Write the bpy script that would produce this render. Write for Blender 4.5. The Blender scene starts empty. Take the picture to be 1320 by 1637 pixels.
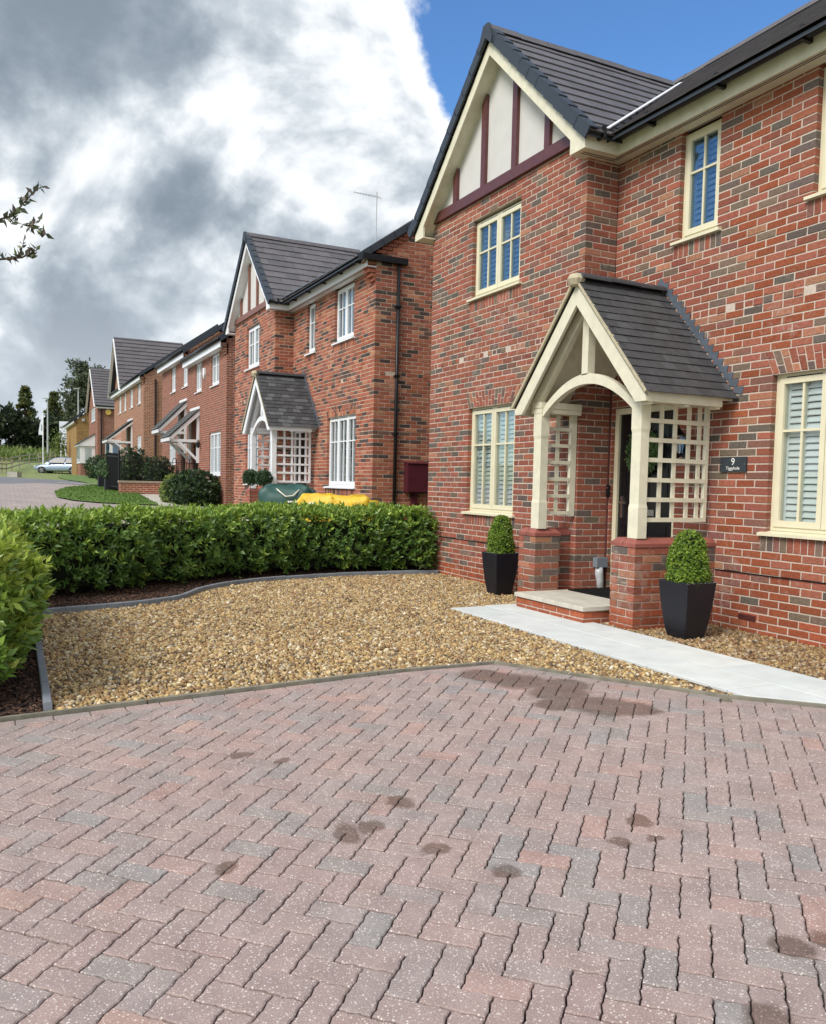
import bpy, math, random
import numpy as np
from mathutils import Vector, Matrix

random.seed(7); rng = np.random.default_rng(7)
R = math.radians
sc = bpy.context.scene
COL = sc.collection

# ------------------------------------------------------------------ camera
CAM_POS = Vector((7.8104, -6.4487, 1.3655))
yaw, pitch, roll = 0.46234, -0.05940, 0.02225
fwd = Vector((-math.cos(yaw) * math.cos(pitch), math.sin(yaw) * math.cos(pitch), math.sin(pitch)))
rt = Vector((math.sin(yaw), math.cos(yaw), 0.0))
up = rt.cross(fwd)
r2 = rt * math.cos(roll) + up * math.sin(roll)
u2 = -rt * math.sin(roll) + up * math.cos(roll)
cam_d = bpy.data.cameras.new("camera")
cam = bpy.data.objects.new("camera", cam_d)
COL.objects.link(cam)
cam.matrix_world = Matrix(((r2.x, u2.x, -fwd.x, CAM_POS.x), (r2.y, u2.y, -fwd.y, CAM_POS.y),
                           (r2.z, u2.z, -fwd.z, CAM_POS.z), (0, 0, 0, 1)))
cam_d.sensor_fit = 'HORIZONTAL'; cam_d.sensor_width = 36.0
cam_d.lens = 36.0 * 1330.5 / 1320.0
cam_d.shift_y = (852 - 818.5) / 1320.0
cam_d.clip_start = 0.05; cam_d.clip_end = 4000
sc.camera = cam

# ------------------------------------------------------------------ render / colour
sc.render.engine = 'CYCLES'
sc.cycles.use_denoising = True
sc.cycles.max_bounces = 6; sc.cycles.transparent_max_bounces = 10
sc.cycles.diffuse_bounces = 3; sc.cycles.glossy_bounces = 3
sc.view_settings.view_transform = 'Standard'
sc.view_settings.look = 'None'
sc.view_settings.gamma = 1.0
sc.view_settings.use_curve_mapping = False
sc.view_settings.exposure = 0.62

# ------------------------------------------------------------------ sun and sky
SUN = Vector((0.28, -0.68, 0.70)).normalized()       # direction towards the veiled sun
sun_d = bpy.data.lights.new("sun", 'SUN')
sun_d.energy = 2.1; sun_d.angle = R(24); sun_d.color = (1.0, 0.95, 0.88)
sun = bpy.data.objects.new("sun", sun_d); COL.objects.link(sun)
sun.rotation_euler = SUN.to_track_quat('Z', 'Y').to_euler()

world = bpy.data.worlds.new("World"); sc.world = world; world.use_nodes = True
nt = world.node_tree; nt.nodes.clear()
def N(tree, typ, **kw):
    n = tree.nodes.new(typ)
    for k, v in kw.items():
        if k.startswith('i_'): n.inputs[int(k[2:])].default_value = v
        else: setattr(n, k, v)
    return n
def build_world():
    L = nt.links.new
    STR = 0.13
    out = N(nt, 'ShaderNodeOutputWorld'); bg = N(nt, 'ShaderNodeBackground'); bg.inputs[1].default_value = STR
    L(bg.outputs[0], out.inputs[0])
    sky = N(nt, 'ShaderNodeTexSky', sky_type='NISHITA'); sky.sun_disc = False
    sky.sun_elevation = math.asin(SUN.z); sky.sun_rotation = math.atan2(SUN.x, SUN.y)
    sky.air_density = 1.0; sky.dust_density = 0.4; sky.ozone_density = 2.2
    tc = N(nt, 'ShaderNodeTexCoord')
    def M(op, a=None, b=None, c=None, clamp=False):
        m = N(nt, 'ShaderNodeMath', operation=op, use_clamp=clamp)
        for i, x in enumerate((a, b, c)):
            if x is None: continue
            if isinstance(x, (int, float)): m.inputs[i].default_value = x
            else: L(x, m.inputs[i])
        return m.outputs[0]
    def smooth(x, lo, hi, to0=0.0, to1=1.0):
        mr = N(nt, 'ShaderNodeMapRange'); mr.interpolation_type = 'SMOOTHSTEP'; L(x, mr.inputs[0])
        mr.inputs[1].default_value = lo; mr.inputs[2].default_value = hi; mr.inputs[3].default_value = to0; mr.inputs[4].default_value = to1
        return mr.outputs[0]
    dirn = N(nt, 'ShaderNodeVectorMath', operation='NORMALIZE'); L(tc.outputs['Generated'], dirn.inputs[0]); D = dirn.outputs[0]
    sep = N(nt, 'ShaderNodeSeparateXYZ'); L(D, sep.inputs[0])
    def noise(vec, scale, detail, rough=0.55, off=0.0, dist=0.0):
        n = N(nt, 'ShaderNodeTexNoise'); n.noise_dimensions = '4D'
        n.inputs['Scale'].default_value = scale; n.inputs['Detail'].default_value = detail
        n.inputs['Roughness'].default_value = rough; n.inputs['W'].default_value = off
        n.inputs['Distortion'].default_value = dist
        L(vec, n.inputs['Vector']); return n.outputs['Fac']
    # clouds flatten towards the horizon
    sq = N(nt, 'ShaderNodeVectorMath', operation='MULTIPLY'); L(D, sq.inputs[0]); sq.inputs[1].default_value = (1, 1, 1.3); P = sq.outputs[0]
    def lobe(d, lo, hi):
        v = Vector(d).normalized()
        dp = N(nt, 'ShaderNodeVectorMath', operation='DOT_PRODUCT'); L(D, dp.inputs[0]); dp.inputs[1].default_value = v
        return smooth(dp.outputs['Value'], lo, hi)
    big = noise(P, 1.9, 3, 0.5, 1.3, 0.2)
    mid = noise(P, 4.4, 9, 0.53, 4.1, 0.35)
    fin = noise(P, 11.0, 7, 0.62, 7.7, 0.3)
    hole = lobe(HOLE[0], HOLE[1], HOLE[2])          # open blue sky over the roofs of the row
    hole2 = lobe((-0.80, -0.52, 0.30), 0.90, 0.985)
    puff = lobe(PUFF[0], PUFF[1], PUFF[2])
    dens = M('ADD', M('MULTIPLY', big, 0.35), M('ADD', M('MULTIPLY', mid, 0.52), M('MULTIPLY', fin, 0.26)))
    dens = M('ADD', dens, M('MULTIPLY', lobe((-0.93, 0.15, 0.36), 0.86, 0.97), 0.07))
    dens = M('SUBTRACT', dens, M('MULTIPLY', hole, 0.42))
    dens_unused = M('ADD', dens, M('MULTIPLY', puff, M('ADD', M('MULTIPLY', M('SUBTRACT', fin, 0.5), 1.5), 0.26)))
    dens = M('SUBTRACT', dens, M('MULTIPLY', hole2, 0.20))
    cov = smooth(dens, 0.400, 0.475)
    # light on the clouds: billows catch light on their rims, bellies are grey-blue
    off = N(nt, 'ShaderNodeVectorMath', operation='ADD'); L(P, off.inputs[0]); off.inputs[1].default_value = tuple(Vector((-0.10, -0.04, 0.16)))
    mid2 = noise(off.outputs[0], 4.4, 9, 0.53, 4.1, 0.35)
    rim = M('SUBTRACT', mid, mid2)
    bil = noise(P, 3.3, 9, 0.52, BILW, 0.5)
    lit = M('ADD', M('MULTIPLY', rim, 2.3), M('ADD', M('MULTIPLY', bil, 1.25), M('MULTIPLY', fin, 0.42)))
    lit = M('ADD', lit, M('MULTIPLY', smooth(dens, 0.40, 0.58, 1.0, 0.0), 0.50))
    lit = M('ADD', lit, M('MULTIPLY', lobe((-0.82, 0.36, 0.45), 0.950, 0.998), 0.42))
    lit = M('ADD', lit, M('MULTIPLY', lobe(SUN, 0.60, 0.98), 0.40))
    lit = M('SUBTRACT', lit, M('MULTIPLY', lobe(BELLY[0], BELLY[1], BELLY[2]), 0.30))
    lit = M('SUBTRACT', lit, M('MULTIPLY', M('SUBTRACT', big, 0.5), 0.35))
    sh = smooth(lit, 0.36, 1.12)
    ramp = N(nt, 'ShaderNodeValToRGB'); L(sh, ramp.inputs[0])
    cr = ramp.color_ramp; k = 1 / STR
    cr.elements[0].position = 0.0; cr.elements[0].color = (0.170 * k, 0.205 * k, 0.250 * k, 1)
    cr.elements[1].position = 1.0; cr.elements[1].color = (0.78 * k, 0.80 * k, 0.81 * k, 1)
    e = cr.elements.new(0.30); e.color = (0.265 * k, 0.310 * k, 0.355 * k, 1)
    e = cr.elements.new(0.58); e.color = (0.42 * k, 0.46 * k, 0.50 * k, 1)
    mixh = N(nt, 'ShaderNodeMix', data_type='RGBA'); L(smooth(sep.outputs[2], -0.02, 0.30, 0.62, 0.0), mixh.inputs[0]); L(ramp.outputs[0], mixh.inputs[6]); mixh.inputs[7].default_value = (0.50 * k, 0.55 * k, 0.60 * k, 1)
    tc2 = N(nt, 'ShaderNodeMix', data_type='RGBA'); L(smooth(sep.outputs[2], 0.05, 0.42), tc2.inputs[0]); tc2.inputs[6].default_value = (0.74, 0.90, 1.0, 1); tc2.inputs[7].default_value = (0.52, 0.77, 1.0, 1)
    tint = N(nt, 'ShaderNodeMix', data_type='RGBA', blend_type='MULTIPLY'); tint.inputs[0].default_value = 1.0; L(sky.outputs[0], tint.inputs[6]); L(tc2.outputs[2], tint.inputs[7])
    mixc = N(nt, 'ShaderNodeMix', data_type='RGBA'); L(cov, mixc.inputs[0]); L(tint.outputs[2], mixc.inputs[6]); L(mixh.outputs[2], mixc.inputs[7])
    L(mixc.outputs[2], bg.inputs[0])
BILW = 21.7
HOLE = ((-0.50, 0.93, 0.60), 0.825, 0.905)
PUFF = ((-0.776, 0.441, 0.451), 0.9990, 0.99995)
BELLY = ((-0.90, 0.13, 0.44), 0.94, 0.996)
build_world()

# ------------------------------------------------------------------ materials
def material(name, color=(0.5, 0.5, 0.5), rough=0.6, attr=False, var=0.0, vscale=20.0, bump=0.0, bscale=60.0,
             metal=0.0, spec=0.5, trans=None, coords='Object', detail=4.0, coat=0.0):
    m = bpy.data.materials.new(name); m.use_nodes = True
    t = m.node_tree; b = t.nodes['Principled BSDF']
    b.inputs['Roughness'].default_value = rough; b.inputs['Metallic'].default_value = metal
    b.inputs['Specular IOR Level'].default_value = spec; b.inputs['Coat Weight'].default_value = coat
    b.inputs['Base Color'].default_value = (*color, 1)
    src = None
    if attr:
        a = N(t, 'ShaderNodeAttribute', attribute_name='Col'); src = a.outputs['Color']
    tc = N(t, 'ShaderNodeTexCoord')
    vec = tc.outputs['Object']
    if coords == 'World':
        vec = N(t, 'ShaderNodeNewGeometry').outputs['Position']
    if var > 0:
        n = N(t, 'ShaderNodeTexNoise'); n.inputs['Scale'].default_value = vscale; n.inputs['Detail'].default_value = detail
        t.links.new(vec, n.inputs['Vector'])
        mr = N(t, 'ShaderNodeMapRange'); t.links.new(n.outputs['Fac'], mr.inputs[0])
        mr.inputs[1].default_value = 0.25; mr.inputs[2].default_value = 0.75
        mr.inputs[3].default_value = 1 - var; mr.inputs[4].default_value = 1 + var
        mx = N(t, 'ShaderNodeMix', data_type='RGBA', blend_type='MULTIPLY'); mx.inputs[0].default_value = 1.0
        if src is not None: t.links.new(src, mx.inputs[6])
        else: mx.inputs[6].default_value = (*color, 1)
        t.links.new(mr.outputs[0], mx.inputs[7]); src = mx.outputs[2]
    if src is not None: t.links.new(src, b.inputs['Base Color'])
    if bump > 0:
        n2 = N(t, 'ShaderNodeTexNoise'); n2.inputs['Scale'].default_value = bscale; n2.inputs['Detail'].default_value = 6
        t.links.new(vec, n2.inputs['Vector'])
        bp = N(t, 'ShaderNodeBump'); bp.inputs['Strength'].default_value = bump; bp.inputs['Distance'].default_value = 0.004
        t.links.new(n2.outputs['Fac'], bp.inputs['Height']); t.links.new(bp.outputs[0], b.inputs['Normal'])
    if trans:
        out = t.nodes['Material Output']
        tr = N(t, 'ShaderNodeBsdfTranslucent'); ms = N(t, 'ShaderNodeMixShader'); ms.inputs[0].default_value = trans
        if src is not None: t.links.new(src, tr.inputs['Color'])
        else: tr.inputs['Color'].default_value = (*color, 1)
        t.links.new(b.outputs[0], ms.inputs[1]); t.links.new(tr.outputs[0], ms.inputs[2]); t.links.new(ms.outputs[0], out.inputs[0])
    return m

def brick_material(name, bloom=0.55):
    m = material(name, rough=0.85, attr=True, spec=0.25)
    t = m.node_tree; L = t.links.new; b = t.nodes['Principled BSDF']
    a = [n for n in t.nodes if n.type == 'ATTRIBUTE'][0]
    geo = N(t, 'ShaderNodeNewGeometry')
    n1 = N(t, 'ShaderNodeTexNoise'); n1.inputs['Scale'].default_value = 26; n1.inputs['Detail'].default_value = 8; n1.inputs['Roughness'].default_value = 0.7
    mp = N(t, 'ShaderNodeMapping'); mp.inputs['Scale'].default_value = (1, 1, 2.4); L(geo.outputs['Position'], mp.inputs[0]); L(mp.outputs[0], n1.inputs['Vector'])
    mr = N(t, 'ShaderNodeMapRange'); L(n1.outputs['Fac'], mr.inputs[0]); mr.inputs[1].default_value = 0.3; mr.inputs[2].default_value = 0.7
    mr.inputs[3].default_value = 0.62; mr.inputs[4].default_value = 1.35
    mx = N(t, 'ShaderNodeMix', data_type='RGBA', blend_type='MULTIPLY'); mx.inputs[0].default_value = 1
    L(a.outputs['Color'], mx.inputs[6]); L(mr.outputs[0], mx.inputs[7])
    # lime bloom smears
    n2 = N(t, 'ShaderNodeTexNoise'); n2.inputs['Scale'].default_value = 9; n2.inputs['Detail'].default_value = 7; n2.inputs['Roughness'].default_value = 0.75; n2.inputs['Distortion'].default_value = 0.6
    L(geo.outputs['Position'], n2.inputs['Vector'])
    n3 = N(t, 'ShaderNodeTexNoise'); n3.inputs['Scale'].default_value = 0.9; n3.inputs['Detail'].default_value = 2; L(geo.outputs['Position'], n3.inputs['Vector'])
    ad = N(t, 'ShaderNodeMath', operation='MULTIPLY_ADD'); L(n3.outputs['Fac'], ad.inputs[0]); ad.inputs[1].default_value = 0.55; L(n2.outputs['Fac'], ad.inputs[2])
    m2 = N(t, 'ShaderNodeMapRange'); m2.interpolation_type = 'SMOOTHSTEP'; L(ad.outputs[0], m2.inputs[0]); m2.inputs[1].default_value = 0.86; m2.inputs[2].default_value = 1.06; m2.inputs[4].default_value = bloom
    m3 = N(t, 'ShaderNodeMix', data_type='RGBA'); L(m2.outputs[0], m3.inputs[0]); L(mx.outputs[2], m3.inputs[6]); m3.inputs[7].default_value = (0.42, 0.33, 0.29, 1)
    L(m3.outputs[2], b.inputs['Base Color'])
    n4 = N(t, 'ShaderNodeTexNoise'); n4.inputs['Scale'].default_value = 140; n4.inputs['Detail'].default_value = 5; L(mp.outputs[0], n4.inputs['Vector'])
    bp = N(t, 'ShaderNodeBump'); bp.inputs['Strength'].default_value = 0.5; bp.inputs['Distance'].default_value = 0.003
    L(n4.outputs['Fac'], bp.inputs['Height']); L(bp.outputs[0], b.inputs['Normal'])
    return m

def far_brick_material(name, c1, c2, mortar, w=0.225, h=0.075, ms=0.012):
    m = material(name, rough=0.9, spec=0.2); t = m.node_tree; L = t.links.new; b = t.nodes['Principled BSDF']
    geo = N(t, 'ShaderNodeNewGeometry'); sp = N(t, 'ShaderNodeSeparateXYZ'); L(geo.outputs['Position'], sp.inputs[0])
    sn = N(t, 'ShaderNodeSeparateXYZ'); L(geo.outputs['True Normal'], sn.inputs[0])
    ab = N(t, 'ShaderNodeMath', operation='ABSOLUTE'); L(sn.outputs[0], ab.inputs[0])
    gt = N(t, 'ShaderNodeMath', operation='GREATER_THAN'); L(ab.outputs[0], gt.inputs[0]); gt.inputs[1].default_value = 0.7
    mxv = N(t, 'ShaderNodeMix', data_type='FLOAT'); L(gt.outputs[0], mxv.inputs[0]); L(sp.outputs[0], mxv.inputs[2]); L(sp.outputs[1], mxv.inputs[3])
    cb = N(t, 'ShaderNodeCombineXYZ'); L(mxv.outputs[0], cb.inputs[0]); L(sp.outputs[2], cb.inputs[1])
    br = N(t, 'ShaderNodeTexBrick'); L(cb.outputs[0], br.inputs['Vector']); br.inputs['Scale'].default_value = 1.0
    br.inputs['Brick Width'].default_value = w; br.inputs['Row Height'].default_value = h; br.inputs['Mortar Size'].default_value = ms
    br.inputs['Color1'].default_value = (*c1, 1); br.inputs['Color2'].default_value = (*c2, 1); br.inputs['Mortar'].default_value = (*mortar, 1); br.inputs['Bias'].default_value = -0.35
    n = N(t, 'ShaderNodeTexNoise'); n.inputs['Scale'].default_value = 6; n.inputs['Detail'].default_value = 6; L(geo.outputs['Position'], n.inputs['Vector'])
    mr = N(t, 'ShaderNodeMapRange'); L(n.outputs['Fac'], mr.inputs[0]); mr.inputs[3].default_value = 0.55; mr.inputs[4].default_value = 1.45
    mx = N(t, 'ShaderNodeMix', data_type='RGBA', blend_type='MULTIPLY'); mx.inputs[0].default_value = 1; L(br.outputs['Color'], mx.inputs[6]); L(mr.outputs[0], mx.inputs[7])
    L(mx.outputs[2], b.inputs['Base Color'])
    bp = N(t, 'ShaderNodeBump'); bp.inputs['Strength'].default_value = 0.6; bp.inputs['Distance'].default_value = 0.01; bp.invert = True
    L(br.outputs['Fac'], bp.inputs['Height']); L(bp.outputs[0], b.inputs['Normal'])
    return m

def glass_material(name, tint=(0.95, 0.98, 0.98), boost=0.55):
    m = bpy.data.materials.new(name); m.use_nodes = True; t = m.node_tree; t.nodes.clear(); L = t.links.new
    out = N(t, 'ShaderNodeOutputMaterial'); mix = N(t, 'ShaderNodeMixShader'); tr = N(t, 'ShaderNodeBsdfTransparent'); gl = N(t, 'ShaderNodeBsdfGlossy')
    tr.inputs[0].default_value = (*tint, 1); gl.inputs['Roughness'].default_value = 0.015
    fr = N(t, 'ShaderNodeFresnel'); fr.inputs[0].default_value = 1.52
    mu = N(t, 'ShaderNodeMath', operation='MULTIPLY', use_clamp=True); L(fr.outputs[0], mu.inputs[0]); mu.inputs[1].default_value = boost
    ns = N(t, 'ShaderNodeTexNoise'); ns.inputs['Scale'].default_value = 2.2
    geo = N(t, 'ShaderNodeNewGeometry'); L(geo.outputs['Position'], ns.inputs['Vector'])
    bp = N(t, 'ShaderNodeBump'); bp.inputs['Strength'].default_value = 0.12; bp.inputs['Distance'].default_value = 0.02
    L(ns.outputs['Fac'], bp.inputs['Height']); L(bp.outputs[0], gl.inputs['Normal'])
    L(mu.outputs[0], mix.inputs[0]); L(tr.outputs[0], mix.inputs[1]); L(gl.outputs[0], mix.inputs[2]); L(mix.outputs[0], out.inputs[0])
    return m

STAINS = [(4.46, -4.81, .07), (4.65, -5.02, .07), (4.64, -5.15, .09), (4.92, -4.88, .07), (5.19, -4.72, .07), (5.08, -3.95, .06),
          (5.19, -4.17, .06), (5.23, -4.02, .05), (4.73, -5.68, .06), (6.02, -4.13, .085), (6.23, -4.49, .10), (3.57, -5.32, .06), (6.05, -3.98, .07), (3.75, -5.15, .05),
          (2.75, -3.35, .22), (3.0, -3.2, .26), (3.35, -3.1, .25), (3.7, -3.05, .26), (3.85, -2.9, .18), (3.55, -3.3, .16), (3.2, -2.95, .2)]
def paver_material():
    m = material("paver_concrete", rough=0.9, attr=True, spec=0.25); t = m.node_tree; L = t.links.new; b = t.nodes['Principled BSDF']
    a = [n for n in t.nodes if n.type == 'ATTRIBUTE'][0]
    geo = N(t, 'ShaderNodeNewGeometry'); pos = geo.outputs['Position']
    oi = N(t, 'ShaderNodeObjectInfo')
    n1 = N(t, 'ShaderNodeTexNoise'); n1.inputs['Scale'].default_value = 230; n1.inputs['Detail'].default_value = 3; n1.inputs['Roughness'].default_value = 0.8; L(pos, n1.inputs['Vector'])
    mr = N(t, 'ShaderNodeMapRange'); L(n1.outputs['Fac'], mr.inputs[0]); mr.inputs[1].default_value = .3; mr.inputs[2].default_value = .7; mr.inputs[3].default_value = 0.72; mr.inputs[4].default_value = 1.28
    n5 = N(t, 'ShaderNodeTexNoise'); n5.inputs['Scale'].default_value = 7; n5.inputs['Detail'].default_value = 5; L(pos, n5.inputs['Vector'])
    m5 = N(t, 'ShaderNodeMapRange'); L(n5.outputs['Fac'], m5.inputs[0]); m5.inputs[1].default_value = .3; m5.inputs[2].default_value = .7; m5.inputs[3].default_value = 0.86; m5.inputs[4].default_value = 1.12
    mm = N(t, 'ShaderNodeMath', operation='MULTIPLY'); L(mr.outputs[0], mm.inputs[0]); L(m5.outputs[0], mm.inputs[1])
    mx = N(t, 'ShaderNodeMix', data_type='RGBA', blend_type='MULTIPLY'); mx.inputs[0].default_value = 1
    L(a.outputs['Color'], mx.inputs[6]); L(mm.outputs[0], mx.inputs[7])
    # pale aggregate flecks
    def flecks(scale, thr, prev, colr, amount):
        v = N(t, 'ShaderNodeTexVoronoi'); v.inputs['Scale'].default_value = scale; L(pos, v.inputs['Vector'])
        lt = N(t, 'ShaderNodeMath', operation='LESS_THAN'); L(v.outputs['Distance'], lt.inputs[0])
        sv = N(t, 'ShaderNodeSeparateColor'); L(v.outputs['Color'], sv.inputs[0])
        tm = N(t, 'ShaderNodeMath', operation='MULTIPLY'); L(sv.outputs[0], tm.inputs[0]); tm.inputs[1].default_value = thr; L(tm.outputs[0], lt.inputs[1])
        k = N(t, 'ShaderNodeMath', operation='MULTIPLY'); L(lt.outputs[0], k.inputs[0]); k.inputs[1].default_value = amount
        f = N(t, 'ShaderNodeMix', data_type='RGBA'); L(k.outputs[0], f.inputs[0]); L(prev, f.inputs[6]); f.inputs[7].default_value = (*colr, 1); return f.outputs[2]
    c = flecks(95, 0.36, mx.outputs[2], (0.62, 0.56, 0.53), 0.8)
    c = flecks(170, 0.40, c, (0.50, 0.44, 0.42), 0.6)
    # damp / oily patches
    wob = N(t, 'ShaderNodeTexNoise'); wob.inputs['Scale'].default_value = 6; wob.inputs['Detail'].default_value = 4; L(pos, wob.inputs['Vector'])
    sub = N(t, 'ShaderNodeVectorMath', operation='SUBTRACT'); L(wob.outputs['Color'], sub.inputs[0]); sub.inputs[1].default_value = (.5, .5, .5)
    scl = N(t, 'ShaderNodeVectorMath', operation='SCALE'); L(sub.outputs[0], scl.inputs[0]); scl.inputs['Scale'].default_value = 0.16
    pp = N(t, 'ShaderNodeVectorMath', operation='ADD'); L(pos, pp.inputs[0]); L(scl.outputs[0], pp.inputs[1])
    flat = N(t, 'ShaderNodeVectorMath', operation='MULTIPLY'); L(pp.outputs[0], flat.inputs[0]); flat.inputs[1].default_value = (1, 1, 0)
    acc = None
    for (x, y, r) in STAINS:
        d = N(t, 'ShaderNodeVectorMath', operation='DISTANCE'); L(flat.outputs[0], d.inputs[0]); d.inputs[1].default_value = (x, y, 0)
        q = N(t, 'ShaderNodeMapRange'); q.interpolation_type = 'SMOOTHSTEP'; L(d.outputs['Value'], q.inputs[0])
        q.inputs[1].default_value = r; q.inputs[2].default_value = r * 0.62; q.inputs[3].default_value = 0; q.inputs[4].default_value = 1
        if acc is None: acc = q.outputs[0]
        else:
            mxm = N(t, 'ShaderNodeMath', operation='MAXIMUM'); L(acc, mxm.inputs[0]); L(q.outputs[0], mxm.inputs[1]); acc = mxm.outputs[0]
    st = N(t, 'ShaderNodeMath', operation='MULTIPLY'); L(acc, st.inputs[0]); st.inputs[1].default_value = 0.72
    dk = N(t, 'ShaderNodeMix', data_type='RGBA', blend_type='MULTIPLY'); L(st.outputs[0], dk.inputs[0]); L(c, dk.inputs[6]); dk.inputs[7].default_value = (0.34, 0.27, 0.22, 1)
    L(dk.outputs[2], b.inputs['Base Color'])
    n6 = N(t, 'ShaderNodeTexNoise'); n6.inputs['Scale'].default_value = 260; n6.inputs['Detail'].default_value = 4; L(pos, n6.inputs['Vector'])
    bp = N(t, 'ShaderNodeBump'); bp.inputs['Strength'].default_value = 0.55; bp.inputs['Distance'].default_value = 0.002
    L(n6.outputs['Fac'], bp.inputs['Height']); L(bp.outputs[0], b.inputs['Normal'])
    return m

MT = {}
MT['brick'] = brick_material("red_brick")
MT['brick_b'] = brick_material("mixed_brick", 0.35)
MT['mortar'] = material("mortar", (0.54, 0.46, 0.39), 0.95, var=0.15, vscale=30, bump=0.6, bscale=120, coords='World')
MT['mortar_b'] = material("mortar_aged", (0.52, 0.42, 0.34), 0.95, var=0.15, vscale=30, bump=0.6, bscale=120, coords='World')
MT['far_brick'] = far_brick_material("far_brick", (0.29, 0.085, 0.05), (0.13, 0.05, 0.04), (0.34, 0.25, 0.20))
MT['far_brick_b'] = far_brick_material("far_brick_buff", (0.33, 0.115, 0.06), (0.19, 0.07, 0.045), (0.42, 0.33, 0.25))
MT['ochre'] = far_brick_material("ochre_stone", (0.34, 0.21, 0.08), (0.22, 0.13, 0.055), (0.30, 0.20, 0.10), 0.3, 0.12, 0.01)
MT['low_brick'] = far_brick_material("low_wall_brick", (0.33, 0.10, 0.055), (0.24, 0.075, 0.045), (0.42, 0.3, 0.23))
MT['cream'] = material("cream_paint", (0.71, 0.66, 0.48), 0.4, var=0.06, vscale=5, coords='World')
MT['cream_wood'] = material("cream_joinery", (0.70, 0.665, 0.52), 0.5, var=0.10, vscale=9, bump=0.15, bscale=60, coords='World')
MT['white'] = material("white_upvc", (0.80, 0.82, 0.85), 0.35, var=0.03, vscale=5)
MT['render'] = material("gable_render", (0.58, 0.57, 0.555), 0.9, var=0.06, vscale=3, bump=0.4, bscale=150)
MT['timber'] = material("stained_timber", (0.105, 0.032, 0.030), 0.42, var=0.25, vscale=14, bump=0.2, bscale=50)
MT['timber_b'] = material("stained_timber_brown", (0.20, 0.085, 0.055), 0.5, var=0.2, vscale=14)
MT['tile'] = material("charcoal_tile", attr=True, rough=0.55, var=0.14, vscale=7, bump=0.25, bscale=180, spec=0.5, coords='World')
MT['tile_dark'] = material("verge_cap_plastic", (0.026, 0.034, 0.048), 0.55, var=0.12, vscale=9)
MT['slate'] = material("porch_slate", attr=True, rough=0.6, var=0.2, vscale=16, bump=0.35, bscale=90, coords='World')
MT['lead'] = material("lead_flashing", (0.085, 0.105, 0.135), 0.55, var=0.2, vscale=8, bump=0.3, bscale=20)
MT['black'] = material("black_plastic", (0.010, 0.010, 0.012), 0.38, spec=0.3, var=0.1, vscale=10)
MT['ridge_mortar'] = material("ridge_mortar", (0.45, 0.40, 0.28), 0.95, var=0.2, vscale=30, bump=0.6, bscale=60)
MT['glass'] = glass_material("window_glass")
MT['glass_b'] = glass_material("window_glass_sky_tint", (0.80, 0.91, 1.0), 0.8)  # blue sky reflection is put into the glass tint
MT['shutter'] = material("shutter_white", (0.82, 0.85, 0.85), 0.5)
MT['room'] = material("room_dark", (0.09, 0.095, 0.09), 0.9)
MT['curtain'] = material("curtain_grey", (0.42, 0.47, 0.55), 0.9, var=0.2, vscale=8)
MT['door'] = material("black_door", (0.008, 0.008, 0.010), 0.22)
MT['chrome'] = material("brushed_metal", (0.55, 0.56, 0.58), 0.3, metal=1.0)
MT['paver'] = paver_material()
MT['joint'] = material("joint_sand", (0.030, 0.025, 0.022), 1.0, var=0.3, vscale=40, coords='World')
MT['gravel'] = material("gravel_stone", attr=True, rough=0.7, var=0.22, vscale=70, coords='World', spec=0.35)
MT['gravel_bed'] = material("gravel_fines", (0.13, 0.095, 0.06), 1.0, var=0.4, vscale=60, bump=0.8, bscale=70, coords='World')
MT['mulch'] = material("bark_chip", attr=True, rough=0.9, var=0.3, vscale=40, coords='World')
MT['soil'] = material("dark_soil", (0.022, 0.014, 0.010), 1.0, var=0.4, vscale=30, bump=0.8, bscale=60, coords='World')
MT['kerb'] = material("slate_grey_edging", (0.19, 0.21, 0.24), 0.75, var=0.16, vscale=6, bump=0.3, bscale=90, coords='World')
MT['edge'] = material("weathered_edging_board", (0.20, 0.185, 0.145), 0.9, var=0.35, vscale=9, bump=0.4, bscale=70, coords='World')
MT['slab'] = material("pale_paving_slab", attr=True, rough=0.75, var=0.09, vscale=5, bump=0.15, bscale=180, coords='World', detail=7)
MT['concrete'] = material("step_slab_concrete", (0.52, 0.49, 0.42), 0.85, var=0.16, vscale=6, bump=0.3, bscale=120, coords='World')
MT['leaf'] = material("leaf", attr=True, rough=0.42, var=0.14, vscale=25, trans=0.28, coords='World', spec=0.5)
MT['leaf_matte'] = material("leaf_far", attr=True, rough=0.8, trans=0.2, spec=0.2)
MT['hedge_core'] = material("painted_inner_shade", (0.010, 0.016, 0.006), 1.0, var=0.5, vscale=30)  # near-black filler: shade between the leaves is put into the colour
MT['bark'] = material("bark", (0.075, 0.055, 0.042), 0.95, var=0.3, vscale=12, bump=0.5, bscale=40)
MT['pot'] = material("black_planter", (0.007, 0.008, 0.014), 0.45, var=0.12, vscale=6, bump=0.5, bscale=45)
MT['grass'] = material("mown_grass", (0.10, 0.17, 0.035), 0.95, var=0.35, vscale=5, bump=0.6, bscale=60, coords='World', detail=8)
MT['field'] = material("field_grass", (0.17, 0.21, 0.07), 0.95, var=0.3, vscale=1.2, bump=0.4, bscale=20, coords='World', detail=8)
MT['blade'] = material("grass_blades", attr=True, rough=0.8, trans=0.25)
MT['asphalt'] = material("asphalt", (0.15, 0.155, 0.17), 0.9, var=0.15, vscale=4, bump=0.3, bscale=90, coords='World', detail=8)
MT['path_far'] = material("concrete_path", (0.42, 0.40, 0.36), 0.9, var=0.15, vscale=3, coords='World')
MT['meter'] = material("maroon_meter_box", (0.075, 0.012, 0.022), 0.45, var=0.12, vscale=6)
MT['grey'] = material("grey_plastic", (0.20, 0.23, 0.27), 0.5)
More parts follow.
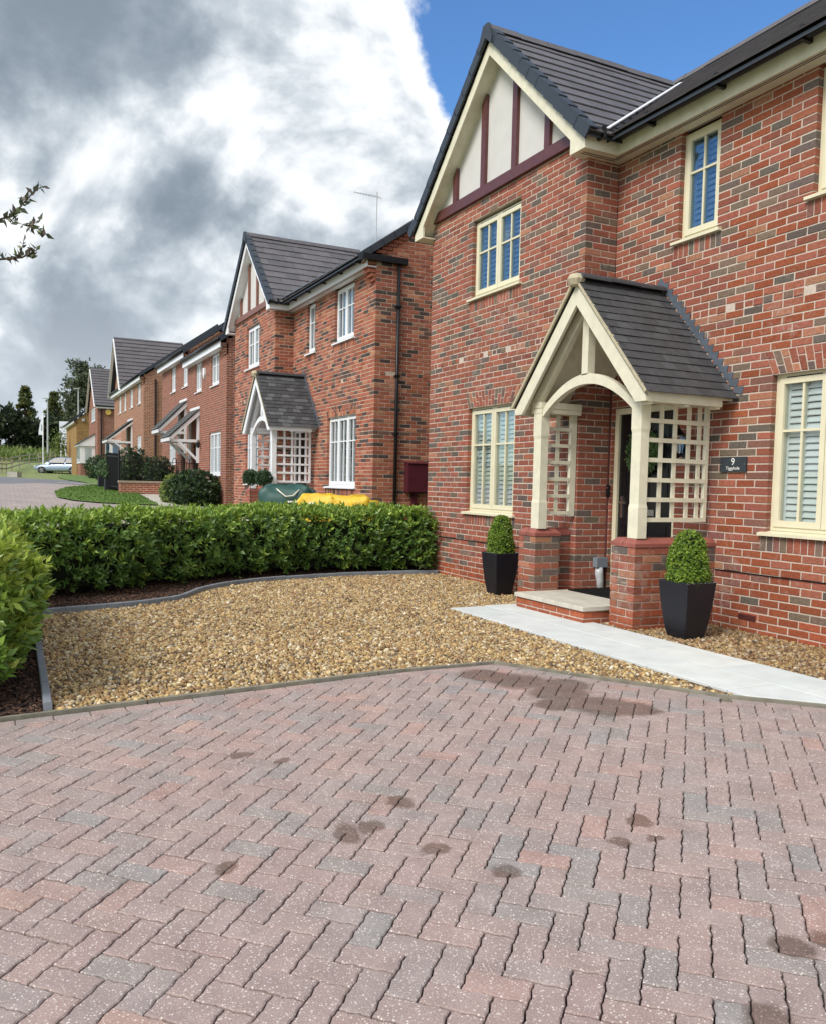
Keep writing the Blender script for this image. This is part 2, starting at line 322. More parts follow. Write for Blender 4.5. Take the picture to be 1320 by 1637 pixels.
MT['sign'] = material("slate_plaque", (0.028, 0.038, 0.048), 0.55, var=0.15, vscale=40)
MT['letter'] = material("white_lettering", (0.82, 0.82, 0.80), 0.6)
MT['mat'] = material("rubber_doormat", (0.010, 0.010, 0.011), 0.95, spec=0.1, bump=0.6, bscale=120)
MT['red_mastic'] = material("dark_mastic_joint", (0.09, 0.03, 0.028), 0.7)
MT['bag_green'] = material("green_woven_bag", (0.010, 0.062, 0.055), 0.5, var=0.25, vscale=4, bump=0.5, bscale=6)
MT['bag_band'] = material("pale_green_band", (0.12, 0.27, 0.24), 0.5, var=0.2, vscale=6)
MT['bag_yellow'] = material("yellow_woven_bag", (0.68, 0.44, 0.03), 0.55, var=0.2, vscale=5, bump=0.5, bscale=8)
MT['strap'] = material("pale_strap", (0.65, 0.63, 0.55), 0.7)
MT['car'] = material("silver_blue_paint", (0.36, 0.46, 0.62), 0.28, metal=0.45, coat=0.6)
MT['tyre'] = material("tyre_rubber", (0.012, 0.012, 0.012), 0.8)
MT['lampglass'] = material("lamp_glass", (0.5, 0.52, 0.55), 0.1)
MT['post_grey'] = material("galvanised_post", (0.42, 0.44, 0.45), 0.5)
MT['fence'] = material("weathered_rail", (0.33, 0.29, 0.22), 0.9, var=0.25, vscale=4)
MT['flag'] = material("flag_white", (0.62, 0.66, 0.74), 0.7)
MT['stake'] = material("timber_stake", (0.35, 0.28, 0.19), 0.9)
MT['wall_cap'] = material("stone_coping", (0.36, 0.29, 0.23), 0.9, var=0.1, vscale=5)
MT['alarm_yellow'] = material("alarm_yellow", (0.62, 0.42, 0.10), 0.5)
MT['plinth_cap'] = material("special_brick", (0.27, 0.085, 0.065), 0.7, var=0.2, vscale=14, bump=0.3, bscale=90, coords='World')

def road_block_material():
    m = material("block_road", (0.33, 0.27, 0.25), 0.9); t = m.node_tree; L = t.links.new; b = t.nodes['Principled BSDF']
    geo = N(t, 'ShaderNodeNewGeometry'); mp = N(t, 'ShaderNodeMapping'); mp.inputs['Rotation'].default_value = (0, 0, R(45)); L(geo.outputs['Position'], mp.inputs[0])
    br = N(t, 'ShaderNodeTexBrick'); L(mp.outputs[0], br.inputs['Vector']); br.inputs['Scale'].default_value = 1
    br.inputs['Brick Width'].default_value = 0.2; br.inputs['Row Height'].default_value = 0.1; br.inputs['Mortar Size'].default_value = 0.006
    br.inputs['Color1'].default_value = (.36, .30, .28, 1); br.inputs['Color2'].default_value = (.29, .25, .24, 1); br.inputs['Mortar'].default_value = (.15, .13, .12, 1)
    n = N(t, 'ShaderNodeTexNoise'); n.inputs['Scale'].default_value = 1.1; n.inputs['Detail'].default_value = 8; L(geo.outputs['Position'], n.inputs['Vector'])
    mr = N(t, 'ShaderNodeMapRange'); L(n.outputs['Fac'], mr.inputs[0]); mr.inputs[3].default_value = .75; mr.inputs[4].default_value = 1.25
    mx = N(t, 'ShaderNodeMix', data_type='RGBA', blend_type='MULTIPLY'); mx.inputs[0].default_value = 1; L(br.outputs['Color'], mx.inputs[6]); L(mr.outputs[0], mx.inputs[7])
    L(mx.outputs[2], b.inputs['Base Color']); return m
MT['block_road'] = road_block_material()

# ------------------------------------------------------------------ object helpers
def setp(o, label=None, cat=None, group=None, kind=None):
    if label: o['label'] = label
    if cat: o['category'] = cat
    if group: o['group'] = group
    if kind: o['kind'] = kind
    return o
def adopt(o, parent):
    if parent is None: return
    o.parent = parent
    if parent.type == 'EMPTY':
        o.matrix_parent_inverse = Matrix.Translation(parent.location).inverted()
def thing(name, label, cat, loc=(0, 0, 0), group=None):
    o = bpy.data.objects.new(name, None); COL.objects.link(o); o.location = loc
    o.empty_display_size = 0.2
    return setp(o, label, cat, group)
def obj(name, mesh, parent=None, **kw):
    o = bpy.data.objects.new(name, mesh); COL.objects.link(o); adopt(o, parent)
    return setp(o, **kw)

class MB:
    def __init__(s): s.v = []; s.f = []; s.c = []; s.col = None
    def add(s, verts, faces, col=None):
        n = len(s.v); s.v.extend([tuple(p) for p in verts]); s.f.extend([tuple(i + n for i in f) for f in faces])
        s.c.extend([col or s.col or (1, 1, 1)] * len(verts))
    def hexa(s, p, col=None):   # p: 8 points, bottom 4 ccw then top 4
        s.add(p, [(3, 2, 1, 0), (4, 5, 6, 7), (0, 1, 5, 4), (1, 2, 6, 5), (2, 3, 7, 6), (3, 0, 4, 7)], col)
    def box(s, x0, x1, y0, y1, z0, z1, col=None):
        s.hexa([(x0, y0, z0), (x1, y0, z0), (x1, y1, z0), (x0, y1, z0), (x0, y0, z1), (x1, y0, z1), (x1, y1, z1), (x0, y1, z1)], col)
    def obox(s, c, ax, ay, az, lx, ly, lz, col=None):
        c = Vector(c); ax = Vector(ax) * lx / 2; ay = Vector(ay) * ly / 2; az = Vector(az) * lz / 2
        s.hexa([c - ax - ay - az, c + ax - ay - az, c + ax + ay - az, c - ax + ay - az, c - ax - ay + az, c + ax - ay + az, c + ax + ay + az, c - ax + ay + az], col)
    def bar(s, a, b, w, h, upv=(0, 0, 1), col=None):
        a = Vector(a); b = Vector(b); d = (b - a); l = d.length; d.normalize()
        side = d.cross(Vector(upv)).normalized(); u = side.cross(d).normalized()
        s.obox((a + b) / 2, d, side, u, l, w, h, col)
    def prism(s, poly, off, col=None):   # poly: 3D points (planar, ccw seen from -off), off: extrusion vector
        n = len(poly); off = Vector(off); p = [Vector(q) for q in poly]
        v = p + [q + off for q in p]
        f = [tuple(range(n))[::-1], tuple(range(n, 2 * n))]
        for i in range(n):
            j = (i + 1) % n; f.append((i, j, n + j, n + i))
        s.add(v, f, col)
    def tube(s, pts, r, n=8, col=None, cap=True):
        pts = [Vector(p) for p in pts]; rr = r if isinstance(r, (list, tuple)) else [r] * len(pts)
        vs = []; fs = []; prev = None
        for i, p in enumerate(pts):
            d = (pts[min(i + 1, len(pts) - 1)] - pts[max(i - 1, 0)]).normalized()
            a = d.orthogonal().normalized() if prev is None else (prev - d * prev.dot(d)).normalized()
            prev = a; b = d.cross(a)
            for k in range(n):
                t = 2 * math.pi * k / n; vs.append(p + (a * math.cos(t) + b * math.sin(t)) * rr[i])
        for i in range(len(pts) - 1):
            for k in range(n):
                k2 = (k + 1) % n; fs.append((i * n + k, i * n + k2, (i + 1) * n + k2, (i + 1) * n + k))
        if cap: fs.append(tuple(range(n))[::-1]); fs.append(tuple((len(pts) - 1) * n + k for k in range(n)))
        s.add(vs, fs, col)
    def lathe(s, c, prof, n=16, col=None):
        vs = []; fs = []
        for (r, z) in prof:
            for k in range(n):
                t = 2 * math.pi * k / n; vs.append((c[0] + r * math.cos(t), c[1] + r * math.sin(t), c[2] + z))
        for i in range(len(prof) - 1):
            for k in range(n):
                k2 = (k + 1) % n; fs.append((i * n + k, i * n + k2, (i + 1) * n + k2, (i + 1) * n + k))
        fs.append(tuple(range(n))[::-1]); fs.append(tuple((len(prof) - 1) * n + k for k in range(n)))
        s.add(vs, fs, col)
    def mesh(s, name, mat, smooth=False):
        m = bpy.data.meshes.new(name); m.from_pydata(s.v, [], s.f)
        m.materials.append(mat)
        ca = m.color_attributes.new('Col', 'FLOAT_COLOR', 'POINT')
        arr = np.ones((len(s.v), 4), np.float32); arr[:, :3] = np.array(s.c, np.float32).reshape(-1, 3)
        ca.data.foreach_set('color', arr.ravel())
        if smooth: m.polygons.foreach_set('use_smooth', [True] * len(m.polygons))
        m.update(); return m
    def build(s, name, mat, parent=None, smooth=False, **kw):
        return obj(name, s.mesh(name, mat, smooth), parent, **kw)

def np_mesh(name, verts, faces, mat, cols=None, smooth=False):
    """verts (n,3), faces (m,k) all k-gons."""
    m = bpy.data.meshes.new(name); nv = len(verts); nf, k = faces.shape
    m.vertices.add(nv); m.vertices.foreach_set('co', np.asarray(verts, np.float32).ravel())
    m.loops.add(nf * k); m.loops.foreach_set('vertex_index', faces.astype(np.int32).ravel())
    m.polygons.add(nf); m.polygons.foreach_set('loop_start', np.arange(0, nf * k, k, dtype=np.int32))
    try: m.polygons.foreach_set('loop_total', np.full(nf, k, np.int32))
    except Exception: pass
    m.materials.append(mat)
    m.update(calc_edges=True); m.validate()
    if cols is not None:
        ca = m.color_attributes.new('Col', 'FLOAT_COLOR', 'POINT'); a = np.ones((nv, 4), np.float32); a[:, :3] = cols
        ca.data.foreach_set('color', a.ravel())
    if smooth: m.polygons.foreach_set('use_smooth', np.ones(nf, bool))
    return m
def scatter(tv, tf, pos, rot, scl):
    """template verts (a,3), faces (b,k); pos (n,3); rot (n,3,3); scl (n,3) -> verts, faces"""
    n = len(pos); a = len(tv)
    v = tv[None, :, :] * scl[:, None, :]
    v = np.einsum('nij,naj->nai', rot, v) + pos[:, None, :]
    f = tf[None, :, :] + (np.arange(n) * a)[:, None, None]
    return v.reshape(-1, 3), f.reshape(-1, tf.shape[1])
def rand_rot(n, tilt=1.0):
    q = rng.normal(size=(n, 4)); q[:, 1:3] *= tilt
    q /= np.linalg.norm(q, axis=1)[:, None]; w, x, y, z = q.T
    return np.stack([np.stack([1 - 2 * (y * y + z * z), 2 * (x * y - z * w), 2 * (x * z + y * w)], -1),
                     np.stack([2 * (x * y + z * w), 1 - 2 * (x * x + z * z), 2 * (y * z - x * w)], -1),
                     np.stack([2 * (x * z - y * w), 2 * (y * z + x * w), 1 - 2 * (x * x + y * y)], -1)], 1)
def frame_rot(nrm, upish):
    """rotation matrices whose local x runs along 'upish' projected off nrm and z along nrm"""
    z = nrm / np.linalg.norm(nrm, axis=1)[:, None]
    x = upish - z * np.sum(upish * z, 1)[:, None]; x /= np.linalg.norm(x, axis=1)[:, None] + 1e-9
    y = np.cross(z, x)
    return np.stack([x, y, z], -1)
def in_poly(x, y, poly):
    c = np.zeros(np.shape(x), bool); n = len(poly)
    for i in range(n):
        x1, y1 = poly[i]; x2, y2 = poly[(i + 1) % n]
        cond = ((y1 > y) != (y2 > y)) & (x < (x2 - x1) * (y - y1) / (y2 - y1 + 1e-12) + x1)
        c ^= cond
    return c

class Frame:
    """wall frame: s runs along the wall, d goes inward, z up"""
    def __init__(s, O, S, D): s.O = Vector(O); s.S = Vector(S); s.D = Vector(D)
    def P(s, a, d, z): return s.O + s.S * a + s.D * d + Vector((0, 0, z))
    def box(s, mb, s0, s1, d0, d1, z0, z1, col=None):
        mb.hexa([s.P(s0, d0, z0), s.P(s1, d0, z0), s.P(s1, d1, z0), s.P(s0, d1, z0), s.P(s0, d0, z1), s.P(s1, d0, z1), s.P(s1, d1, z1), s.P(s0, d1, z1)], col)
    def mat(s, a, d, z):
        p = s.P(a, d, z)
        return Matrix(((s.S.x, s.D.x, 0, p.x), (s.S.y, s.D.y, 0, p.y), (s.S.z, s.D.z, 1, p.z), (0, 0, 0, 1)))

# ------------------------------------------------------------------ terrain
TX = [-2000, -200, -125, -90, -78, -68, -60, -45, -32, -24, -18, -15, -12, -6.7, -3.5, 30]
TZ = [8, 8, 5.2, 2.5, 1.9, 1.45, 1.4, 1.3, 1.1, .8, .42, .3, .27, .22, 0, 0]
def T(x, y):
    u = (-x + y) / math.sqrt(2)
    return float(np.interp(x, TX, TZ)) + min(0.0, 0.045 * (u + 4.5))
def Tn(x, y):
    return np.interp(x, TX, TZ) + np.minimum(0.0, 0.045 * ((-x + y) / math.sqrt(2) + 4.5))

def sheet(name, mat, poly, dz, step=0.5, kind='structure', tf=Tn, parent=None):
    """a ground sheet following the terrain inside poly, clipped cell by cell"""
    xs = [p[0] for p in poly]; ys = [p[1] for p in poly]
    mb = MB()
    gx = sorted(set(list(np.arange(min(xs), max(xs) + step, step)) + [t for t in TX if min(xs) < t < max(xs)]))
    gy = list(np.arange(min(ys), max(ys) + step, step))
    for i in range(len(gx) - 1):
        for j in range(len(gy) - 1):
            c = clip_poly_to(list(poly), gx[i], gx[i + 1], gy[j], gy[j + 1])
            if len(c) >= 3: mb.add([(x, y, float(tf(x, y)) + dz) for x, y in c], [tuple(range(len(c)))])
    return mb.build(name, mat, parent, kind=kind)
def clip_half(poly, a, b, c):      # keep a*x+b*y+c >= 0
    out = []; n = len(poly)
    for i in range(n):
        p = poly[i]; q = poly[(i + 1) % n]; dp = a * p[0] + b * p[1] + c; dq = a * q[0] + b * q[1] + c
        if dp >= 0: out.append(p)
        if (dp >= 0) != (dq >= 0):
            t = dp / (dp - dq); out.append((p[0] + t * (q[0] - p[0]), p[1] + t * (q[1] - p[1])))
    return out
def clip_poly_to(poly, x0, x1, y0, y1):
    for h in ((1, 0, -x0), (-1, 0, x1), (0, 1, -y0), (0, -1, y1)):
        if len(poly) < 3: return []
        poly = clip_half(poly, *h)
    if len(poly) < 3: return []
    area = abs(sum(poly[i][0] * poly[(i + 1) % len(poly)][1] - poly[(i + 1) % len(poly)][0] * poly[i][1] for i in range(len(poly)))) / 2
    return poly if area > 1e-7 else []

def build_ground():
    xs = [2500, 60, 12, 2, -3.4, -3.9, -4.6] + [x for x in TX if x < -5]
    xs = sorted(set(xs)); ys = [-1500, -300, -80, -20, -8, 0, 8, 40, 150, 600, 1500]
    mb = MB(); idx = {}
    for x in xs:
        for y in ys:
            z = float(np.interp(x, TX, TZ)) - (0.45 if x > -3.6 else 0.10 if x > -4.2 else 0.0)
            idx[(x, y)] = len(mb.v); mb.v.append((x, y, z)); mb.c.append((1, 1, 1))
    for i in range(len(xs) - 1):
        for j in range(len(ys) - 1):
            mb.f.append((idx[(xs[i], ys[j])], idx[(xs[i + 1], ys[j])], idx[(xs[i + 1], ys[j + 1])], idx[(xs[i], ys[j + 1])]))
    mb.build('ground', MT['field'], kind='structure')
build_ground()

# ------------------------------------------------------------------ driveway of interlocking blocks
PV = 0.103; SQ = math.sqrt(0.5)
V0, U0 = 0.977, -7.12
EDGE = [(2.45, -14.0), (2.45, -3.07), (3.07, -2.70), (3.90, -2.16), (4.33, -1.77), (5.2, -0.9), (6.6, 0.5)]
DRIVE = EDGE + [(13, 0.5), (13, -14)]
def half_from(p, q, inset):        # half plane to the right of p->q, moved right by inset
    dx, dy = q[0] - p[0], q[1] - p[1]; l = math.hypot(dx, dy); a, b = dy / l, -dx / l
    return (a, b, -(a * p[0] + b * p[1]) - inset)
def drive_halves(x):
    hs = [half_from(EDGE[0], EDGE[1], 0.108)]
    if x < 3.9: hs.append(half_from(EDGE[1], EDGE[3], 0.108))
    else: hs.append(half_from(EDGE[3], EDGE[5], 0.11))
    return hs
def block_outline(n, m, amp=0.0027, inset=0.0030):
    """outline of an n x m unit block, ccw, with the zigzag interlock on every unit edge"""
    pr = [(0.0, 0), (0.20, 0.2), (0.30, 1.4), (0.5, 0), (0.70, -1.4), (0.80, -0.2)]
    pts = []
    def edge(ax, ay, dx, dy):
        for t, k in pr:
            pts.append((ax + dx * t * PV + dy * k * amp, ay + dy * t * PV - dx * k * amp))
    for i in range(n): edge(i * PV, 0, 1, 0)
    for j in range(m): edge(n * PV, j * PV, 0, 1)
    for i in range(n): edge((n - i) * PV, m * PV, -1, 0)
    for j in range(m): edge(0, (m - j) * PV, 0, -1)
    cx, cy = n * PV / 2, m * PV / 2
    sx, sy = 1 - inset / cx, 1 - inset / cy
    return [((x - cx) * sx, (y - cy) * sy) for x, y in pts]
def slab_mb(mb, outline, z0, z1, ch, M=None, col=None, zoff=None):
    """bevelled extrusion of a 2D outline about its own middle"""
    n = len(outline); cx = sum(p[0] for p in outline) / n; cy = sum(p[1] for p in outline) / n
    ext = max(max(abs(p[0] - cx) for p in outline), 1e-3), max(max(abs(p[1] - cy) for p in outline), 1e-3)
    sx, sy = max(0.3, 1 - ch / ext[0]), max(0.3, 1 - ch / ext[1])
    top = [(cx + (x - cx) * sx, cy + (y - cy) * sy, z1) for x, y in outline]
    mid = [(x, y, z1 - ch * 0.9) for x, y in outline]; low = [(x, y, z0) for x, y in outline]
    vs = low + mid + top
    if zoff: vs = [(x, y, z + zoff(x, y)) for x, y, z in vs]
    if M is not None: vs = [tuple(M @ Vector(v)) for v in vs]
    fs = [tuple(range(2 * n, 3 * n))]
    for i in range(n):
        j = (i + 1) % n; fs += [(i, j, n + j, n + i), (n + i, n + j, 2 * n + j, 2 * n + i)]
    mb.add(vs, fs, col)
PAVER_COLS = [(.300, .228, .216), (.290, .225, .215), (.310, .230, .215), (.283, .228, .219), (.322, .227, .207), (.275, .230, .222),
              (.258, .226, .217), (.330, .220, .197), (.340, .235, .205), (.252, .230, .228), (.297, .220, .210), (.304, .235, .224)]
PAVER_W = [16, 16, 12, 12, 6, 9, 5, 2, 1.0, 1.8, 8, 10]
E_V = Vector((SQ, SQ, 0.0))
def paver_matrix(v, u, along_u, dz, rx=0, ry=0, rz=0):
    x = V_ = v * SQ - u * SQ; y = v * SQ + u * SQ
    slope = 0.045 if u < -4.5 else 0.0
    eu = Vector((-SQ, SQ, slope)).normalized(); ev = E_V.copy()
    a, b = (eu, -ev) if along_u else (ev, eu)
    c = a.cross(b).normalized()
    M = Matrix(((a.x, b.x, c.x, x), (a.y, b.y, c.y, y), (a.z, b.z, c.z, T(x, y) + dz), (0, 0, 0, 1)))
    return M @ Matrix.Rotation(rx, 4, 'X') @ Matrix.Rotation(ry, 4, 'Y') @ Matrix.Rotation(rz, 4, 'Z')
def visible(p, margin=0.06):
    d = Vector(p) - CAM_POS; D = d.dot(fwd)
    if D < 0.2: return None
    k = 1330.5 / D; x = 660 + k * d.dot(r2); y = 852 - k * d.dot(u2)
    m = margin * 1320
    return (x, y, D) if (-m < x < 1320 + m and -m < y < 1637 + m) else None

def build_drive():
    drv = sheet('driveway', MT['joint'], [(2.43, -13.9)] + [(x - .01, y + .01) for x, y in EDGE[1:]] + [(12.9, .5), (12.9, -13.9)], -0.034, 0.7)
    full = block_outline(2, 1)
    shared = {}
    recs = []; cut = MB()
    for i in range(-75, 75):
        for j in range(-45, 60):
            k = (i - j) % 4
            if k == 0: v, u, along_u = V0 + (i + 1) * PV, U0 + (j + .5) * PV, False
            elif k == 3: v, u, along_u = V0 + (i + .5) * PV, U0 + (j + 1) * PV, True
            else: continue
            x = v * SQ - u * SQ; y = v * SQ + u * SQ
            if x < 2.2 or x > 12 or y < -12.5 or y > 0.4: continue
            hs = drive_halves(x)
            ds = [a * x + b * y + c for a, b, c in hs]
            if min(ds) < -0.11: continue
            ci = random.choices(range(12), PAVER_W)[0]
            cl = PAVER_COLS[ci]
            args = (v, u, along_u, random.uniform(-.0022, .0022), random.gauss(0, .006), random.gauss(0, .004), random.gauss(0, .007))
            if min(ds) > 0.118: recs.append((args, ci, x, y))
            else:
                M = paver_matrix(*args); o2 = [(M @ Vector((px, py, 0))) for px, py in full]; poly = [(p.x, p.y) for p in o2]
                for h in hs: poly = clip_half(poly, *h) if len(poly) > 2 else []
                if len(poly) < 3: continue
                ar = abs(sum(poly[q][0] * poly[(q + 1) % len(poly)][1] - poly[(q + 1) % len(poly)][0] * poly[q][1] for q in range(len(poly)))) / 2
                if ar < 0.0012: continue
                slab_mb(cut, poly, -.045, 0.0, .004, None, cl, zoff=lambda a, b: T(a, b))
    def score(r):
        vis = visible((r[2], r[3], T(r[2], r[3])), 0.0)
        return 1e9 + math.hypot(r[2] - CAM_POS.x, r[3] - CAM_POS.y) if vis is None else vis[2]
    recs.sort(key=score)
    field = MB()
    for n, (args, ci, x, y) in enumerate(recs):
        flip = Matrix.Rotation(math.pi if random.random() < .5 else 0, 4, 'Z')
        M = paver_matrix(*args)
        if n < 290:
            if ci not in shared:
                mb = MB(); slab_mb(mb, full, -.045, 0, .0045, None, PAVER_COLS[ci]); shared[ci] = mb.mesh('paver', MT['paver'])
            o = obj('paver', shared[ci], drv); o.matrix_world = M
        else:
            if visible((x, y, T(x, y)), 0.35) is None and math.hypot(x - 7.8, y + 6.4) > 5: continue
            slab_mb(field, full, -.045, 0, .0045, M, PAVER_COLS[ci])
    field.build('paver_field', MT['paver'], drv, kind='stuff')
    cut.build('cut_pavers', MT['paver'], drv, kind='stuff')
    # border course of stretchers along the edging
    brd = block_outline(2, 1, amp=.002)
    def border(p, q):
        dx, dy = q[0] - p[0], q[1] - p[1]; l = math.hypot(dx, dy); dx /= l; dy /= l
        n = int(l / (2 * PV))
        for k in range(n + 1):
            t = (k + .5) * 2 * PV
            if t > l + .05: break
            x = p[0] + dx * t + dy * .054; y = p[1] + dy * t - dx * .054
            if visible((x, y, T(x, y)), .15) is None: continue
            z2 = T(x + dx * .1, y + dy * .1); z1 = T(x - dx * .1, y - dy * .1)
            a = Vector((dx, dy, (z2 - z1) / .2)).normalized(); b = Vector((-dy, dx, 0)); c = a.cross(b)
            M = Matrix(((a.x, b.x, c.x, x), (a.y, b.y, c.y, y), (a.z, b.z, c.z, T(x, y) + random.uniform(-.003, .001)), (0, 0, 0, 1))) @ Matrix.Rotation(random.gauss(0, .008), 4, 'Z')
            mb = MB(); slab_mb(mb, brd, -.045, 0, .0045, None, random.choice(PAVER_COLS[:7]))
            o = obj('border_paver', mb.mesh('border_paver', MT['paver']), drv); o.matrix_world = M
    border((2.455, -7.4), (2.455, -3.10)); border((2.475, -3.055), (3.9, -2.165)); border((3.92, -2.145), (5.2, -0.905))
build_drive()

# strips of edging board between blocks and gravel
def build_edging_board():
    t = thing('edging_board', 'thin weathered grey edging strip between the block drive and the gravel', 'edging', (2.42, -4.6, 0))
    segs = [((2.418, -7.2), (2.418, -5.62)), ((2.418, -5.61), (2.418, -4.02)), ((2.418, -4.01), (2.43, -3.06)), ((2.425, -3.055), (3.893, -2.142)), ((3.890, -2.143), (5.2, -.87))]
    for p, q in segs:
        mb = MB(); dx, dy = q[0] - p[0], q[1] - p[1]; l = math.hypot(dx, dy); nx, ny = dy / l * .019, -dx / l * .019
        zp, zq = T(*p) + .014, T(*q) + .014
        n = 4
        for k in range(n):
            a = [p[0] + dx * k / n, p[1] + dy * k / n]; b = [p[0] + dx * (k + 1) / n, p[1] + dy * (k + 1) / n]
            za, zb = T(*a) + .016 + random.uniform(-.003, .003) * 0, T(*b) + .016
            mb.hexa([(a[0] - nx, a[1] - ny, za - .12), (a[0] + nx, a[1] + ny, za - .12), (b[0] + nx, b[1] + ny, zb - .12), (b[0] - nx, b[1] - ny, zb - .12),
                     (a[0] - nx, a[1] - ny, za), (a[0] + nx, a[1] + ny, za), (b[0] + nx, b[1] + ny, zb), (b[0] - nx, b[1] - ny, zb)])
        mb.build('board', MT['edge'], t)
build_edging_board()

# slate-grey kerb round the planting beds
KERB = [(2.39, -6.19), (-1.02, -6.16), (-1.25, -5.30), (-1.62, -4.66), (-2.33, -4.21), (-2.90, -3.51), (-3.22, -2.53), (-3.35, -1.51), (-3.27, -0.50)]
def smooth_line(pts, n=4):
    out = []
    for i in range(len(pts) - 1):
        p0 = pts[max(i - 1, 0)]; p1 = pts[i]; p2 = pts[i + 1]; p3 = pts[min(i + 2, len(pts) - 1)]
        for k in range(n):
            t = k / n
            out.append(tuple(0.5 * (2 * p1[c] + (p2[c] - p0[c]) * t + (2 * p0[c] - 5 * p1[c] + 4 * p2[c] - p3[c]) * t * t + (-p0[c] + 3 * p1[c] - 3 * p2[c] + p3[c]) * t ** 3) for c in range(len(p1))))
    out.append(pts[-1]); return out
KLINE = [KERB[0], KERB[1]] + smooth_line(KERB[1:], 5)[1:]
def build_kerb():
    t = thing('garden_edging', 'low slate grey kerb curving between the gravel and the hedge bed', 'edging', (-1.0, -6.1, 0))
    # cut the line into stones of about 0.55 m
    pts = [Vector((*p, 0)) for p in KLINE]; seg = []
    for i in range(len(pts) - 1):
        a, b = pts[i], pts[i + 1]; l = (b - a).length; n = max(1, round(l / .52))
        for k in range(n): seg.append((a.lerp(b, k / n), a.lerp(b, (k + 1) / n)))
    for a, b in seg:
        d = (b - a).normalized(); nrm = Vector((d.y, -d.x, 0)) * .025; a2 = a + d * .002; b2 = b - d * .002
        za, zb = T(a.x, a.y), T(b.x, b.y); j = random.uniform(-.003, .003); h = .062
        mb = MB()
        top = lambda p, z, s, w: (p.x + nrm.x * s * w, p.y + nrm.y * s * w, z)
        vs = [top(a2, za - .12, -1, 1), top(a2, za - .12, 1, 1), top(b2, zb - .12, 1, 1), top(b2, zb - .12, -1, 1),
              top(a2, za + h - .006 + j, -1, 1), top(a2, za + h - .006 + j, 1, 1), top(b2, zb + h - .006 + j, 1, 1), top(b2, zb + h - .006 + j, -1, 1),
              top(a2, za + h + j, -1, .8), top(a2, za + h + j, 1, .8), top(b2, zb + h + j, 1, .8), top(b2, zb + h + j, -1, .8)]
        mb.add(vs, [(8, 9, 10, 11), (0, 1, 5, 4), (1, 2, 6, 5), (2, 3, 7, 6), (3, 0, 4, 7), (4, 5, 9, 8), (5, 6, 10, 9), (6, 7, 11, 10), (7, 4, 8, 11)])
        mb.build('kerb_stone', MT['kerb'], t)
build_kerb()

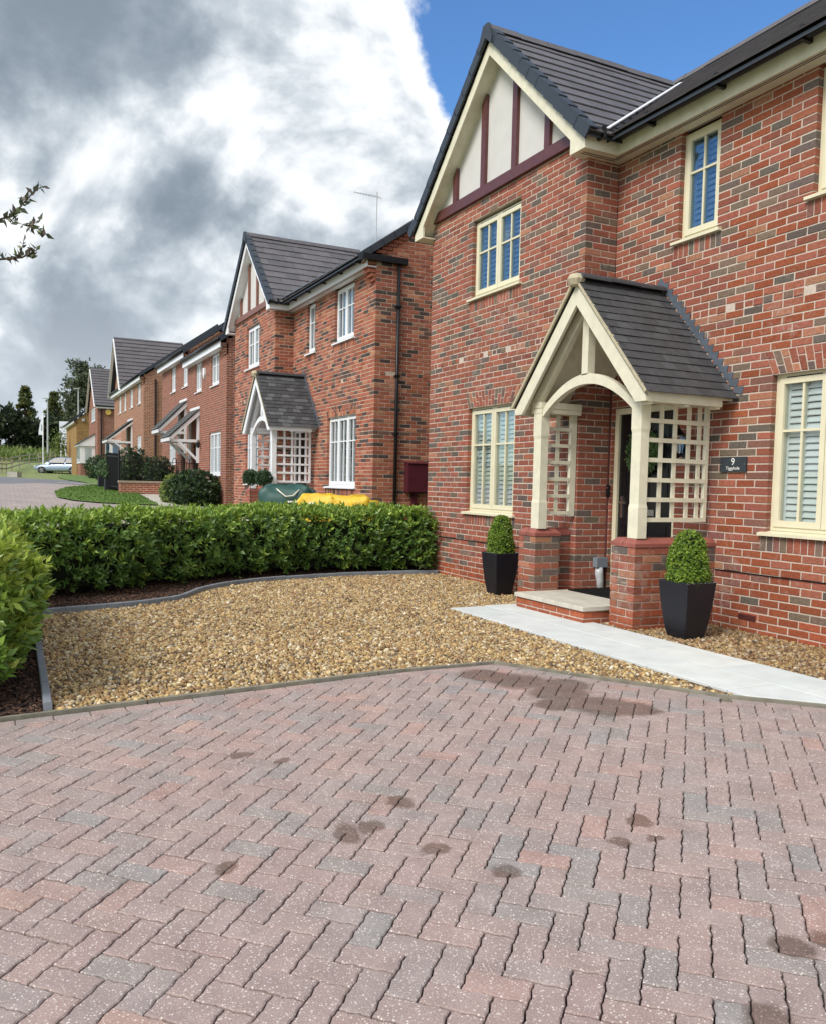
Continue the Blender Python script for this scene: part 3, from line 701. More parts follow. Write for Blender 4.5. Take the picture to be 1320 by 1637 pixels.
# gravel
GRAVEL_A = [(2.40, -6.165), (-1.0, -6.135)] + [(x + .03, y) for x, y in KLINE[2:]] + [(-3.22, -.46), (-.30, -.46), (-.30, -1.03), (.03, -1.03), (.05, -1.14), (-.08, -1.155), (-.05, -2.06), (3.90, -2.10), (3.06, -2.665), (2.42, -3.06)]
GRAVEL_B = [(1.26, -1.14), (4.95, -1.09), (5.6, -.5), (5.6, -.02), (1.70, -.02), (1.70, -1.04), (1.355, -1.04), (1.355, -.55), (1.26, -.55)]
GRAVEL_C = [(-.30, -.47), (.045, -.47), (.045, -1.02), (-.30, -1.02)]
def build_gravel():
    bed = MB()
    sheet('gravel_bed', MT['gravel_bed'], GRAVEL_A, -0.012, .35)
    sheet('gravel_bed', MT['gravel_bed'], GRAVEL_B, -0.012, .35)
    P = []; tone = []
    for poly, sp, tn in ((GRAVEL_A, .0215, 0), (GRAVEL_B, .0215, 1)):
        xs = [p[0] for p in poly]; ys = [p[1] for p in poly]
        gx, gy = np.meshgrid(np.arange(min(xs), max(xs), sp), np.arange(min(ys), max(ys), sp)); gx = gx.ravel(); gy = gy.ravel()
        gx = gx + rng.uniform(-.5, .5, gx.size) * sp; gy = gy + rng.uniform(-.5, .5, gy.size) * sp
        k = in_poly(gx, gy, poly); P.append(np.stack([gx[k], gy[k]], 1)); tone.append(np.full(k.sum(), tn))
    P = np.concatenate(P); tone = np.concatenate(tone); n = len(P)
    phi = (1 + 5 ** .5) / 2
    ico = np.array([(-1, phi, 0), (1, phi, 0), (-1, -phi, 0), (1, -phi, 0), (0, -1, phi), (0, 1, phi), (0, -1, -phi), (0, 1, -phi), (phi, 0, -1), (phi, 0, 1), (-phi, 0, -1), (-phi, 0, 1)]) / 1.902
    icf = np.array([(0, 11, 5), (0, 5, 1), (0, 1, 7), (0, 7, 10), (0, 10, 11), (1, 5, 9), (5, 11, 4), (11, 10, 2), (10, 7, 6), (7, 1, 8), (3, 9, 4), (3, 4, 2), (3, 2, 6), (3, 6, 8), (3, 8, 9), (4, 9, 5), (2, 4, 11), (6, 2, 10), (8, 6, 7), (9, 8, 1)])
    pal = np.array([(.50, .35, .17), (.58, .45, .26), (.38, .24, .115), (.23, .145, .08), (.66, .57, .42), (.41, .33, .24), (.15, .11, .08), (.33, .19, .11), (.54, .39, .19), (.70, .65, .56)])
    pw = np.array([.19, .14, .16, .11, .08, .10, .08, .06, .06, .02])
    dist = np.hypot(P[:, 0] - 7.8, P[:, 1] + 6.45)
    VV = []; FF = []; CC = []; off = 0
    for var in range(7):
        idx = np.where(np.arange(n) % 7 == var)[0]
        tv = ico * rng.uniform(.72, 1.25, (12, 1))
        s = rng.lognormal(0, .30, len(idx)) * .0130
        s = np.clip(s, .008, .024)
        scl = np.stack([s * rng.uniform(.95, 1.4, len(idx)), s * rng.uniform(.8, 1.1, len(idx)), s * rng.uniform(.5, .85, len(idx))], 1)
        pos = np.stack([P[idx, 0], P[idx, 1], Tn(P[idx, 0], P[idx, 1]) + rng.uniform(-.003, .010, len(idx))], 1)
        v, f = scatter(tv, icf, pos, rand_rot(len(idx), .35), scl)
        c = pal[rng.choice(10, len(idx), p=pw)] * np.array([.92, .90, .82]) * rng.uniform(.62, 1.12, (len(idx), 1))
        c = np.where(tone[idx][:, None] == 1, c * np.array([.78, .74, .74]), c)  # bed along the house wall: its shade is put into the stone colour
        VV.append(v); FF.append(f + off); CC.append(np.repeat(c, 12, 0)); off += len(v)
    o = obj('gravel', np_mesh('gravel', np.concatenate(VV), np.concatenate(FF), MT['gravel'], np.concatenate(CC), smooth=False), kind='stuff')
build_gravel()

# garden path of pale slabs
def build_path():
    p = sheet('garden_path', MT['gravel_bed'], [(-.06, -2.05), (3.9, -2.08), (4.30, -1.74), (4.93, -1.12), (-.09, -1.16)], 0.002, .5)
    endl = half_from((4.93, -1.12), (3.86, -2.13), 0)
    end = (-half_from(EDGE[3], EDGE[5], -.035)[0], -half_from(EDGE[3], EDGE[5], -.035)[1], -half_from(EDGE[3], EDGE[5], -.035)[2])
    def row(y0, y1, joints):
        for a, b in zip(joints[:-1], joints[1:]):
            poly = [(a + .003, y0 + .003), (b - .003, y0 + .003), (b - .003, y1 - .003), (a + .003, y1 - .003)]
            poly = clip_half(poly, *end)
            if len(poly) < 3: continue
            mb = MB(); c = random.choice([(.60, .625, .62), (.57, .60, .60), (.62, .635, .625), (.59, .61, .615), (.55, .585, .585)])
            slab_mb(mb, poly, -.03, .022 + random.uniform(-.0015, .0015), .003, None, c, zoff=lambda x, y: T(x, y))
            mb.build('paving_slab', MT['slab'], p)
    row(-2.06, -1.60, [-.06, .62, 1.44, 2.23, 3.02, 3.80, 4.6])
    row(-1.60, -1.14, [-.10, .28, 1.03, 1.70, 2.48, 3.25, 4.02, 5.0])
build_path()

# ------------------------------------------------------------------ hedge beds and hedges
LEAF_V = np.array([(0, 0, 0), (.38, .5, .07), (1, 0, -.10), (.38, -.5, .07), (.45, 0, -.02)], float)
LEAF_F = np.array([(0, 4, 1), (1, 4, 2), (0, 3, 4), (3, 2, 4)])
def norm(a): return a / (np.linalg.norm(a, axis=1)[:, None] + 1e-9)
def shoots_mesh(name, pos, nrm, young, per, length, width, upw=.55, mat='leaf', pal=None, spread=(25, 78), jitter=.35):
    """leafy shoots: per leaves spiral round an axis that leaves the surface"""
    n = len(pos)
    ax = norm(nrm * .8 + np.array([0, 0, upw]) + rng.normal(0, jitter, (n, 3)))
    t0 = rng.uniform(0, 2 * np.pi, n); p1 = norm(np.cross(ax, rng.normal(size=(n, 3)))); p2 = np.cross(ax, p1)
    V = []; F = []; C = []; off = 0
    for k in range(per):
        th = t0 + k * 2.4; ph = np.radians(rng.uniform(*spread, n)) * (1 - .35 * k / per)
        d = ax * np.cos(ph)[:, None] + (p1 * np.cos(th)[:, None] + p2 * np.sin(th)[:, None]) * np.sin(ph)[:, None]
        rot = frame_rot(ax - d * np.sum(ax * d, 1)[:, None] + rng.normal(0, .12, (n, 3)), d)
        l = length * rng.uniform(.7, 1.25, n); scl = np.stack([l, l * width / length * rng.uniform(.85, 1.2, n) * 1.0, l * .6], 1)
        base = pos + ax * (k * length * .16)[..., None] if np.ndim(k) else pos + ax * (k * length * .16)
        v, f = scatter(LEAF_V, LEAF_F, base, rot, scl)
        y = young[:, None]
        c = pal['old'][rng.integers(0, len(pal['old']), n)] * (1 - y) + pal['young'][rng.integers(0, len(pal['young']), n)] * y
        c = c * rng.uniform(.7, 1.3, (n, 1))
        V.append(v); F.append(f + off); C.append(np.repeat(c, 5, 0)); off += len(v)
    return np_mesh(name, np.concatenate(V), np.concatenate(F), MT[mat], np.concatenate(C))
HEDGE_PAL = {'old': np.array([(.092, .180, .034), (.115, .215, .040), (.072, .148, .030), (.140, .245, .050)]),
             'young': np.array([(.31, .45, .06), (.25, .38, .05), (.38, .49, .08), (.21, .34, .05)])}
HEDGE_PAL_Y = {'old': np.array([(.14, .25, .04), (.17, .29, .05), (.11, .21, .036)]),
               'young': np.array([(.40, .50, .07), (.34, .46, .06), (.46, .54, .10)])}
def hedge(label, front, back, h, nshoots, pal, loc, leaflen=.075, young_front=.16, base=.07, ends=(True, True)):
    t = thing('hedge', label, 'hedge', loc)
    front = [Vector((*p, 0)) for p in front]; back = [Vector((*p, 0)) for p in back]
    n = len(front); acc = [0]
    for i in range(n - 1): acc.append(acc[-1] + (front[i + 1] - front[i]).length)
    Ltot = acc[-1]
    fx = np.array([[p.x, p.y] for p in front]); bx = np.array([[p.x, p.y] for p in back]); acc = np.array(acc)
    def at(s, w):   # w 0 front .. 1 back
        f = np.stack([np.interp(s, acc, fx[:, c]) for c in (0, 1)], 1); b = np.stack([np.interp(s, acc, bx[:, c]) for c in (0, 1)], 1)
        return f + (b - f) * np.asarray(w)[:, None], norm(f - b)
    W = np.mean(np.linalg.norm(fx - bx, axis=1)); wt = np.array([Ltot * h, Ltot * W * 1.5, Ltot * h * .5, W * h * 1.2 * (ends[0] + ends[1])]); cnt = (wt / wt.sum() * nshoots).astype(int)
    P = []; Nn = []; Y = []
    lump = lambda s, z: .045 * np.sin(s * 5.1 + z * 3) + .04 * np.sin(s * 11.7 - z * 6.1) + .03 * np.sin(s * 2.3 + 1)
    # front, top, back, ends
    s = rng.uniform(0, Ltot, cnt[0]); z = base + (h - base) * rng.uniform(0, 1, cnt[0]) ** .9
    p, nf = at(s, np.zeros(cnt[0])); bulge = .07 * np.sin(np.pi * np.clip((z - base) / (h - base), 0, 1)) - .10 * np.clip((z - h + .12) / .12, 0, 1) - .10 * np.clip((base + .16 - z) / .16, 0, 1)
    q = np.concatenate([p + nf * (bulge + lump(s, z) + rng.normal(-.03, .04, cnt[0]))[:, None], z[:, None]], 1); P.append(q)
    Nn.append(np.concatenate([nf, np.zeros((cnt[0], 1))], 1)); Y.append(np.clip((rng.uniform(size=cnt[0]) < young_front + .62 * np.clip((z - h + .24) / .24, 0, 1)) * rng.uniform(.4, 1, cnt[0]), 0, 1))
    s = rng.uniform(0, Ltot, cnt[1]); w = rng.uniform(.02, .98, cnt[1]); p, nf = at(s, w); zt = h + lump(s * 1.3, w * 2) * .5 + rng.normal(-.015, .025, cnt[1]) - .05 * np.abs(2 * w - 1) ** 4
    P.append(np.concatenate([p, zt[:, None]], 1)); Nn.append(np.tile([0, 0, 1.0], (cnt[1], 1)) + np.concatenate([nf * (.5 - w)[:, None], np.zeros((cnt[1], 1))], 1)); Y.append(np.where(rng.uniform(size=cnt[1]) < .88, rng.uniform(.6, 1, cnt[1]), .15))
    s = rng.uniform(0, Ltot, cnt[2]); z = base + (h - base) * rng.uniform(0, 1, cnt[2]); p, nf = at(s, np.ones(cnt[2])); P.append(np.concatenate([p - nf * (.03 + rng.normal(0, .03, cnt[2]))[:, None], z[:, None]], 1)); Nn.append(np.concatenate([-nf, np.zeros((cnt[2], 1))], 1)); Y.append(np.full(cnt[2], .2))
    if cnt[3]:
        e = np.where(rng.uniform(size=cnt[3]) < .5, 0, 1) if all(ends) else np.full(cnt[3], 0 if ends[0] else 1)
        w = rng.uniform(0, 1, cnt[3]); z = base + (h - base) * rng.uniform(0, 1, cnt[3]); p, nf = at(np.where(e == 0, 0, Ltot), w); tdir = np.stack([nf[:, 1], -nf[:, 0]], 1)
        d0 = np.array([(front[0] - front[1]).normalized()[:2]]); d1 = np.array([(front[-1] - front[-2]).normalized()[:2]])
        dd = np.where(e[:, None] == 0, d0, d1); P.append(np.concatenate([p + dd * rng.normal(0, .03, cnt[3])[:, None], z[:, None]], 1)); Nn.append(np.concatenate([dd, np.zeros((cnt[3], 1))], 1)); Y.append(np.clip((z / h) ** 3 + rng.normal(0, .2, cnt[3]), 0, 1) * .7)
    P = np.concatenate(P); Nn = np.concatenate(Nn); Y = np.concatenate(Y)
    P[:, 2] += np.array([np.interp(P[:, 0], TX, TZ)])[0]
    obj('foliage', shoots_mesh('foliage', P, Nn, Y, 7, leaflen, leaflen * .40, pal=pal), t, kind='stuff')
    # solid core boxes, the hedge's inner shade put into their dark colour
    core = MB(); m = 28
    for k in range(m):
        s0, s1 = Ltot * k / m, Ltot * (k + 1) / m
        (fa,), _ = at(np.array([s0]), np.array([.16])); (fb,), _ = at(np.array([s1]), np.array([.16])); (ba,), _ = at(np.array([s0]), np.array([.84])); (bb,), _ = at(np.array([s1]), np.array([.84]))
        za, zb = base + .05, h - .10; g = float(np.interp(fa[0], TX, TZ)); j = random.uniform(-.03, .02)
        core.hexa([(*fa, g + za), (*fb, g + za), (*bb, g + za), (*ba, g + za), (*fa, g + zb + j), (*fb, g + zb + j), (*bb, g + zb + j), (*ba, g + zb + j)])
    core.build('dark_core', MT['hedge_core'], t)
    st = MB()
    for k in range(int(Ltot * 7)):
        (a,), _ = at(np.array([random.uniform(0.05, Ltot - .05)]), np.array([random.uniform(.25, .75)])); g = float(np.interp(a[0], TX, TZ))
        st.tube([(a[0], a[1], g - .05), (a[0] + random.uniform(-.05, .05), a[1] + random.uniform(-.05, .05), g + .3)], random.uniform(.006, .013), 5)
    st.build('stems', MT['bark'], t, kind='stuff')
    return t
def build_hedges():
    hedge('long clipped green hedge curving from the house wall along the gravel', [(-3.38, -.58), (-3.50, -1.4), (-3.52, -2.4), (-3.33, -3.4), (-2.98, -4.2), (-2.45, -4.9), (-2.08, -5.5), (-1.95, -6.3)],
          [(-4.15, -.62), (-4.30, -1.4), (-4.32, -2.4), (-4.12, -3.6), (-3.75, -4.6), (-3.25, -5.4), (-2.95, -6.0), (-2.85, -6.7)], .87, 5200, HEDGE_PAL, (-3.4, -3.6, 0), ends=(True, False))
    hedge('yellow green hedge beside the straight end of the grey kerb', [(-2.1, -6.42), (-.8, -6.40), (.6, -6.39), (2.2, -6.42)], [(-2.1, -7.25), (-.8, -7.25), (.6, -7.25), (2.2, -7.25)], .84, 5600, HEDGE_PAL_Y, (0, -6.8, 0), .085, young_front=.45, ends=(False, True))
build_hedges()
def build_mulch():
    b1 = [(-1.02, -6.17)] + [(x, y) for x, y in KLINE[2:]] + [(-3.27, -.48), (-4.55, -.48), (-4.55, -7.4), (-1.02, -7.4)]
    b2 = [(2.40, -6.21), (2.40, -7.4), (-1.02, -7.4), (-1.02, -6.18)]
    sheet('planting_bed', MT['soil'], b1, .012, .4); sheet('planting_bed', MT['soil'], b2, .012, .4)
    P = []
    for b, dens in ((b1, 1500), (b2, 2200)):
        xs = [p[0] for p in b]; ys = [p[1] for p in b]; n = int((max(xs) - min(xs)) * (max(ys) - min(ys)) * dens)
        x = rng.uniform(min(xs), max(xs), n); y = rng.uniform(min(ys), max(ys), n); k = in_poly(x, y, b) & (y > -6.9) & (x > -4.2); P.append(np.stack([x[k], y[k]], 1))
    P = np.concatenate(P); n = len(P)
    bx = np.array([(-1, -1, -1), (1, -1, -1), (1, 1, -1), (-1, 1, -1), (-1, -1, 1), (1, -1, 1), (1, 1, 1), (-1, 1, 1)], float) * .5
    bx[4:, 0] *= .7
    bf = np.array([(3, 2, 1, 0), (4, 5, 6, 7), (0, 1, 5, 4), (1, 2, 6, 5), (2, 3, 7, 6), (3, 0, 4, 7)])
    scl = np.stack([rng.uniform(.018, .06, n), rng.uniform(.007, .018, n), rng.uniform(.003, .008, n)], 1)
    v, f = scatter(bx, bf, np.stack([P[:, 0], P[:, 1], Tn(P[:, 0], P[:, 1]) + rng.uniform(.010, .030, n)], 1), rand_rot(n, .22), scl)
    pal = np.array([(.055, .028, .019), (.085, .042, .027), (.035, .020, .015), (.13, .065, .04), (.21, .12, .075)]); c = pal[rng.choice(5, n, p=[.3, .28, .24, .13, .05])] * rng.uniform(.7, 1.3, (n, 1))
    obj('bark_mulch', np_mesh('bark_mulch', v, f, MT['mulch'], np.repeat(c, 8, 0)), kind='stuff')
build_mulch()

# ------------------------------------------------------------------ brickwork
BW, BH, J = 0.225, 0.075, 0.0125
def brick_colour(style):
    r = random.random(); k = random.uniform(.85, 1.16)
    if style == 'red':
        base = (.300, .102, .066) if r < .46 else (.255, .086, .058) if r < .68 else (.125, .100, .085) if r < .78 else (.170, .120, .092) if r < .87 else (.215, .098, .076) if r < .95 else (.35, .16, .10)
    elif style == 'mixed':
        base = (.34, .115, .068) if r < .46 else (.275, .092, .06) if r < .68 else (.080, .056, .050) if r < .80 else (.15, .085, .066) if r < .9 else (.40, .18, .11)
    else:
        base = (.33, .092, .045) if r < .6 else (.285, .080, .040)
    return tuple(min(.6, c * k * random.uniform(.95, 1.05)) for c in base)
class Brickwork:
    """collects bricks for one wall part"""
    def __init__(s, style='red'): s.recs = []; s.style = style; s.mb = MB()
    def brick(s, fr, a, b, z0, z1, depth=.1, col=None, proud=None, ab=None, bb=None):
        """a,b: ends at the top; ab,bb: ends at the bottom when slanted"""
        col = col or brick_colour(s.style); pr = random.uniform(-.0022, .0022) if proud is None else proud
        s.recs.append((fr, a, b, a if ab is None else ab, b if bb is None else bb, z0, z1, depth, col, pr))
    def emit(s, rec, mb, M=None):
        fr, a, b, ab, bb, z0, z1, dp, col, pr = rec
        brick_geo(mb, fr, a, b, ab, bb, z0, z1, dp, col, pr)
def brick_geo(mb, fr, a, b, ab, bb, z0, z1, dp, col, pr, soft=True):
    j = lambda: random.uniform(-.0016, .0016)
    d = -pr; c = .0035
    P = fr.P
    o = [(ab + j(), z0 + j()), (bb + j(), z0 + j()), (b + j(), z1 + j()), (a + j(), z1 + j())]
    cx = sum(p[0] for p in o) / 4; cz = sum(p[1] for p in o) / 4
    ins = [(x + (c if x < cx else -c), z + (c if z < cz else -c)) for x, z in o]
    vs = [P(x, dp, z) for x, z in o] + [P(x, d + c * .8, z) for x, z in o] + [P(x, d, z) for x, z in ins]
    fs = [(8, 9, 10, 11)]
    for i in range(4):
        k = (i + 1) % 4; fs += [(i, k, 4 + k, 4 + i), (4 + i, 4 + k, 8 + k, 8 + i)]
    mb.add(vs, fs, col)
def lay(bw, fr, L, z0, z1, openings=(), left=None, right=None, course0=0, zbase=0.0, srange=None, plinth=0.16, bands=(), depth=.1, phase=0.0):
    """stretcher bond from z0 to z1. openings: (s0,s1,za,zb,splay). left/right: None, 0 or 1 = parity of courses that run through the corner"""
    i0 = math.floor((z0 - zbase) / BH + .001); i1 = math.ceil((z1 - zbase) / BH - .001)
    for i in range(i0, i1):
        zb = zbase + i * BH + J / 2; zt = zb + BH - J; zm = (zb + zt) / 2
        if zt > z1 + .03 or zb < z0 - .03: continue
        par = (i + course0) % 2
        lo = 0.0; hi = L
        if left is not None and par != left: lo = .1125
        if right is not None and par != right: hi = L - .1125
        lo_b, hi_b = lo, hi; lo_t, hi_t = lo, hi
        if srange:
            a0, b0 = srange(zb); a1, b1 = srange(zt); lo_b = max(lo, a0); lo_t = max(lo, a1); hi_b = min(hi, b0); hi_t = min(hi, b1)
            if hi_t - lo_t < .05: continue
        runs = [((lo_b, lo_t), (hi_b, hi_t))]
        for op in openings:
            s0, s1, za, zb2 = op[:4]; sp = op[4] if len(op) > 4 else 0
            if zm <= za or zm >= zb2: continue
            w = lambda z: sp * (z - za) / (zb2 - za)
            new = []
            for (A, B) in runs:
                l = (s0 - w(zb), s0 - w(zt)); r = (s1 + w(zb), s1 + w(zt))
                if l[1] <= A[1] + .02 and r[1] >= B[1] - .02: continue
                if r[1] <= A[1] or l[1] >= B[1]: new.append((A, B)); continue
                if l[1] - A[1] > .03: new.append((A, l))
                if B[1] - r[1] > .03: new.append((r, B))
            runs = new
        edge0 = (L if right is not None else 0.0) + (0 if par == (right if right is not None else (left if left is not None else 0)) else .1125) + phase
        st = bw.style
        for (A, B) in runs:
            k0 = math.ceil((A[1] + .055 - edge0) / BW); cuts = []
            x = edge0 + k0 * BW
            while x < B[1] - .055: cuts.append((x, x)); x += BW
            pts = [A] + cuts + [B]
            if i in bands:
                pts2 = [A]; x = A[1] + .1125
                while x < B[1] - .06: pts2.append((x, x)); x += .1125
                pts = pts2 + [B]
            for q in range(len(pts) - 1):
                p, r = pts[q], pts[q + 1]
                g0 = 0 if q == 0 else J / 2; g1 = 0 if q == len(pts) - 2 else J / 2
                if zt < plinth: col = brick_colour('plinth')
                else: col = brick_colour(st)
                pr = random.uniform(-.006, .007) if i in bands else None
                bw.brick(fr, p[1] + g0, r[1] - g1, zb, zt, depth, col, pr, p[0] + g0, r[0] - g1)
def mortar_wall(mb, fr, L, z0, z1, openings=(), d0=.005, d1=.098, inset=.004, col=None, s0=0.0, s1=None):
    zs = sorted({z0, z1} | {z for o in openings for z in (o[2], o[3]) if z0 < z < z1})
    for za, zb in zip(zs[:-1], zs[1:]):
        zm = (za + zb) / 2; ops = sorted((o for o in openings if o[2] < zm < o[3]), key=lambda o: o[0]); x = s0; L_ = L if s1 is None else s1
        for o in ops:
            if o[0] - inset > x: fr.box(mb, x, o[0] - inset, d0, d1, za, zb, col)
            x = o[1] + inset
        if x < L_: fr.box(mb, x, L_, d0, d1, za, zb, col)
def soldiers(bw, fr, s0, s1, z0, z1, style=None, splay=0.0, tiers=False):
    n = max(1, round((s1 - s0) / BH)); w = (s1 - s0) / n
    for k in range(n):
        b0, b1 = s0 + k * w, s0 + (k + 1) * w
        W = (s1 - s0 + 2 * splay) / n; t0, t1 = s0 - splay + k * W, s0 - splay + (k + 1) * W
        g = J / 2
        if not tiers: bw.brick(fr, t0 + g * .8, t1 - g * .8, z0 + g, z1 - g, .1, None, None, b0 + g * .8, b1 - g * .8)
        else:
            cut = z0 + (z1 - z0) * (.36 if k % 2 else .66); f = (cut - z0) / (z1 - z0)
            m0, m1 = b0 + (t0 - b0) * f, b1 + (t1 - b1) * f
            bw.brick(fr, m0 + g * .8, m1 - g * .8, z0 + g, cut - g * .8, .1, None, None, b0 + g * .8, b1 - g * .8)
            bw.brick(fr, t0 + g * .8, t1 - g * .8, cut + g * .8, z1 - g, .1, None, None, m0 + g * .8, m1 - g * .8)
def place_bricks(walls, limit):
    """walls: list of (Brickwork, parent part, material). The largest in view become brick objects, the rest one mesh per part."""
    sc_ = []
    for wi, (bw, par, mat) in enumerate(walls):
        for ri, r in enumerate(bw.recs):
            fr, a, b, ab, bb, z0, z1, dp, col, pr = r
            if abs(a - ab) > 1e-6 or abs(b - bb) > 1e-6: continue
            p = fr.P((a + b) / 2, 0, (z0 + z1) / 2); v = visible(p, -.005)
            if v is None: continue
            out = -fr.D; vd = (CAM_POS - p).normalized(); cosv = vd.dot(out)
            if cosv <= 0.05: continue
            sc_.append(((b - a) * (z1 - z0) * cosv / v[2] ** 2, wi, ri))
    sc_.sort(reverse=True); chosen = set((w, r) for _, w, r in sc_[:limit])
    shared = {}
    for wi, (bw, par, mat) in enumerate(walls):
        mb = MB()
        for ri, r in enumerate(bw.recs):
            if (wi, ri) in chosen:
                fr, a, b, ab, bb, z0, z1, dp, col, pr = r
                q = (round(b - a, 3), round(z1 - z0, 3), round(col[0] * 14), round(col[1] * 24), random.randint(0, 2))
                if q not in shared:
                    m = MB(); f0 = Frame((0, 0, 0), (1, 0, 0), (0, 1, 0)); l = b - a; hh = z1 - z0
                    brick_geo(m, f0, -l / 2, l / 2, -l / 2, l / 2, -hh / 2, hh / 2, dp, col, 0); shared[q] = m.mesh('brick', mat)
                o = bpy.data.objects.new('brick', shared[q]); COL.objects.link(o); o.parent = par
                o.matrix_basis = fr.mat((a + b) / 2, -pr, (z0 + z1) / 2)
            else: bw.emit(r, mb)
        if mb.v: mb.build('brickwork', mat, par, kind='stuff')

# ------------------------------------------------------------------ windows
def window(parent, fr, s0, s1, z0, z1, lights, bar, frame='white', glass='glass', shut=True, back=.065, vent=False, sill=True, curtain=False, simple=False, name='window', sillw=.06):
    """lights: list of casement widths (fractions). bar: height fraction of the horizontal glazing bar from the top (None = none)"""
    M = MT[frame]; f = MB(); W = s1 - s0; fw = .05
    zs = z0 + (.05 if sill else 0)
    fr.box(f, s0, s0 + fw, back, back + .07, zs, z1); fr.box(f, s1 - fw, s1, back, back + .07, zs, z1)
    fr.box(f, s0 + fw, s1 - fw, back, back + .07, zs, zs + fw); fr.box(f, s0 + fw, s1 - fw, back, back + .07, z1 - fw, z1)
    root = f.build(name, M, parent)
    if sill:
        q = MB(); e = sillw
        p = [(-.045, z0), (-.045, z0 + .028), (back + .02, z0 + .05), (back + .02, z0)]
        q.prism([fr.P(s0 - e, d, z) for d, z in p], fr.S * (W + 2 * e)); q.build('sill', M, root)
    a = s0 + fw - .012; tot = W - 2 * fw + .024; g = MB(); pn = []
    for i, l in enumerate(lights):
        b = a + tot * l; c = MB(); cw = .052; d0, d1 = back - .012, back + .045; lo, hi = zs + fw - .012, z1 - fw + .012
        x0, x1 = a + .003, b - .003
        fr.box(c, x0, x0 + cw, d0, d1, lo, hi); fr.box(c, x1 - cw, x1, d0, d1, lo, hi)
        fr.box(c, x0 + cw, x1 - cw, d0, d1, lo, lo + cw + .008); fr.box(c, x0 + cw, x1 - cw, d0, d1, hi - cw, hi)
        xm = (x0 + x1) / 2; bw_ = .011
        if not (simple and len(lights) == 1 and W < .5): fr.box(c, xm - bw_, xm + bw_, d0 + .012, d1 - .004, lo + cw + .008, hi - cw)
        if bar: zb = hi - cw - (hi - lo - 2 * cw) * bar; fr.box(c, x0 + cw, x1 - cw, d0 + .010, d1 - .002, zb - bw_, zb + bw_)
        cs = c.build('casement', M, root)
        p = MB(); fr.box(p, x0 + cw - .004, x1 - cw + .004, back + .012, back + .018, lo + cw + .004, hi - cw + .004); p.build('pane', MT[glass], root)
        if shut:
            s = MB(); sd = back + .055; st = .045
            fr.box(s, x0 + .03, x0 + .03 + st, sd, sd + .028, lo + .02, hi - .02); fr.box(s, x1 - .03 - st, x1 - .03, sd, sd + .028, lo + .02, hi - .02)
            fr.box(s, xm - .010, xm + .010, sd - .010, sd, lo + .05, hi - .05)
            z = lo + .03
            while z < hi - .05:
                pq = [(sd + .002, z), (sd + .024, z + .050), (sd + .018, z + .056), (sd - .005, z + .007)]
                A = [fr.P(x0 + .03 + st, d, q) for d, q in pq]; B = [fr.P(x1 - .03 - st, d, q) for d, q in pq]
                s.add(A + B, [(0, 1, 2, 3), (7, 6, 5, 4), (0, 4, 5, 1), (1, 5, 6, 2), (2, 6, 7, 3), (3, 7, 4, 0)]); z += .062
            s.build('shutter', MT['shutter'], root)
        if vent:
            v = MB(); fr.box(v, x0 + .07, x1 - .06, back - .006, back + .01, z1 - .040, z1 - .026); v.build('vent_slot', MT['black'], root)
        a = b
    if curtain:
        k = MB(); nn = 14
        for i in range(nn):
            if .28 < i / nn < .62 and curtain == 'part': continue
            xa = s0 + .05 + (W - .1) * i / nn; xb = xa + (W - .1) / nn * .98
            fr.box(k, xa, xb, back + .13 + .02 * (i % 2), back + .15 + .02 * (i % 2), zs + .04, z1 - .04)
        k.build('curtain', MT['curtain'], root)
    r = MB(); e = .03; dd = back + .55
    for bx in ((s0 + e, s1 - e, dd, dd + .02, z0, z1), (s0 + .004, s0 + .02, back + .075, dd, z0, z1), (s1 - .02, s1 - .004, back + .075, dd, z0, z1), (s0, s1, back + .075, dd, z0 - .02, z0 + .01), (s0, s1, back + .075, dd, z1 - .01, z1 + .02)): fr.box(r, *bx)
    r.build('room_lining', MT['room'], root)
    return root

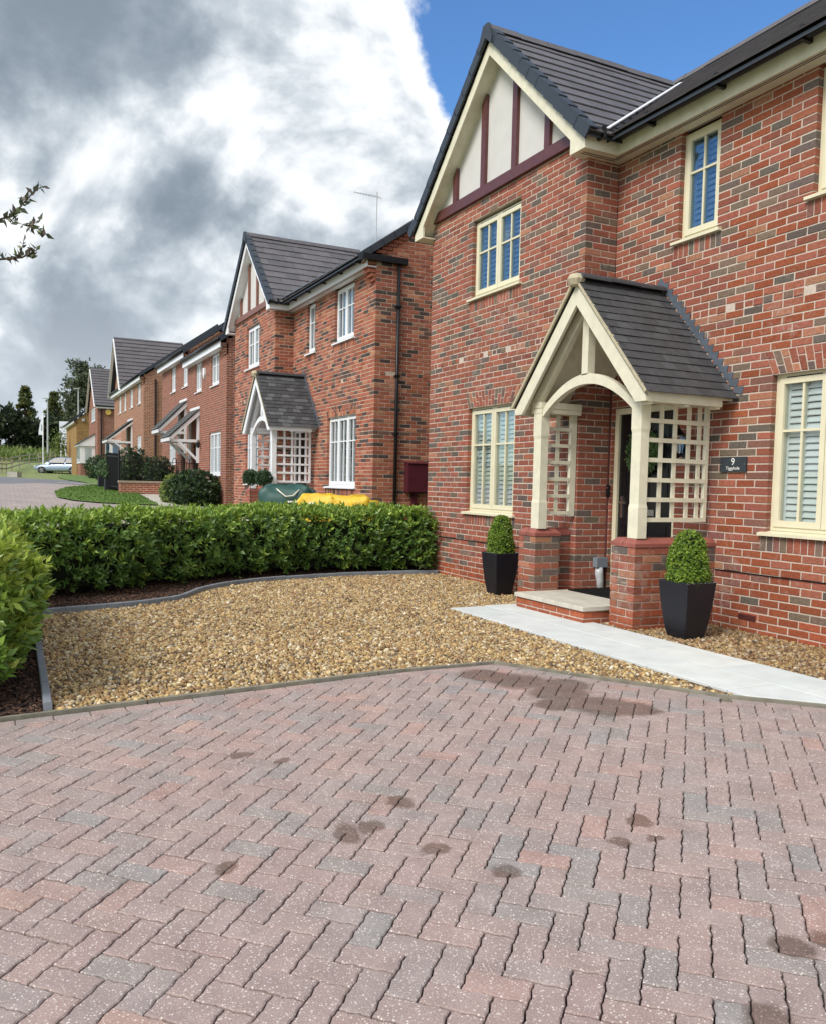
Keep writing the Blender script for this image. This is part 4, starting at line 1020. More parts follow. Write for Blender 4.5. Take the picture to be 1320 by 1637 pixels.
# ------------------------------------------------------------------ roofs
def tile_colour(): 
    k = random.uniform(.86, 1.14); return (.100 * k, .093 * k, .102 * k)
def tiled_slope(part, eave, along, upslope, length, slope_len, gauge, width, thick, mat, shared_name, individual=None, colf=tile_colour, lap=.08, clip=None, stagger=True, lift=.022, gap=.003):
    """courses of tiles. eave: lower corner, along/upslope unit vectors; individual: predicate on tile centre for separate objects"""
    A = Vector(along); U = Vector(upslope); Nn = A.cross(U).normalized()
    if Nn.z < 0: Nn = -Nn
    n = int(math.ceil(slope_len / gauge)); joined = MB(); shared = {}; cnt = 0
    for i in range(n):
        x = -(width / 2 if (stagger and i % 2) else 0)
        while x < length - .01:
            a = max(0, x); b = min(length, x + width); x += width
            if b - a < .02: continue
            u0 = i * gauge; u1 = min(u0 + gauge + lap, slope_len + .02)
            c = Vector(eave) + A * ((a + b) / 2) + U * ((u0 + u1) / 2)
            if clip and not clip(c): continue
            # a tile lies tilted: its head under the next course, its tail lifted
            hl = (u1 - u0) / 2; tilt = math.atan2(lift, (u1 - u0)); U2 = (U - Nn * math.tan(tilt)).normalized(); N2 = A.cross(U2).normalized(); N2 = N2 if N2.z > 0 else -N2
            cc = c + Nn * (thick * .5 + lift * .5 + random.uniform(-.0015, .0015))
            if individual and individual(c):
                ci = random.randint(0, 5); q = (round(b - a, 3), round(u1 - u0, 3), ci)
                if q not in shared:
                    m = MB(); m.obox((0, 0, 0), (1, 0, 0), (0, 1, 0), (0, 0, 1), (b - a) - gap, u1 - u0, thick, colf()); shared[q] = m.mesh(shared_name, mat)
                o = bpy.data.objects.new(shared_name, shared[q]); COL.objects.link(o); o.parent = part
                o.matrix_basis = Matrix(((A.x, U2.x, N2.x, cc.x), (A.y, U2.y, N2.y, cc.y), (A.z, U2.z, N2.z, cc.z), (0, 0, 0, 1))) @ Matrix.Rotation(random.gauss(0, .0025), 4, 'Z'); cnt += 1
            else: joined.obox(cc, A, U2, N2, (b - a) - gap, u1 - u0, thick, colf())
    if joined.v: joined.build('roof_covering', mat, part, kind='stuff')
    return cnt

# ------------------------------------------------------------------ the two gabled houses of the same type
ZB = -0.026
def zc(n): return ZB + n * BH
_adopt0 = adopt
LOCAL = set()
def adopt(o, parent):
    if parent is None: return
    if parent.name in LOCAL: o.parent = parent; return
    _adopt0(o, parent)

def coping(mb, x0, x1, y0, y1, z0, z1, l=0, r=0, f=0, b=0, col=None):
    zm = z0 + .036
    lo = [(x0, y0), (x1, y0), (x1, y1), (x0, y1)]; hi = [(x0 + l, y0 + f), (x1 - r, y0 + f), (x1 - r, y1 - b), (x0 + l, y1 - b)]
    vs = [(x, y, z0) for x, y in lo] + [(x, y, zm) for x, y in lo] + [(x, y, z1) for x, y in hi]
    fs = [(3, 2, 1, 0), (8, 9, 10, 11)]
    for i in range(4):
        k = (i + 1) % 4; fs += [(i, k, 4 + k, 4 + i), (4 + i, 4 + k, 8 + k, 8 + i)]
    mb.add(vs, fs, col)

def house_a(off, c):
    off = Vector(off)
    t = thing(c['name'], c['label'], 'house', off, c.get('group')); LOCAL.add(t.name)
    F, G, bmat, mmat, style = c['frame'], c['glass'], MT[c['brick']], MT[c['mortar']], c['style']
    joinery, timber = MT[c['wood']], MT[c['timber']]
    RL = c['RL']; dx = c['dx']; walls = []
    GW = 3.76; GY = -.45
    # ---- walls
    fg = Frame((-GW, GY, 0), (1, 0, 0), (0, 1, 0)); fr = Frame((0, GY, 0), (0, 1, 0), (-1, 0, 0)); fm = Frame((0, 0, 0), (1, 0, 0), (0, 1, 0))
    gx0, gx1 = 1.205, 2.415
    s_gf, h_gf, s_ff = zc(13), zc(33), zc(53)
    gops = [(gx0, gx1, s_gf, h_gf), (gx0, gx1, h_gf, zc(36), .10), (gx0 - .06, gx1 + .06, zc(11), s_gf), (gx0, gx1, s_ff, zc(68)), (gx0 - .06, gx1 + .06, zc(51), s_ff)]
    mops_open = [(.04, 1.09, -.2, 2.30), (2.29 + dx, 3.89 + dx, s_gf, h_gf), (.985, 1.53, s_ff, 5.13), (2.63 + dx, 3.70 + dx, s_ff, 5.13)]
    mops = mops_open + [(2.29 + dx, 3.89 + dx, h_gf, zc(36), .10), (2.23 + dx, 3.95 + dx, zc(11), s_gf), (.925, 1.59, zc(51), s_ff), (2.57 + dx, 3.76 + dx, zc(51), s_ff)]
    bands = (42,)
    def wall(name, frm, L, z1, openmortar, ops, **kw):
        mb = MB(); mortar_wall(mb, frm, L, -.25, z1, openmortar, s0=.0075 if kw.get('left') is not None else 0.0, s1=L - .0075 if kw.get('right') is not None else None); part = mb.build(name, mmat, t)
        bw = Brickwork(style); lay(bw, frm, L, -.1, z1, ops, zbase=ZB, plinth=.205, bands=bands, **kw); walls.append((bw, part, bmat)); return bw, part
    bwg, pg = wall('gable_wall', fg, GW, 5.36, [gops[0], gops[3]], gops, right=1)
    wall('return_wall', fr, .45, 5.14, [], [], left=0)
    bwm, pm = wall('front_wall', fm, RL, 5.14, mops_open, mops, **({'right': 1} if c['side'] else {}))
    for bw, frm, x0, x1 in ((bwg, fg, gx0, gx1), (bwm, fm, 2.29 + dx, 3.89 + dx)):
        soldiers(bw, frm, x0 - .06, x1 + .06, zc(11), s_gf); soldiers(bw, frm, x0, x1, h_gf, zc(36), splay=.10, tiers=True)
    soldiers(bwg, fg, gx0 - .06, gx1 + .06, zc(51), s_ff)
    soldiers(bwm, fm, .925, 1.59, zc(51), s_ff); soldiers(bwm, fm, 2.57 + dx, 3.76 + dx, zc(51), s_ff)
    DEPTH = 7.1
    roofz = lambda y: 5.32 + .70 * (y + .3) if y < 3.4 else 5.32 + .70 * (7.1 - y)
    if c['side']:
        fs = Frame((RL, 0, 0), (0, 1, 0), (-1, 0, 0)); top = 7.5
        mb = MB(); mortar_wall(mb, fs, DEPTH, -.25, 5.2, [], s0=.0075)
        mb.prism([fs.P(.01, .0065, 5.2), fs.P(DEPTH - .4, .0065, 5.2), fs.P(3.4, .0065, 7.75)], fs.D * .09); ps = mb.build('side_wall', mmat, t)
        bw = Brickwork(style)
        lay(bw, fs, DEPTH, -.1, 7.5, [], left=0, zbase=ZB, plinth=.205, bands=bands, srange=lambda z: ((max(0, (z - 5.36) / .70 - .3 + .10), DEPTH - max(0, (z - 5.36) / .70 - .3 + .10)) if z > 5.3 else (0, DEPTH)))
        for k, zz in enumerate((65, 66, 67, 68, 69)):   # corbelled eaves corner
            pr = (.05, .10, .15, .19, .20)[k]; bw.brick(fs, -pr, .0, zc(zz) + J / 2, zc(zz + 1) - J / 2, .21)
        walls.append((bw, ps, bmat))
    shell = MB()
    shell.box(-GW, -GW + .09, GY + .11, DEPTH, -.25, 5.2); shell.box(-GW + .1, RL - .1, DEPTH - .1, DEPTH, -.25, 5.2)
    if not c['side']:
        shell.box(RL - .1, RL, .11, DEPTH, -.25, 5.2); shell.prism([(RL - .1, .0, 5.2), (RL - .1, DEPTH, 5.2), (RL - .1, 3.4, 7.75)], (.1, 0, 0))
    shell.prism([(-GW, .2, 5.2), (-GW, DEPTH, 5.2), (-GW, 3.4, 7.75)], (.1, 0, 0))
    shell.build('outer_wall', MT['far_brick'], t)
    # ---- windows
    window(t, fg, gx0, gx1, s_gf, h_gf, (.5, .5), .34, F, 'glass', c['shut'], vent=True, curtain=c['curtain'])
    window(t, fg, gx0, gx1, s_ff, zc(68) - .03, (.5, .5), .40, F, G, c['shut'], vent=True, curtain=c['curtain'])
    window(t, fm, 2.29 + dx, 3.89 + dx, s_gf, h_gf, (.333, .334, .333), .34, F, 'glass', c['shut'], vent=True, curtain=c['curtain'])
    window(t, fm, .985, 1.53, s_ff, 5.09, (1.0,), .36, F, G, c['shut'], curtain=c['curtain'])
    window(t, fm, 2.63 + dx, 3.70 + dx, s_ff, 5.09, (.5, .5), .36, F, G, c['shut'], curtain=c['curtain'])
    # ---- half-timbered gable
    GX = -1.88
    m = MB(); m.prism([(-GW + .05, GY + .004, 5.40), (-.05, GY + .004, 5.40), (GX, GY + .004, 7.06)], (0, .06, 0)); rn = m.build('gable_panel', MT['render'], t)
    m = MB(); m.box(-GW + .02, -.02, GY - .052, GY + .003, 5.315, 5.455); m.build('timber_beam', timber, t)
    for x in (-3.04, -2.265, -1.495, -.765):
        m = MB(); zt = 7.0 - .95 * abs(x - GX) - .02; w = .054
        m.prism([(x - w, GY - .045, 5.456), (x + w, GY - .045, 5.456), (x + w, GY - .045, zt - .95 * w * (1 if x > GX else -1)), (x - w, GY - .045, zt + .95 * w * (1 if x > GX else -1))], (0, .048, 0)); m.build('timber_post', timber, t)
    # ---- bargeboards, soffits and fascias
    yb = -.662
    for sgn in (1, -1):
        m = MB(); e = 2.09
        top = lambda d: 7.175 - .95 * d; bot = lambda d: 6.995 - .95 * d
        poly = [(0, top(0)), (0, bot(0)), (1.82, bot(1.82)), (1.82, 5.10), (e, 5.10), (e, top(e))]
        pts = [(GX + sgn * d, yb, z) for d, z in poly]
        m.prism(pts if sgn < 0 else pts[::-1], (0, .028, 0)); m.build('bargeboard', joinery, t)
        m = MB(); pts = [(GX, yb + .03, bot(0) + .03), (GX + sgn * 1.95, yb + .03, bot(1.95) + .03), (GX + sgn * 1.95, yb + .03, bot(1.95) + .055), (GX, yb + .03, bot(0) + .055)]
        m.prism(pts if sgn > 0 else pts[::-1], (0, .22, 0)); m.build('verge_soffit', joinery, t)
    m = MB(); m.box(.188, .21, yb + .03, -.2, 5.098, 5.285); m.box(.188, RL + .02, -.2, -.178, 5.098, 5.285); m.build('fascia', joinery, t)
    m = MB(); m.box(-GW - .21, -GW + .06, yb + .028, -.2, 5.098, 5.118); m.build('soffit', joinery, t)
    m = MB(); m.box(-.06, .19, yb + .028, -.19, 5.098, 5.118); m.build('soffit', joinery, t)
    m = MB(); m.box(.0, RL + .02, -.18, .0, 5.098, 5.118); so = m.build('soffit', joinery, t)
    m = MB(); m.box(.06, .068, yb + .06, -.12, 5.094, 5.099); m.box(.1, .108, yb + .06, -.12, 5.094, 5.099)
    m.box(.1, RL, -.135, -.127, 5.094, 5.099); m.box(.13, RL, -.165, -.157, 5.094, 5.099); m.build('vent_slot', MT['black'], so)
    m = MB(); m.box(-GW - .21, -GW - .19, yb + .03, DEPTH, 5.098, 5.285); m.build('fascia', joinery, t)
    g = MB(); g.tube([(.265, yb - .01, 5.275), (.265, -.265, 5.275), (RL + .03, -.265, 5.272)], .056, 10); gt = g.build('gutter', MT['black'], t, True)
    for x in [.8 + .95 * k for k in range(int((RL - .5) / .95) + 1)]:
        m = MB(); m.box(x - .018, x + .018, -.335, -.198, 5.20, 5.325); m.build('gutter_bracket', MT['black'], gt)
    m = MB(); m.box(.2, .33, -.5, -.465, 5.20, 5.325); m.build('gutter_bracket', MT['black'], gt)
    # ---- gable roof
    U = Vector((-2.18, 0, 2.07)).normalized(); UL = Vector((2.18, 0, 2.07)).normalized(); SL = 3.0
    deck = MB()
    deck.prism([(.28, -.66, 5.235), (GX, -.66, 7.29), (GX - 2.16, -.66, 5.235), (GX - 2.16, -.66, 5.20), (GX, -.66, 7.22), (.28, -.66, 5.20)][::-1], (0, 3.5, 0))
    gr = deck.build('gable_roof', MT['tile_dark'], t)
    vis_ok = lambda cc: True
    tiled_slope(gr, (.305, -.69, 5.225), (0, 1, 0), U, 3.85, SL, .272, .335, .016, MT['tile'], 'roof_tile', vis_ok, clip=lambda q: q.y < (q.z - 5.32) / .70 - .3 + .42, stagger=True)
    tiled_slope(gr, (GX * 2 - .305, -.69, 5.225), (0, 1, 0), UL, 3.85, SL, .272, .335, .016, MT['tile'], 'roof_tile', None, clip=lambda q: q.y < (q.z - 5.32) / .70 - .3 + .42)
    for sgn, UU in ((1, U), (-1, UL)):
        m = MB(); Nn = Vector((sgn * 2.07, 0, 2.18)).normalized()
        m.obox((0, 0, -.035), (0, 1, 0), (1, 0, 0), (0, 0, 1), .028, .292, .125); m.obox((0, .05, .034), (0, 1, 0), (1, 0, 0), (0, 0, 1), .125, .292, .014)
        me = m.mesh('verge_cap', MT['tile_dark'])
        for i in range(11):
            p = Vector((.305 if sgn > 0 else GX * 2 - .305, -.702, 5.225)) + UU * (.272 * (i + .5)) + Nn * .022
            o = obj('verge_cap', me, gr); ax = UU; o.matrix_basis = Matrix(((ax.x, 0, Nn.x, p.x), (0, 1, 0, p.y), (ax.z, 0, Nn.z, p.z), (0, 0, 0, 1))) @ Matrix.Rotation(.045 * (1), 4, 'Y')
    def ridge(mpart, a, b, ln=.45):
        a = Vector(a); b = Vector(b); d = (b - a).normalized(); sd = d.cross(Vector((0, 0, 1))); n = int((b - a).length / ln)
        m = MB(); prof = [(-.125, -.095), (-.045, .012), (.045, .012), (.125, -.095), (.108, -.10), (.038, -.004), (-.038, -.004), (-.108, -.10)]
        v = [(x, 0, z) for x, z in prof] + [(x, ln - .006, z) for x, z in prof]; k = len(prof)
        m.add(v, [tuple(range(k)), tuple(range(k, 2 * k))[::-1]] + [(i, k + i, k + (i + 1) % k, (i + 1) % k) for i in range(k)], tile_colour())
        me = m.mesh('ridge_tile', MT['tile'])
        for i in range(n):
            p = a + d * ln * i; o = obj('ridge_tile', me, mpart)
            o.matrix_basis = Matrix(((sd.x, d.x, 0, p.x), (sd.y, d.y, 0, p.y), (sd.z, d.z, 1, p.z + random.uniform(-.004, .004)), (0, 0, 0, 1)))
    ridge(gr, (GX, -.70, 7.345), (GX, 2.75, 7.345))
    m = MB(); m.prism([(GX - .16, -.735, 7.16), (GX - .15, -.735, 7.06), (GX, -.735, 7.19), (GX + .15, -.735, 7.06), (GX + .16, -.735, 7.16), (GX + .06, -.735, 7.365), (GX - .06, -.735, 7.365)], (0, .04, 0)); m.build('ridge_end_cap', MT['tile_dark'], gr)
    # ---- main roof
    U2 = Vector((0, 1, .70)).normalized(); deck = MB()
    deck.prism([(-GW - .15, -.36, 5.235), (-GW - .15, 3.4, 7.87), (-GW - .15, 7.16, 5.235), (-GW - .15, 7.16, 5.2), (-GW - .15, 3.4, 7.80), (-GW - .15, -.36, 5.2)], (GW + .15 + RL + .05, 0, 0))
    mr = deck.build('main_roof', MT['tile_dark'], t)
    # keep the deck out of the gable's attic
    tiled_slope(mr, (-GW - .16, -.375, 5.235), (1, 0, 0), U2, GW + .16 + RL + .06, 4.6, .29, .335, .016, MT['tile'], 'roof_tile', None,
                clip=lambda q: q.z > 7.30 - .95 * abs(q.x - GX) - .06 or q.x > .36)
    tiled_slope(mr, (RL + .06, 7.175, 5.235), (-1, 0, 0), Vector((0, -1, .70)).normalized(), GW + .2 + RL, 4.6, .29, .335, .016, MT['tile'], 'roof_tile', None)
    ridge(mr, (-GW - .1, 3.4, 7.945), (RL + .05, 3.4, 7.945))
    m = MB(); m.bar((.27, -.40, 5.335), (GX + .03, 2.62, 7.375), .05, .012); m.build('valley_trim', MT['white' if not c['side'] else 'lead'], mr)
    m = MB(); Nn = Vector((0, -.70, 1)).normalized()
    m.obox((0, 0, -.03), (1, 0, 0), (0, 1, 0), (0, 0, 1), .03, .31, .12); me = m.mesh('verge_cap', MT['tile_dark'])
    for i in range(16):
        p = Vector((RL + .07, -.375, 5.235)) + U2 * (.29 * (i + .5)) + Nn * .03; o = obj('verge_cap', me, mr)
        o.matrix_basis = Matrix(((1, 0, 0, p.x), (0, U2.y, Nn.y, p.y), (0, U2.z, Nn.z, p.z), (0, 0, 0, 1)))
    # ---- front door
    m = MB(); m.box(.045, .11, .045, .12, .19, 2.29); m.box(1.02, 1.085, .045, .12, .19, 2.29); m.box(.11, 1.02, .045, .12, 2.22, 2.29); m.box(.11, 1.02, .03, .12, .17, .20); m.build('door_frame', MT[F], t)
    m = MB(); m.box(.112, 1.018, .075, .12, .202, 2.218); d = m.build('door', MT['door'], t)
    m = MB()
    for (x0, x1, z0, z1) in ((.22, .53, .35, .95), (.60, .91, .35, .95), (.22, .53, 1.25, 2.05), (.60, .91, 1.25, 2.05)):
        m.box(x0, x1, .068, .076, z0, z0 + .02); m.box(x0, x1, .068, .076, z1 - .02, z1); m.box(x0, x0 + .02, .068, .076, z0 + .02, z1 - .02); m.box(x1 - .02, x1, .068, .076, z0 + .02, z1 - .02)
    m.build('panel_moulding', MT['door'], d)
    m = MB(); m.box(.165, .20, .058, .076, 1.02, 1.27); m.tube([(.183, .06, 1.2), (.183, .022, 1.2), (.30, .022, 1.2)], .010, 8); m.build('handle', MT['chrome'], d)
    m = MB(); m.box(.44, .72, .062, .076, 1.06, 1.13); m.build('letter_plate', MT['chrome'], d)
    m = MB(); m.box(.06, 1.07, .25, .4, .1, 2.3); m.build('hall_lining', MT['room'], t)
    # ---- porch
    XC = .765
    pps = []
    for boxes, faces in ((((1.358, 1.682, -1.032, -.708), (1.484, 1.682, -.71, -.002)),
                          (((1.69, -1.04, 0), (0, 1, 0), (-1, 0, 0), 1.04, dict(left=0)), ((1.35, -1.04, 0), (1, 0, 0), (0, 1, 0), .34, dict(right=1)), ((1.35, -.70, 0), (0, -1, 0), (1, 0, 0), .34, dict(left=1)), ((1.475, 0, 0), (0, -1, 0), (1, 0, 0), .70, dict()))),
                         (((-.282, .032, -1.032, -.708), (-.282, -.108, -.71, -.452)),
                          (((.04, -1.04, 0), (0, 1, 0), (-1, 0, 0), .34, dict(left=0)), ((-.29, -1.04, 0), (1, 0, 0), (0, 1, 0), .33, dict(right=1)), ((-.10, -.70, 0), (0, 1, 0), (-1, 0, 0), .25, dict()), ((-.29, -.45, 0), (0, -1, 0), (1, 0, 0), .59, dict())))):
        pw = MB()
        for q in boxes: pw.box(*q, -.2, zc(11) - .004)
        pp = pw.build('porch_wall', mmat, t); pps.append(pp); bw = Brickwork(style)
        for O, S, D, L, kw in faces: lay(bw, Frame(O, S, D), L, -.1, zc(11), [], zbase=ZB, plinth=.205, depth=.098, **kw)
        walls.append((bw, pp, bmat))
    z0, z1 = zc(11) + .002, .885; ins = .05
    cps = [(1.343, 1.517, -1.047, -.835, ins, 0, ins, 0), (1.523, 1.697, -1.047, -.835, 0, ins, ins, 0), (1.343, 1.465, -.829, -.693, ins, 0, 0, ins)]
    y = -.829
    while y < -.03: cps.append((1.468, 1.697, y, min(y + .219, -.004), .04 if y > -.7 else 0, ins, 0, 0)); y += .225
    cps += [(-.297, -.128, -1.047, -.835, ins, 0, ins, 0), (-.122, .047, -1.047, -.835, 0, ins, ins, 0), (-.297, -.128, -.829, -.693, ins, 0, 0, ins), (-.122, .047, -.829, -.693, 0, ins, 0, ins), (-.297, -.093, -.689, -.455, 0, ins, 0, 0)]
    for cp in cps:
        m = MB(); coping(m, *cp[:4], z0, z1, *cp[4:]); m.build('coping_brick', MT['plinth_cap'], pps[0] if cp[0] > .5 else pps[1])
    # step
    stp = MB(); stp.box(.17, 1.14, -1.17, .04, -.2, .136); sp = stp.build('step', mmat, t); bw = Brickwork('plinth')
    for O, S, D, L, kw in (((.06, -1.28, 0), (1, 0, 0), (0, 1, 0), 1.19, dict(right=1)), ((1.25, -1.28, 0), (0, 1, 0), (-1, 0, 0), .75, dict(left=0)), ((.06, -.6, 0), (0, -1, 0), (1, 0, 0), .68, dict())):
        lay(bw, Frame(O, S, D), L, -.1, .13, [], zbase=-.016, plinth=.4, depth=.108, **kw)
    m = MB(); m.box(.066, 1.244, -1.274, -1.16, -.2, .137); m.box(.066, .17, -1.16, .0, -.2, .137); m.box(1.14, 1.244, -1.16, -.54, -.2, .137); m.build('mortar_bed', mmat, sp)
    walls.append((bw, sp, bmat))
    for x0, x1 in ((.045, .60), (.603, 1.265)):
        m = MB(); slab_mb(m, [(x0, -1.30), (x1, -1.30), (x1, .04), (x0, .04)], .139, .182, .004); m.build('step_slab', MT['concrete'], sp)
    # posts
    for x0, x1 in ((1.527, 1.667), (-.115, .035)):
        m = MB(); y0, y1 = -1.0, -.888; k = .006
        rings = [(.886, 0), (1.18, 0), (1.215, k), (1.90, k), (1.935, 0), (2.185, 0)]
        vs = []
        for z, kk in rings: vs += [(x0 + kk, y0 + kk, z), (x1 - kk, y0 + kk, z), (x1 - kk, y1 - kk, z), (x0 + kk, y1 - kk, z)]
        fs = [(3, 2, 1, 0), tuple(range(4 * len(rings) - 4, 4 * len(rings)))]
        for i in range(len(rings) - 1):
            for q in range(4): fs.append((4 * i + q, 4 * i + (q + 1) % 4, 4 * i + 4 + (q + 1) % 4, 4 * i + 4 + q))
        m.add(vs, fs); m.build('porch_post', joinery, t)
    m = MB(); m.box(1.53, 1.664, -1.003, -.002, 2.187, 2.30); m.build('eaves_beam', joinery, t)
    m = MB(); m.box(-.118, .038, -1.003, -.452, 2.187, 2.245); m.box(-.13, .045, -1.01, -.452, 2.245, 2.31); m.build('eaves_beam', joinery, t)
    # arch and king post
    m = MB(); n = 20; lo = lambda q: 2.12 + .32 * (1 - q * q); hi = lambda q: lo(q) + .108 - .02 * abs(q)
    for i in range(n):
        a, b = -1 + 2 * i / n, -1 + 2 * (i + 1) / n; xa, xb = XC + .765 * a, XC + .765 * b
        m.hexa([(xa, -.985, lo(a)), (xb, -.985, lo(b)), (xb, -.92, lo(b)), (xa, -.92, lo(a)), (xa, -.985, hi(a)), (xb, -.985, hi(b)), (xb, -.92, hi(b)), (xa, -.92, hi(a))])
    m.build('arched_brace', joinery, t)
    m = MB(); m.box(XC - .058, XC + .042, -.985, -.895, 2.535, 3.22); m.build('king_post', joinery, t)
    for sgn in (1, -1):
        top = lambda d: 3.44 - 1.12 * d; bot = lambda d: 3.235 - 1.12 * d
        for nm, ya, yb2, tp, bt, e, cut in (('bargeboard', -1.125, -1.09, top, bot, 1.088, 2.175), ('principal_rafter', -1.0, -.93, lambda d: 3.36 - 1.12 * d, lambda d: 3.19 - 1.12 * d, .93, 2.19)):
            di = (bt(0) - cut) / 1.12
            poly = [(0, tp(0)), (0, bt(0)), (di, cut), (e, cut), (e, max(cut + .01, tp(e)))]
            pts = [(XC + sgn * d, ya, z) for d, z in poly]; m = MB(); m.prism(pts if sgn < 0 else pts[::-1], (0, yb2 - ya, 0)); m.build(nm, joinery, t)
    m = MB(); m.box(1.83, 1.852, -1.088, -.16, 2.172, 2.305); m.build('fascia', joinery, t)
    m = MB(); m.box(1.66, 1.829, -1.088, -.16, 2.19, 2.206); m.build('soffit', joinery, t)
    for y in (-1.07, -.62, -.22): m = MB(); m.box(1.74, 1.826, y, y + .06, 2.15, 2.189); m.build('eaves_block', joinery, t)
    m = MB(); m.box(-.322, -.30, -1.088, -.46, 2.172, 2.305); m.build('fascia', joinery, t)
    # porch roof: ceiling boards, slates, ridge, mortar verge
    m = MB()
    for sgn, ye in ((1, -.003), (-1, -.003)):
        e = 1.07 if sgn > 0 else .755
        pts = [(XC, -1.09, 3.46), (XC + sgn * e, -1.09, 3.46 - 1.12 * e), (XC + sgn * e, -1.09, 3.435 - 1.12 * e), (XC, -1.09, 3.435)]
        m.prism(pts[::-1] if sgn > 0 else pts, (0, 1.09 + ye, 0))
    pts = [(XC - .755, -1.09, 3.46 - 1.12 * .755), (XC - 1.07, -1.09, 3.46 - 1.12 * 1.07), (XC - 1.07, -1.09, 3.435 - 1.12 * 1.07), (XC - .755, -1.09, 3.435 - 1.12 * .755)]; m.prism(pts, (0, .635, 0))
    pr = m.build('porch_roof', MT[c['wood']], t)
    SU = Vector((-1, 0, 1.12)).normalized(); SUL = Vector((1, 0, 1.12)).normalized()
    def slate_col():
        k = random.uniform(.75, 1.2); r = random.random()
        return (.058 * k, .060 * k, .066 * k) if r < .78 else (.085 * k, .09 * k, .098 * k)
    tiled_slope(pr, (1.895, -1.155, 2.245), (0, 1, 0), SU, 1.15, 1.70, .114, .165, .008, MT['slate'], 'slate', lambda q: True, slate_col, .05, lift=.014)
    tiled_slope(pr, (XC * 2 - 1.895, -1.155, 2.245), (0, 1, 0), SUL, 1.15, 1.70, .114, .165, .008, MT['slate'], 'slate', None, slate_col, .05, lift=.014, clip=lambda q: q.x > .02 or q.y < -.54)
    m = MB(); z = 3.535
    for i in range(3):
        pass
    ridge_me = MB(); prof = []
    for k in range(9):
        a = math.pi * k / 8; prof.append((.115 * math.cos(a), .07 * math.sin(a) - .045))
    prof += [(-.10, -.05), (0, .0), (.10, -.05)]
    ln = .375; v = [(x, 0, zz) for x, zz in prof] + [(x, ln - .006, zz) for x, zz in prof]; k = len(prof)
    ridge_me.add(v, [tuple(range(k)), tuple(range(k, 2 * k))[::-1]] + [(i, k + i, k + (i + 1) % k, (i + 1) % k) for i in range(k)], (.05, .05, .058)); me = ridge_me.mesh('ridge_tile', MT['slate'])
    for i in range(3):
        o = obj('ridge_tile', me, pr); o.location = (XC, -1.13 + ln * i, 3.535 + random.uniform(-.006, .006)); o.rotation_euler = (random.uniform(-.012, .012), random.uniform(-.02, .02), 0)
    m = MB(); m.lathe((XC, -1.135, 3.49), [(.001, -.075), (.07, -.06), (.095, 0), (.07, .05), (.001, .07)], 12)
    for sgn in (1, -1):
        m.bar((XC + sgn * .02, -1.145, 3.485), (XC + sgn * 1.115, -1.145, 3.485 - 1.12 * 1.095), .024, .030)
    m.build('verge_mortar', MT['ridge_mortar'], pr)
    # stepped lead flashing
    m = MB(); line = lambda x: 3.53 + .03 - 1.12 * abs(x - XC)
    zt = 3.60
    m.prism([(XC, -.006, line(XC)), (XC + 1.05, -.006, line(XC + 1.05)), (XC + 1.05, -.006, line(XC + 1.05) + .07), (XC, -.006, line(XC) + .09)], (0, .004, 0))
    m.prism([(XC, -.006, line(XC)), (XC, -.006, line(XC) + .09), (XC - .75, -.006, line(XC - .75) + .07), (XC - .75, -.006, line(XC - .75))], (0, .004, 0))
    k = math.floor((zt - ZB) / BH)
    while ZB + k * BH > 2.34:
        z = ZB + k * BH; xl = XC + (3.53 + .09 - z) / 1.12; xn = XC + (3.53 + .09 - (z - BH)) / 1.12
        if xl > XC - .02: m.prism([(xl - .04, -.007, z - .05), (xn + .0, -.007, z - BH), (xl + .085, -.007, z), (xl - .03, -.007, z)], (0, .0045, 0))
        if xl < XC + .74: m.prism([(2 * XC - xl + .04, -.007, z - .05), (2 * XC - xl + .03, -.007, z), (2 * XC - xl - .085, -.007, z), (2 * XC - xn, -.007, z - BH)], (0, .0045, 0))
        k -= 1
    m.build('lead_flashing', MT['lead'], pr)
    # trellis panels
    rails = [2.02, 1.834, 1.643, 1.45, 1.26, 1.065]
    m = MB(); m.box(1.60, 1.64, -.135, -.095, 1.045, 2.186); tr = m.build('trellis', joinery, t)
    for y in (-.70, -.525, -.345, -.205):
        m = MB(); m.box(1.602, 1.621, y - .021, y + .021, 1.045, 2.186); m.build('trellis_slat', joinery, tr)
    for z in rails:
        m = MB(); m.box(1.622, 1.641, -.886, -.095, z - .021, z + .021); m.build('trellis_slat', joinery, tr)
    m = MB(); m.box(-.065, -.02, -.545, -.462, 1.03, 2.186); tr = m.build('trellis', joinery, t)
    m = MB(); m.box(-.055, -.036, -.735, -.69, 1.03, 2.186); m.build('trellis_slat', joinery, tr)
    for z in rails:
        m = MB(); m.box(-.035, -.016, -.886, -.546, z - .02, z + .02); m.build('trellis_slat', joinery, tr)
    return t, walls

def build_house_nine():
    t, walls = house_a((0, 0, 0), dict(name='brick_house', label='nearest red brick house with cream woodwork and a slate roofed porch', frame='cream', glass='glass_b', brick='brick', mortar='mortar', style='red',
                 wood='cream_wood', timber='timber', RL=4.86, dx=0.0, side=False, shut=True, curtain=None, group=None))
    place_bricks(walls, 300)
    # small wall fittings and a drawn shadow line
    m = MB()
    for z in (.128, .146, .164): m.box(2.02, 2.225, -.006, .004, z - .006, z + .006)
    m.box(2.02, 2.225, -.001, .02, .118, .176); m.build('air_brick', MT['timber'], t)
    m = MB(); m.tube([(1.70, -.006, .572), (4.8, -.006, .576)], .006, 6); m.tube([(-3.7, GYc - .006, .572), (-.3, GYc - .006, .572)], .006, 6); m.build('ledge_shadow_line', MT['black'], t)  # black tubes drawn for the shadow gap at a brick ledge
    m = MB(); m.box(-.002, .018, -.014, .004, .2, 2.6); m.build('movement_joint', MT['red_mastic'], t)
    return t
GYc = -.45
H9 = build_house_nine()
